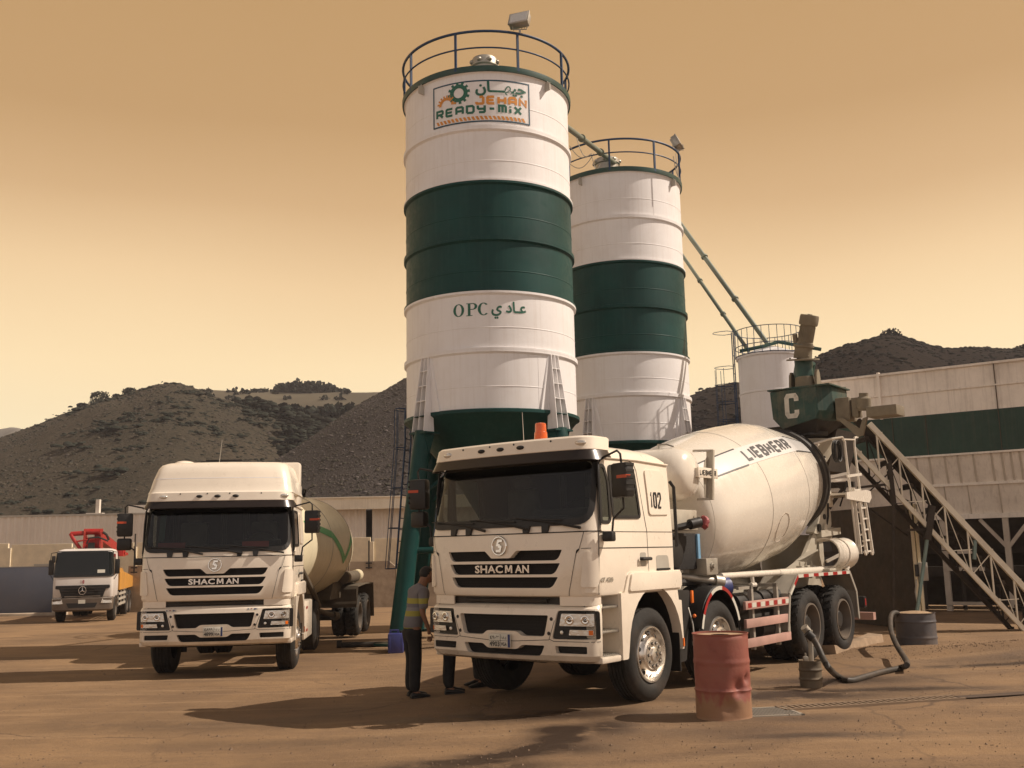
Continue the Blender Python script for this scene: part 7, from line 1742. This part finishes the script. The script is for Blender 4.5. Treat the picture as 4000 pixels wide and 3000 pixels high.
def person(loc,rz,label,shirt,trous,skin=None,hair=None,shoe=None,armbend=0,lean=.04,h=1.70,stripes=None,stance=.10):
    skin=skin or M['skin']; k=h/1.72
    t=empty('person',loc,rz,label,'person'); t.scale=(k,k,k)
    # faces +y ; x to the person's right side is +x
    ly=lean
    J=[(0,0,.96,.12,.09),(0,.01+ly*.3,1.12,.125,.09),(0,.02+ly*.8,1.30,.14,.095),(0,.0+ly,1.42,.095,.065),(0,.03+ly*1.2,1.50,.052),(0,.055+ly*1.6,1.60,.075,.088),(0,.06+ly*1.8,1.68,.06,.075)]
    E=[(0,1),(1,2),(2,3),(3,4),(4,5),(5,6)]
    def add(p,par): J.append(p); E.append((par,len(J)-1)); return len(J)-1
    hands=[]
    for s in(-1,1):
        hip=add((s*.095,0,.90,.085),0); kn=add((s*(stance+.0),.015+(.0 if s>0 else .03),.50,.056),hip); an=add((s*(stance+.01),-.02+(.0 if s>0 else .05),.09,.038),kn); add((s*(stance+.03),.07+(.0 if s>0 else .05),.035,.034),an)
        sh=add((s*.165,ly,1.39,.050),3); bn=armbend
        el=add((s*.225,-.02+ly*.8,1.14,.040),sh); wr=add((s*.215,.06+ly+bn*.10,.90+bn*.06,.026),el); pa=add((s*.21,.075+ly+bn*.12,.83+bn*.06,.030,.016),wr); hands.append((s,Vector(J[pa][:3])))
    b=skinbody('body',J,E,skin,t)
    F=[]
    for s,p in hands:
        for i,(dy,L) in enumerate(((.028,.072),(.010,.082),(-.009,.076),(-.026,.060))):
            q=[(p.x,p.y+dy*.8,p.z-.02,.0095),(p.x-s*.004,p.y+dy+.004,p.z-.02-L*.5,.0088),(p.x-s*.016,p.y+dy+.006,p.z-.02-L*.8,.0082),(p.x-s*.028,p.y+dy+.006,p.z-.02-L,.007)]
            F.append(skinbody('f',q,[(0,1),(1,2),(2,3)],skin,None,1))
        q=[(p.x-s*.004,p.y+.022,p.z+.012,.011),(p.x-s*.012,p.y+.046,p.z-.018,.010),(p.x-s*.018,p.y+.052,p.z-.045,.008)]; F.append(skinbody('f',q,[(0,1),(1,2)],skin,None,1))
    # face: nose, brow, ears joined into the body mesh
    hc=Vector((0,.06+ly*1.7,1.63)); m=MB()
    m.sphere(hc+Vector((0,.0,.0)),.074,.092,.108,20,14); m.sphere(hc+Vector((0,.02,-.07)),.05,.06,.045,14,8); m.prism([(-.016,0),(.016,0),(0,.05)],lambda p:(hc.x+p[0],hc.y+.085,hc.z-.03+p[1]),lambda p:(hc.x+p[0]*.5,hc.y+.11-p[1]*.3,hc.z-.025+p[1]))
    for s in(-1,1): m.sphere(hc+Vector((s*.076,-.01,-.01)),.012,.02,.03,10,6)
    F.append(m.build('f',skin,None,60)); join(b,F)
    m=MB()
    for s in(-1,1): m.sphere(hc+Vector((s*.03,.083,.012)),.011,.008,.006,8,5)
    m.build('eyes',M['black'],t); m=MB(); m.sphere(hc+Vector((0,.09,-.055)),.022,.008,.005,8,5); m.build('mouth',mat('lips',(.12,.04,.03),.6) if 'lips' not in M else M['lips'],t)
    bm=bmesh.new(); bmesh.ops.create_uvsphere(bm,u_segments=24,v_segments=16,radius=1)
    for v in bm.verts:
        d=v.co.copy(); nn_=1+.05*noise.noise(d*6); v.co=Vector((d.x*.086*nn_,d.y*.104*nn_-.006,d.z*.112*nn_+.012))
        if d.y>.25 and d.z<.45: v.co*=.80
        if d.z<-.35: v.co*=.86
        v.co+=hc
    me=bpy.data.meshes.new('hair'); bm.to_mesh(me); bm.free(); me.materials.append(hair or M['hairb']); me.shade_smooth(); o=bpy.data.objects.new('hair',me); C.objects.link(o); o.parent=t
    # shirt with sleeves, collar
    JS=[(0,0,.86,.172,.138),(0,0.005+ly*.1,.98,.172,.136),(0,.01+ly*.3,1.10,.172,.134),(0,.015+ly*.8,1.28,.182,.132),(0,.0+ly,1.42,.160,.122),(0,.02+ly*1.1,1.48,.074,.068),(0,.03+ly*1.2,1.51,.066,.062)]; ES=[(0,1),(1,2),(2,3),(3,4),(4,5),(5,6)]
    for s in(-1,1):
        JS.append((s*.175,ly,1.41,.080)); ES.append((4,len(JS)-1)); JS.append((s*.222,-.01+ly*.9,1.22,.068)); ES.append((len(JS)-2,len(JS)-1)); JS.append((s*.228,-.01+ly*.9,1.17,.068)); ES.append((len(JS)-2,len(JS)-1))
    sh=skinbody('shirt',JS,ES,shirt,t)
    JT=[(0,0,.975,.150,.118),(0,0,.90,.155,.118)]; ET=[(0,1)]
    for s in(-1,1):
        o_=(0 if s>0 else .03); JT.append((s*.09,0,.80,.106)); ET.append((1,len(JT)-1)); JT.append((s*stance,.015+o_,.50,.090)); ET.append((len(JT)-2,len(JT)-1)); JT.append((s*(stance+.01),-.01+o_,.20,.082)); ET.append((len(JT)-2,len(JT)-1)); JT.append((s*(stance+.012),-.005+o_,.06,.074)); ET.append((len(JT)-2,len(JT)-1))
    skinbody('trousers',JT,ET,trous,t)
    for s in(-1,1):
        o_=(0 if s>0 else .05); m=MB(); x0=s*(stance+.02); y0=-.07+o_
        R_=[]
        for yy,w,hh in((0,.032,.05),(.03,.040,.075),(.10,.040,.085),(.17,.046,.06),(.24,.044,.045),(.28,.028,.03)): R_.append([(x0+w*math.cos(a),y0+yy,max(0.004,hh/2+hh/2*math.sin(a))) for a in[2*PI*i/12 for i in range(12)]])
        m.ringloft(R_); m.box(x0-.043,x0+.043,y0,y0+.26,0,.018,.005); m.build('shoe',M['shoe'],t,50)
    return t
def striped():
    m=mat('striped_polo',(.26,.24,.25),.8,var=.1); n=m.node_tree; b=n.nodes['Principled BSDF']; src=b.inputs['Base Color'].links[0].from_socket
    tcn=[x for x in n.nodes if x.type=='TEX_COORD'][0]; sp_=n.nodes.new('ShaderNodeSeparateXYZ'); n.links.new(tcn.outputs['Object'],sp_.inputs[0])
    r=n.nodes.new('ShaderNodeValToRGB'); r.color_ramp.interpolation='CONSTANT'; e=r.color_ramp.elements; e[0].position=0; e[0].color=(.30,.27,.05,1); e[1].position=.05; e[1].color=(.16,.15,.155,1)
    for p_,c_ in((.30,(.30,.27,.05,1)),(.42,(.22,.21,.21,1)),(.50,(.15,.14,.15,1)),(.58,(.32,.29,.055,1)),(.70,(.16,.15,.16,1))): q=e.new(p_); q.color=c_
    mr_=n.nodes.new('ShaderNodeMapRange'); mr_.inputs[1].default_value=.90; mr_.inputs[2].default_value=1.50; n.links.new(sp_.outputs[2],mr_.inputs[0]); n.links.new(mr_.outputs[0],r.inputs[0]); n.links.new(r.outputs[0],b.inputs['Base Color']); return m
TRB=mat('black_trousers',(.010,.009,.009),.85,var=.2); SHD=mat('dark_shirt',(.05,.045,.045),.85,var=.2); SHG=mat('grey_shirt',(.16,.15,.15),.85,var=.2)
def tp(a,b): th=YAW1; return (.6468+a*math.cos(th)+b*math.sin(th),13.1584-a*math.sin(th)+b*math.cos(th))
px_,py_=-1.40,13.78; person((px_,py_,gz(px_,py_)),math.radians(-62),'person in grey and yellow striped polo and black trousers beside the cab',striped(),TRB,h=1.66,lean=.10)
px_,py_=tp(-1.73,-.36); person((px_,py_,gz(px_,py_)),math.radians(-75),'person whose dark trousers show below the bumper, facing the striped shirt person',SHD,TRB,h=1.66)
px_,py_=tp(-1.75,.36); person((px_,py_,gz(px_,py_)),math.radians(120),'person standing furthest behind the cab, legs just visible at the front wheel',SHG,mat('grey_trousers',(.04,.038,.036),.85,var=.2),h=1.68)

# ---------------------------------------------------------------- dusty air
m=MB(); m.box(-420,420,-30,480,-8,75); o=m.build('haze',bpy.data.materials.new('dusty_air'),None,0); tag(o,kind='stuff')
hm=o.data.materials[0]; hm.use_nodes=True; n=hm.node_tree; n.nodes.clear(); ou=n.nodes.new('ShaderNodeOutputMaterial'); pv=n.nodes.new('ShaderNodeVolumePrincipled')
pv.inputs['Color'].default_value=(.86,.82,.86,1); pv.inputs['Density'].default_value=.00045; pv.inputs['Anisotropy'].default_value=.2; n.links.new(pv.outputs[0],ou.inputs['Volume'])
o.display_type='WIRE'
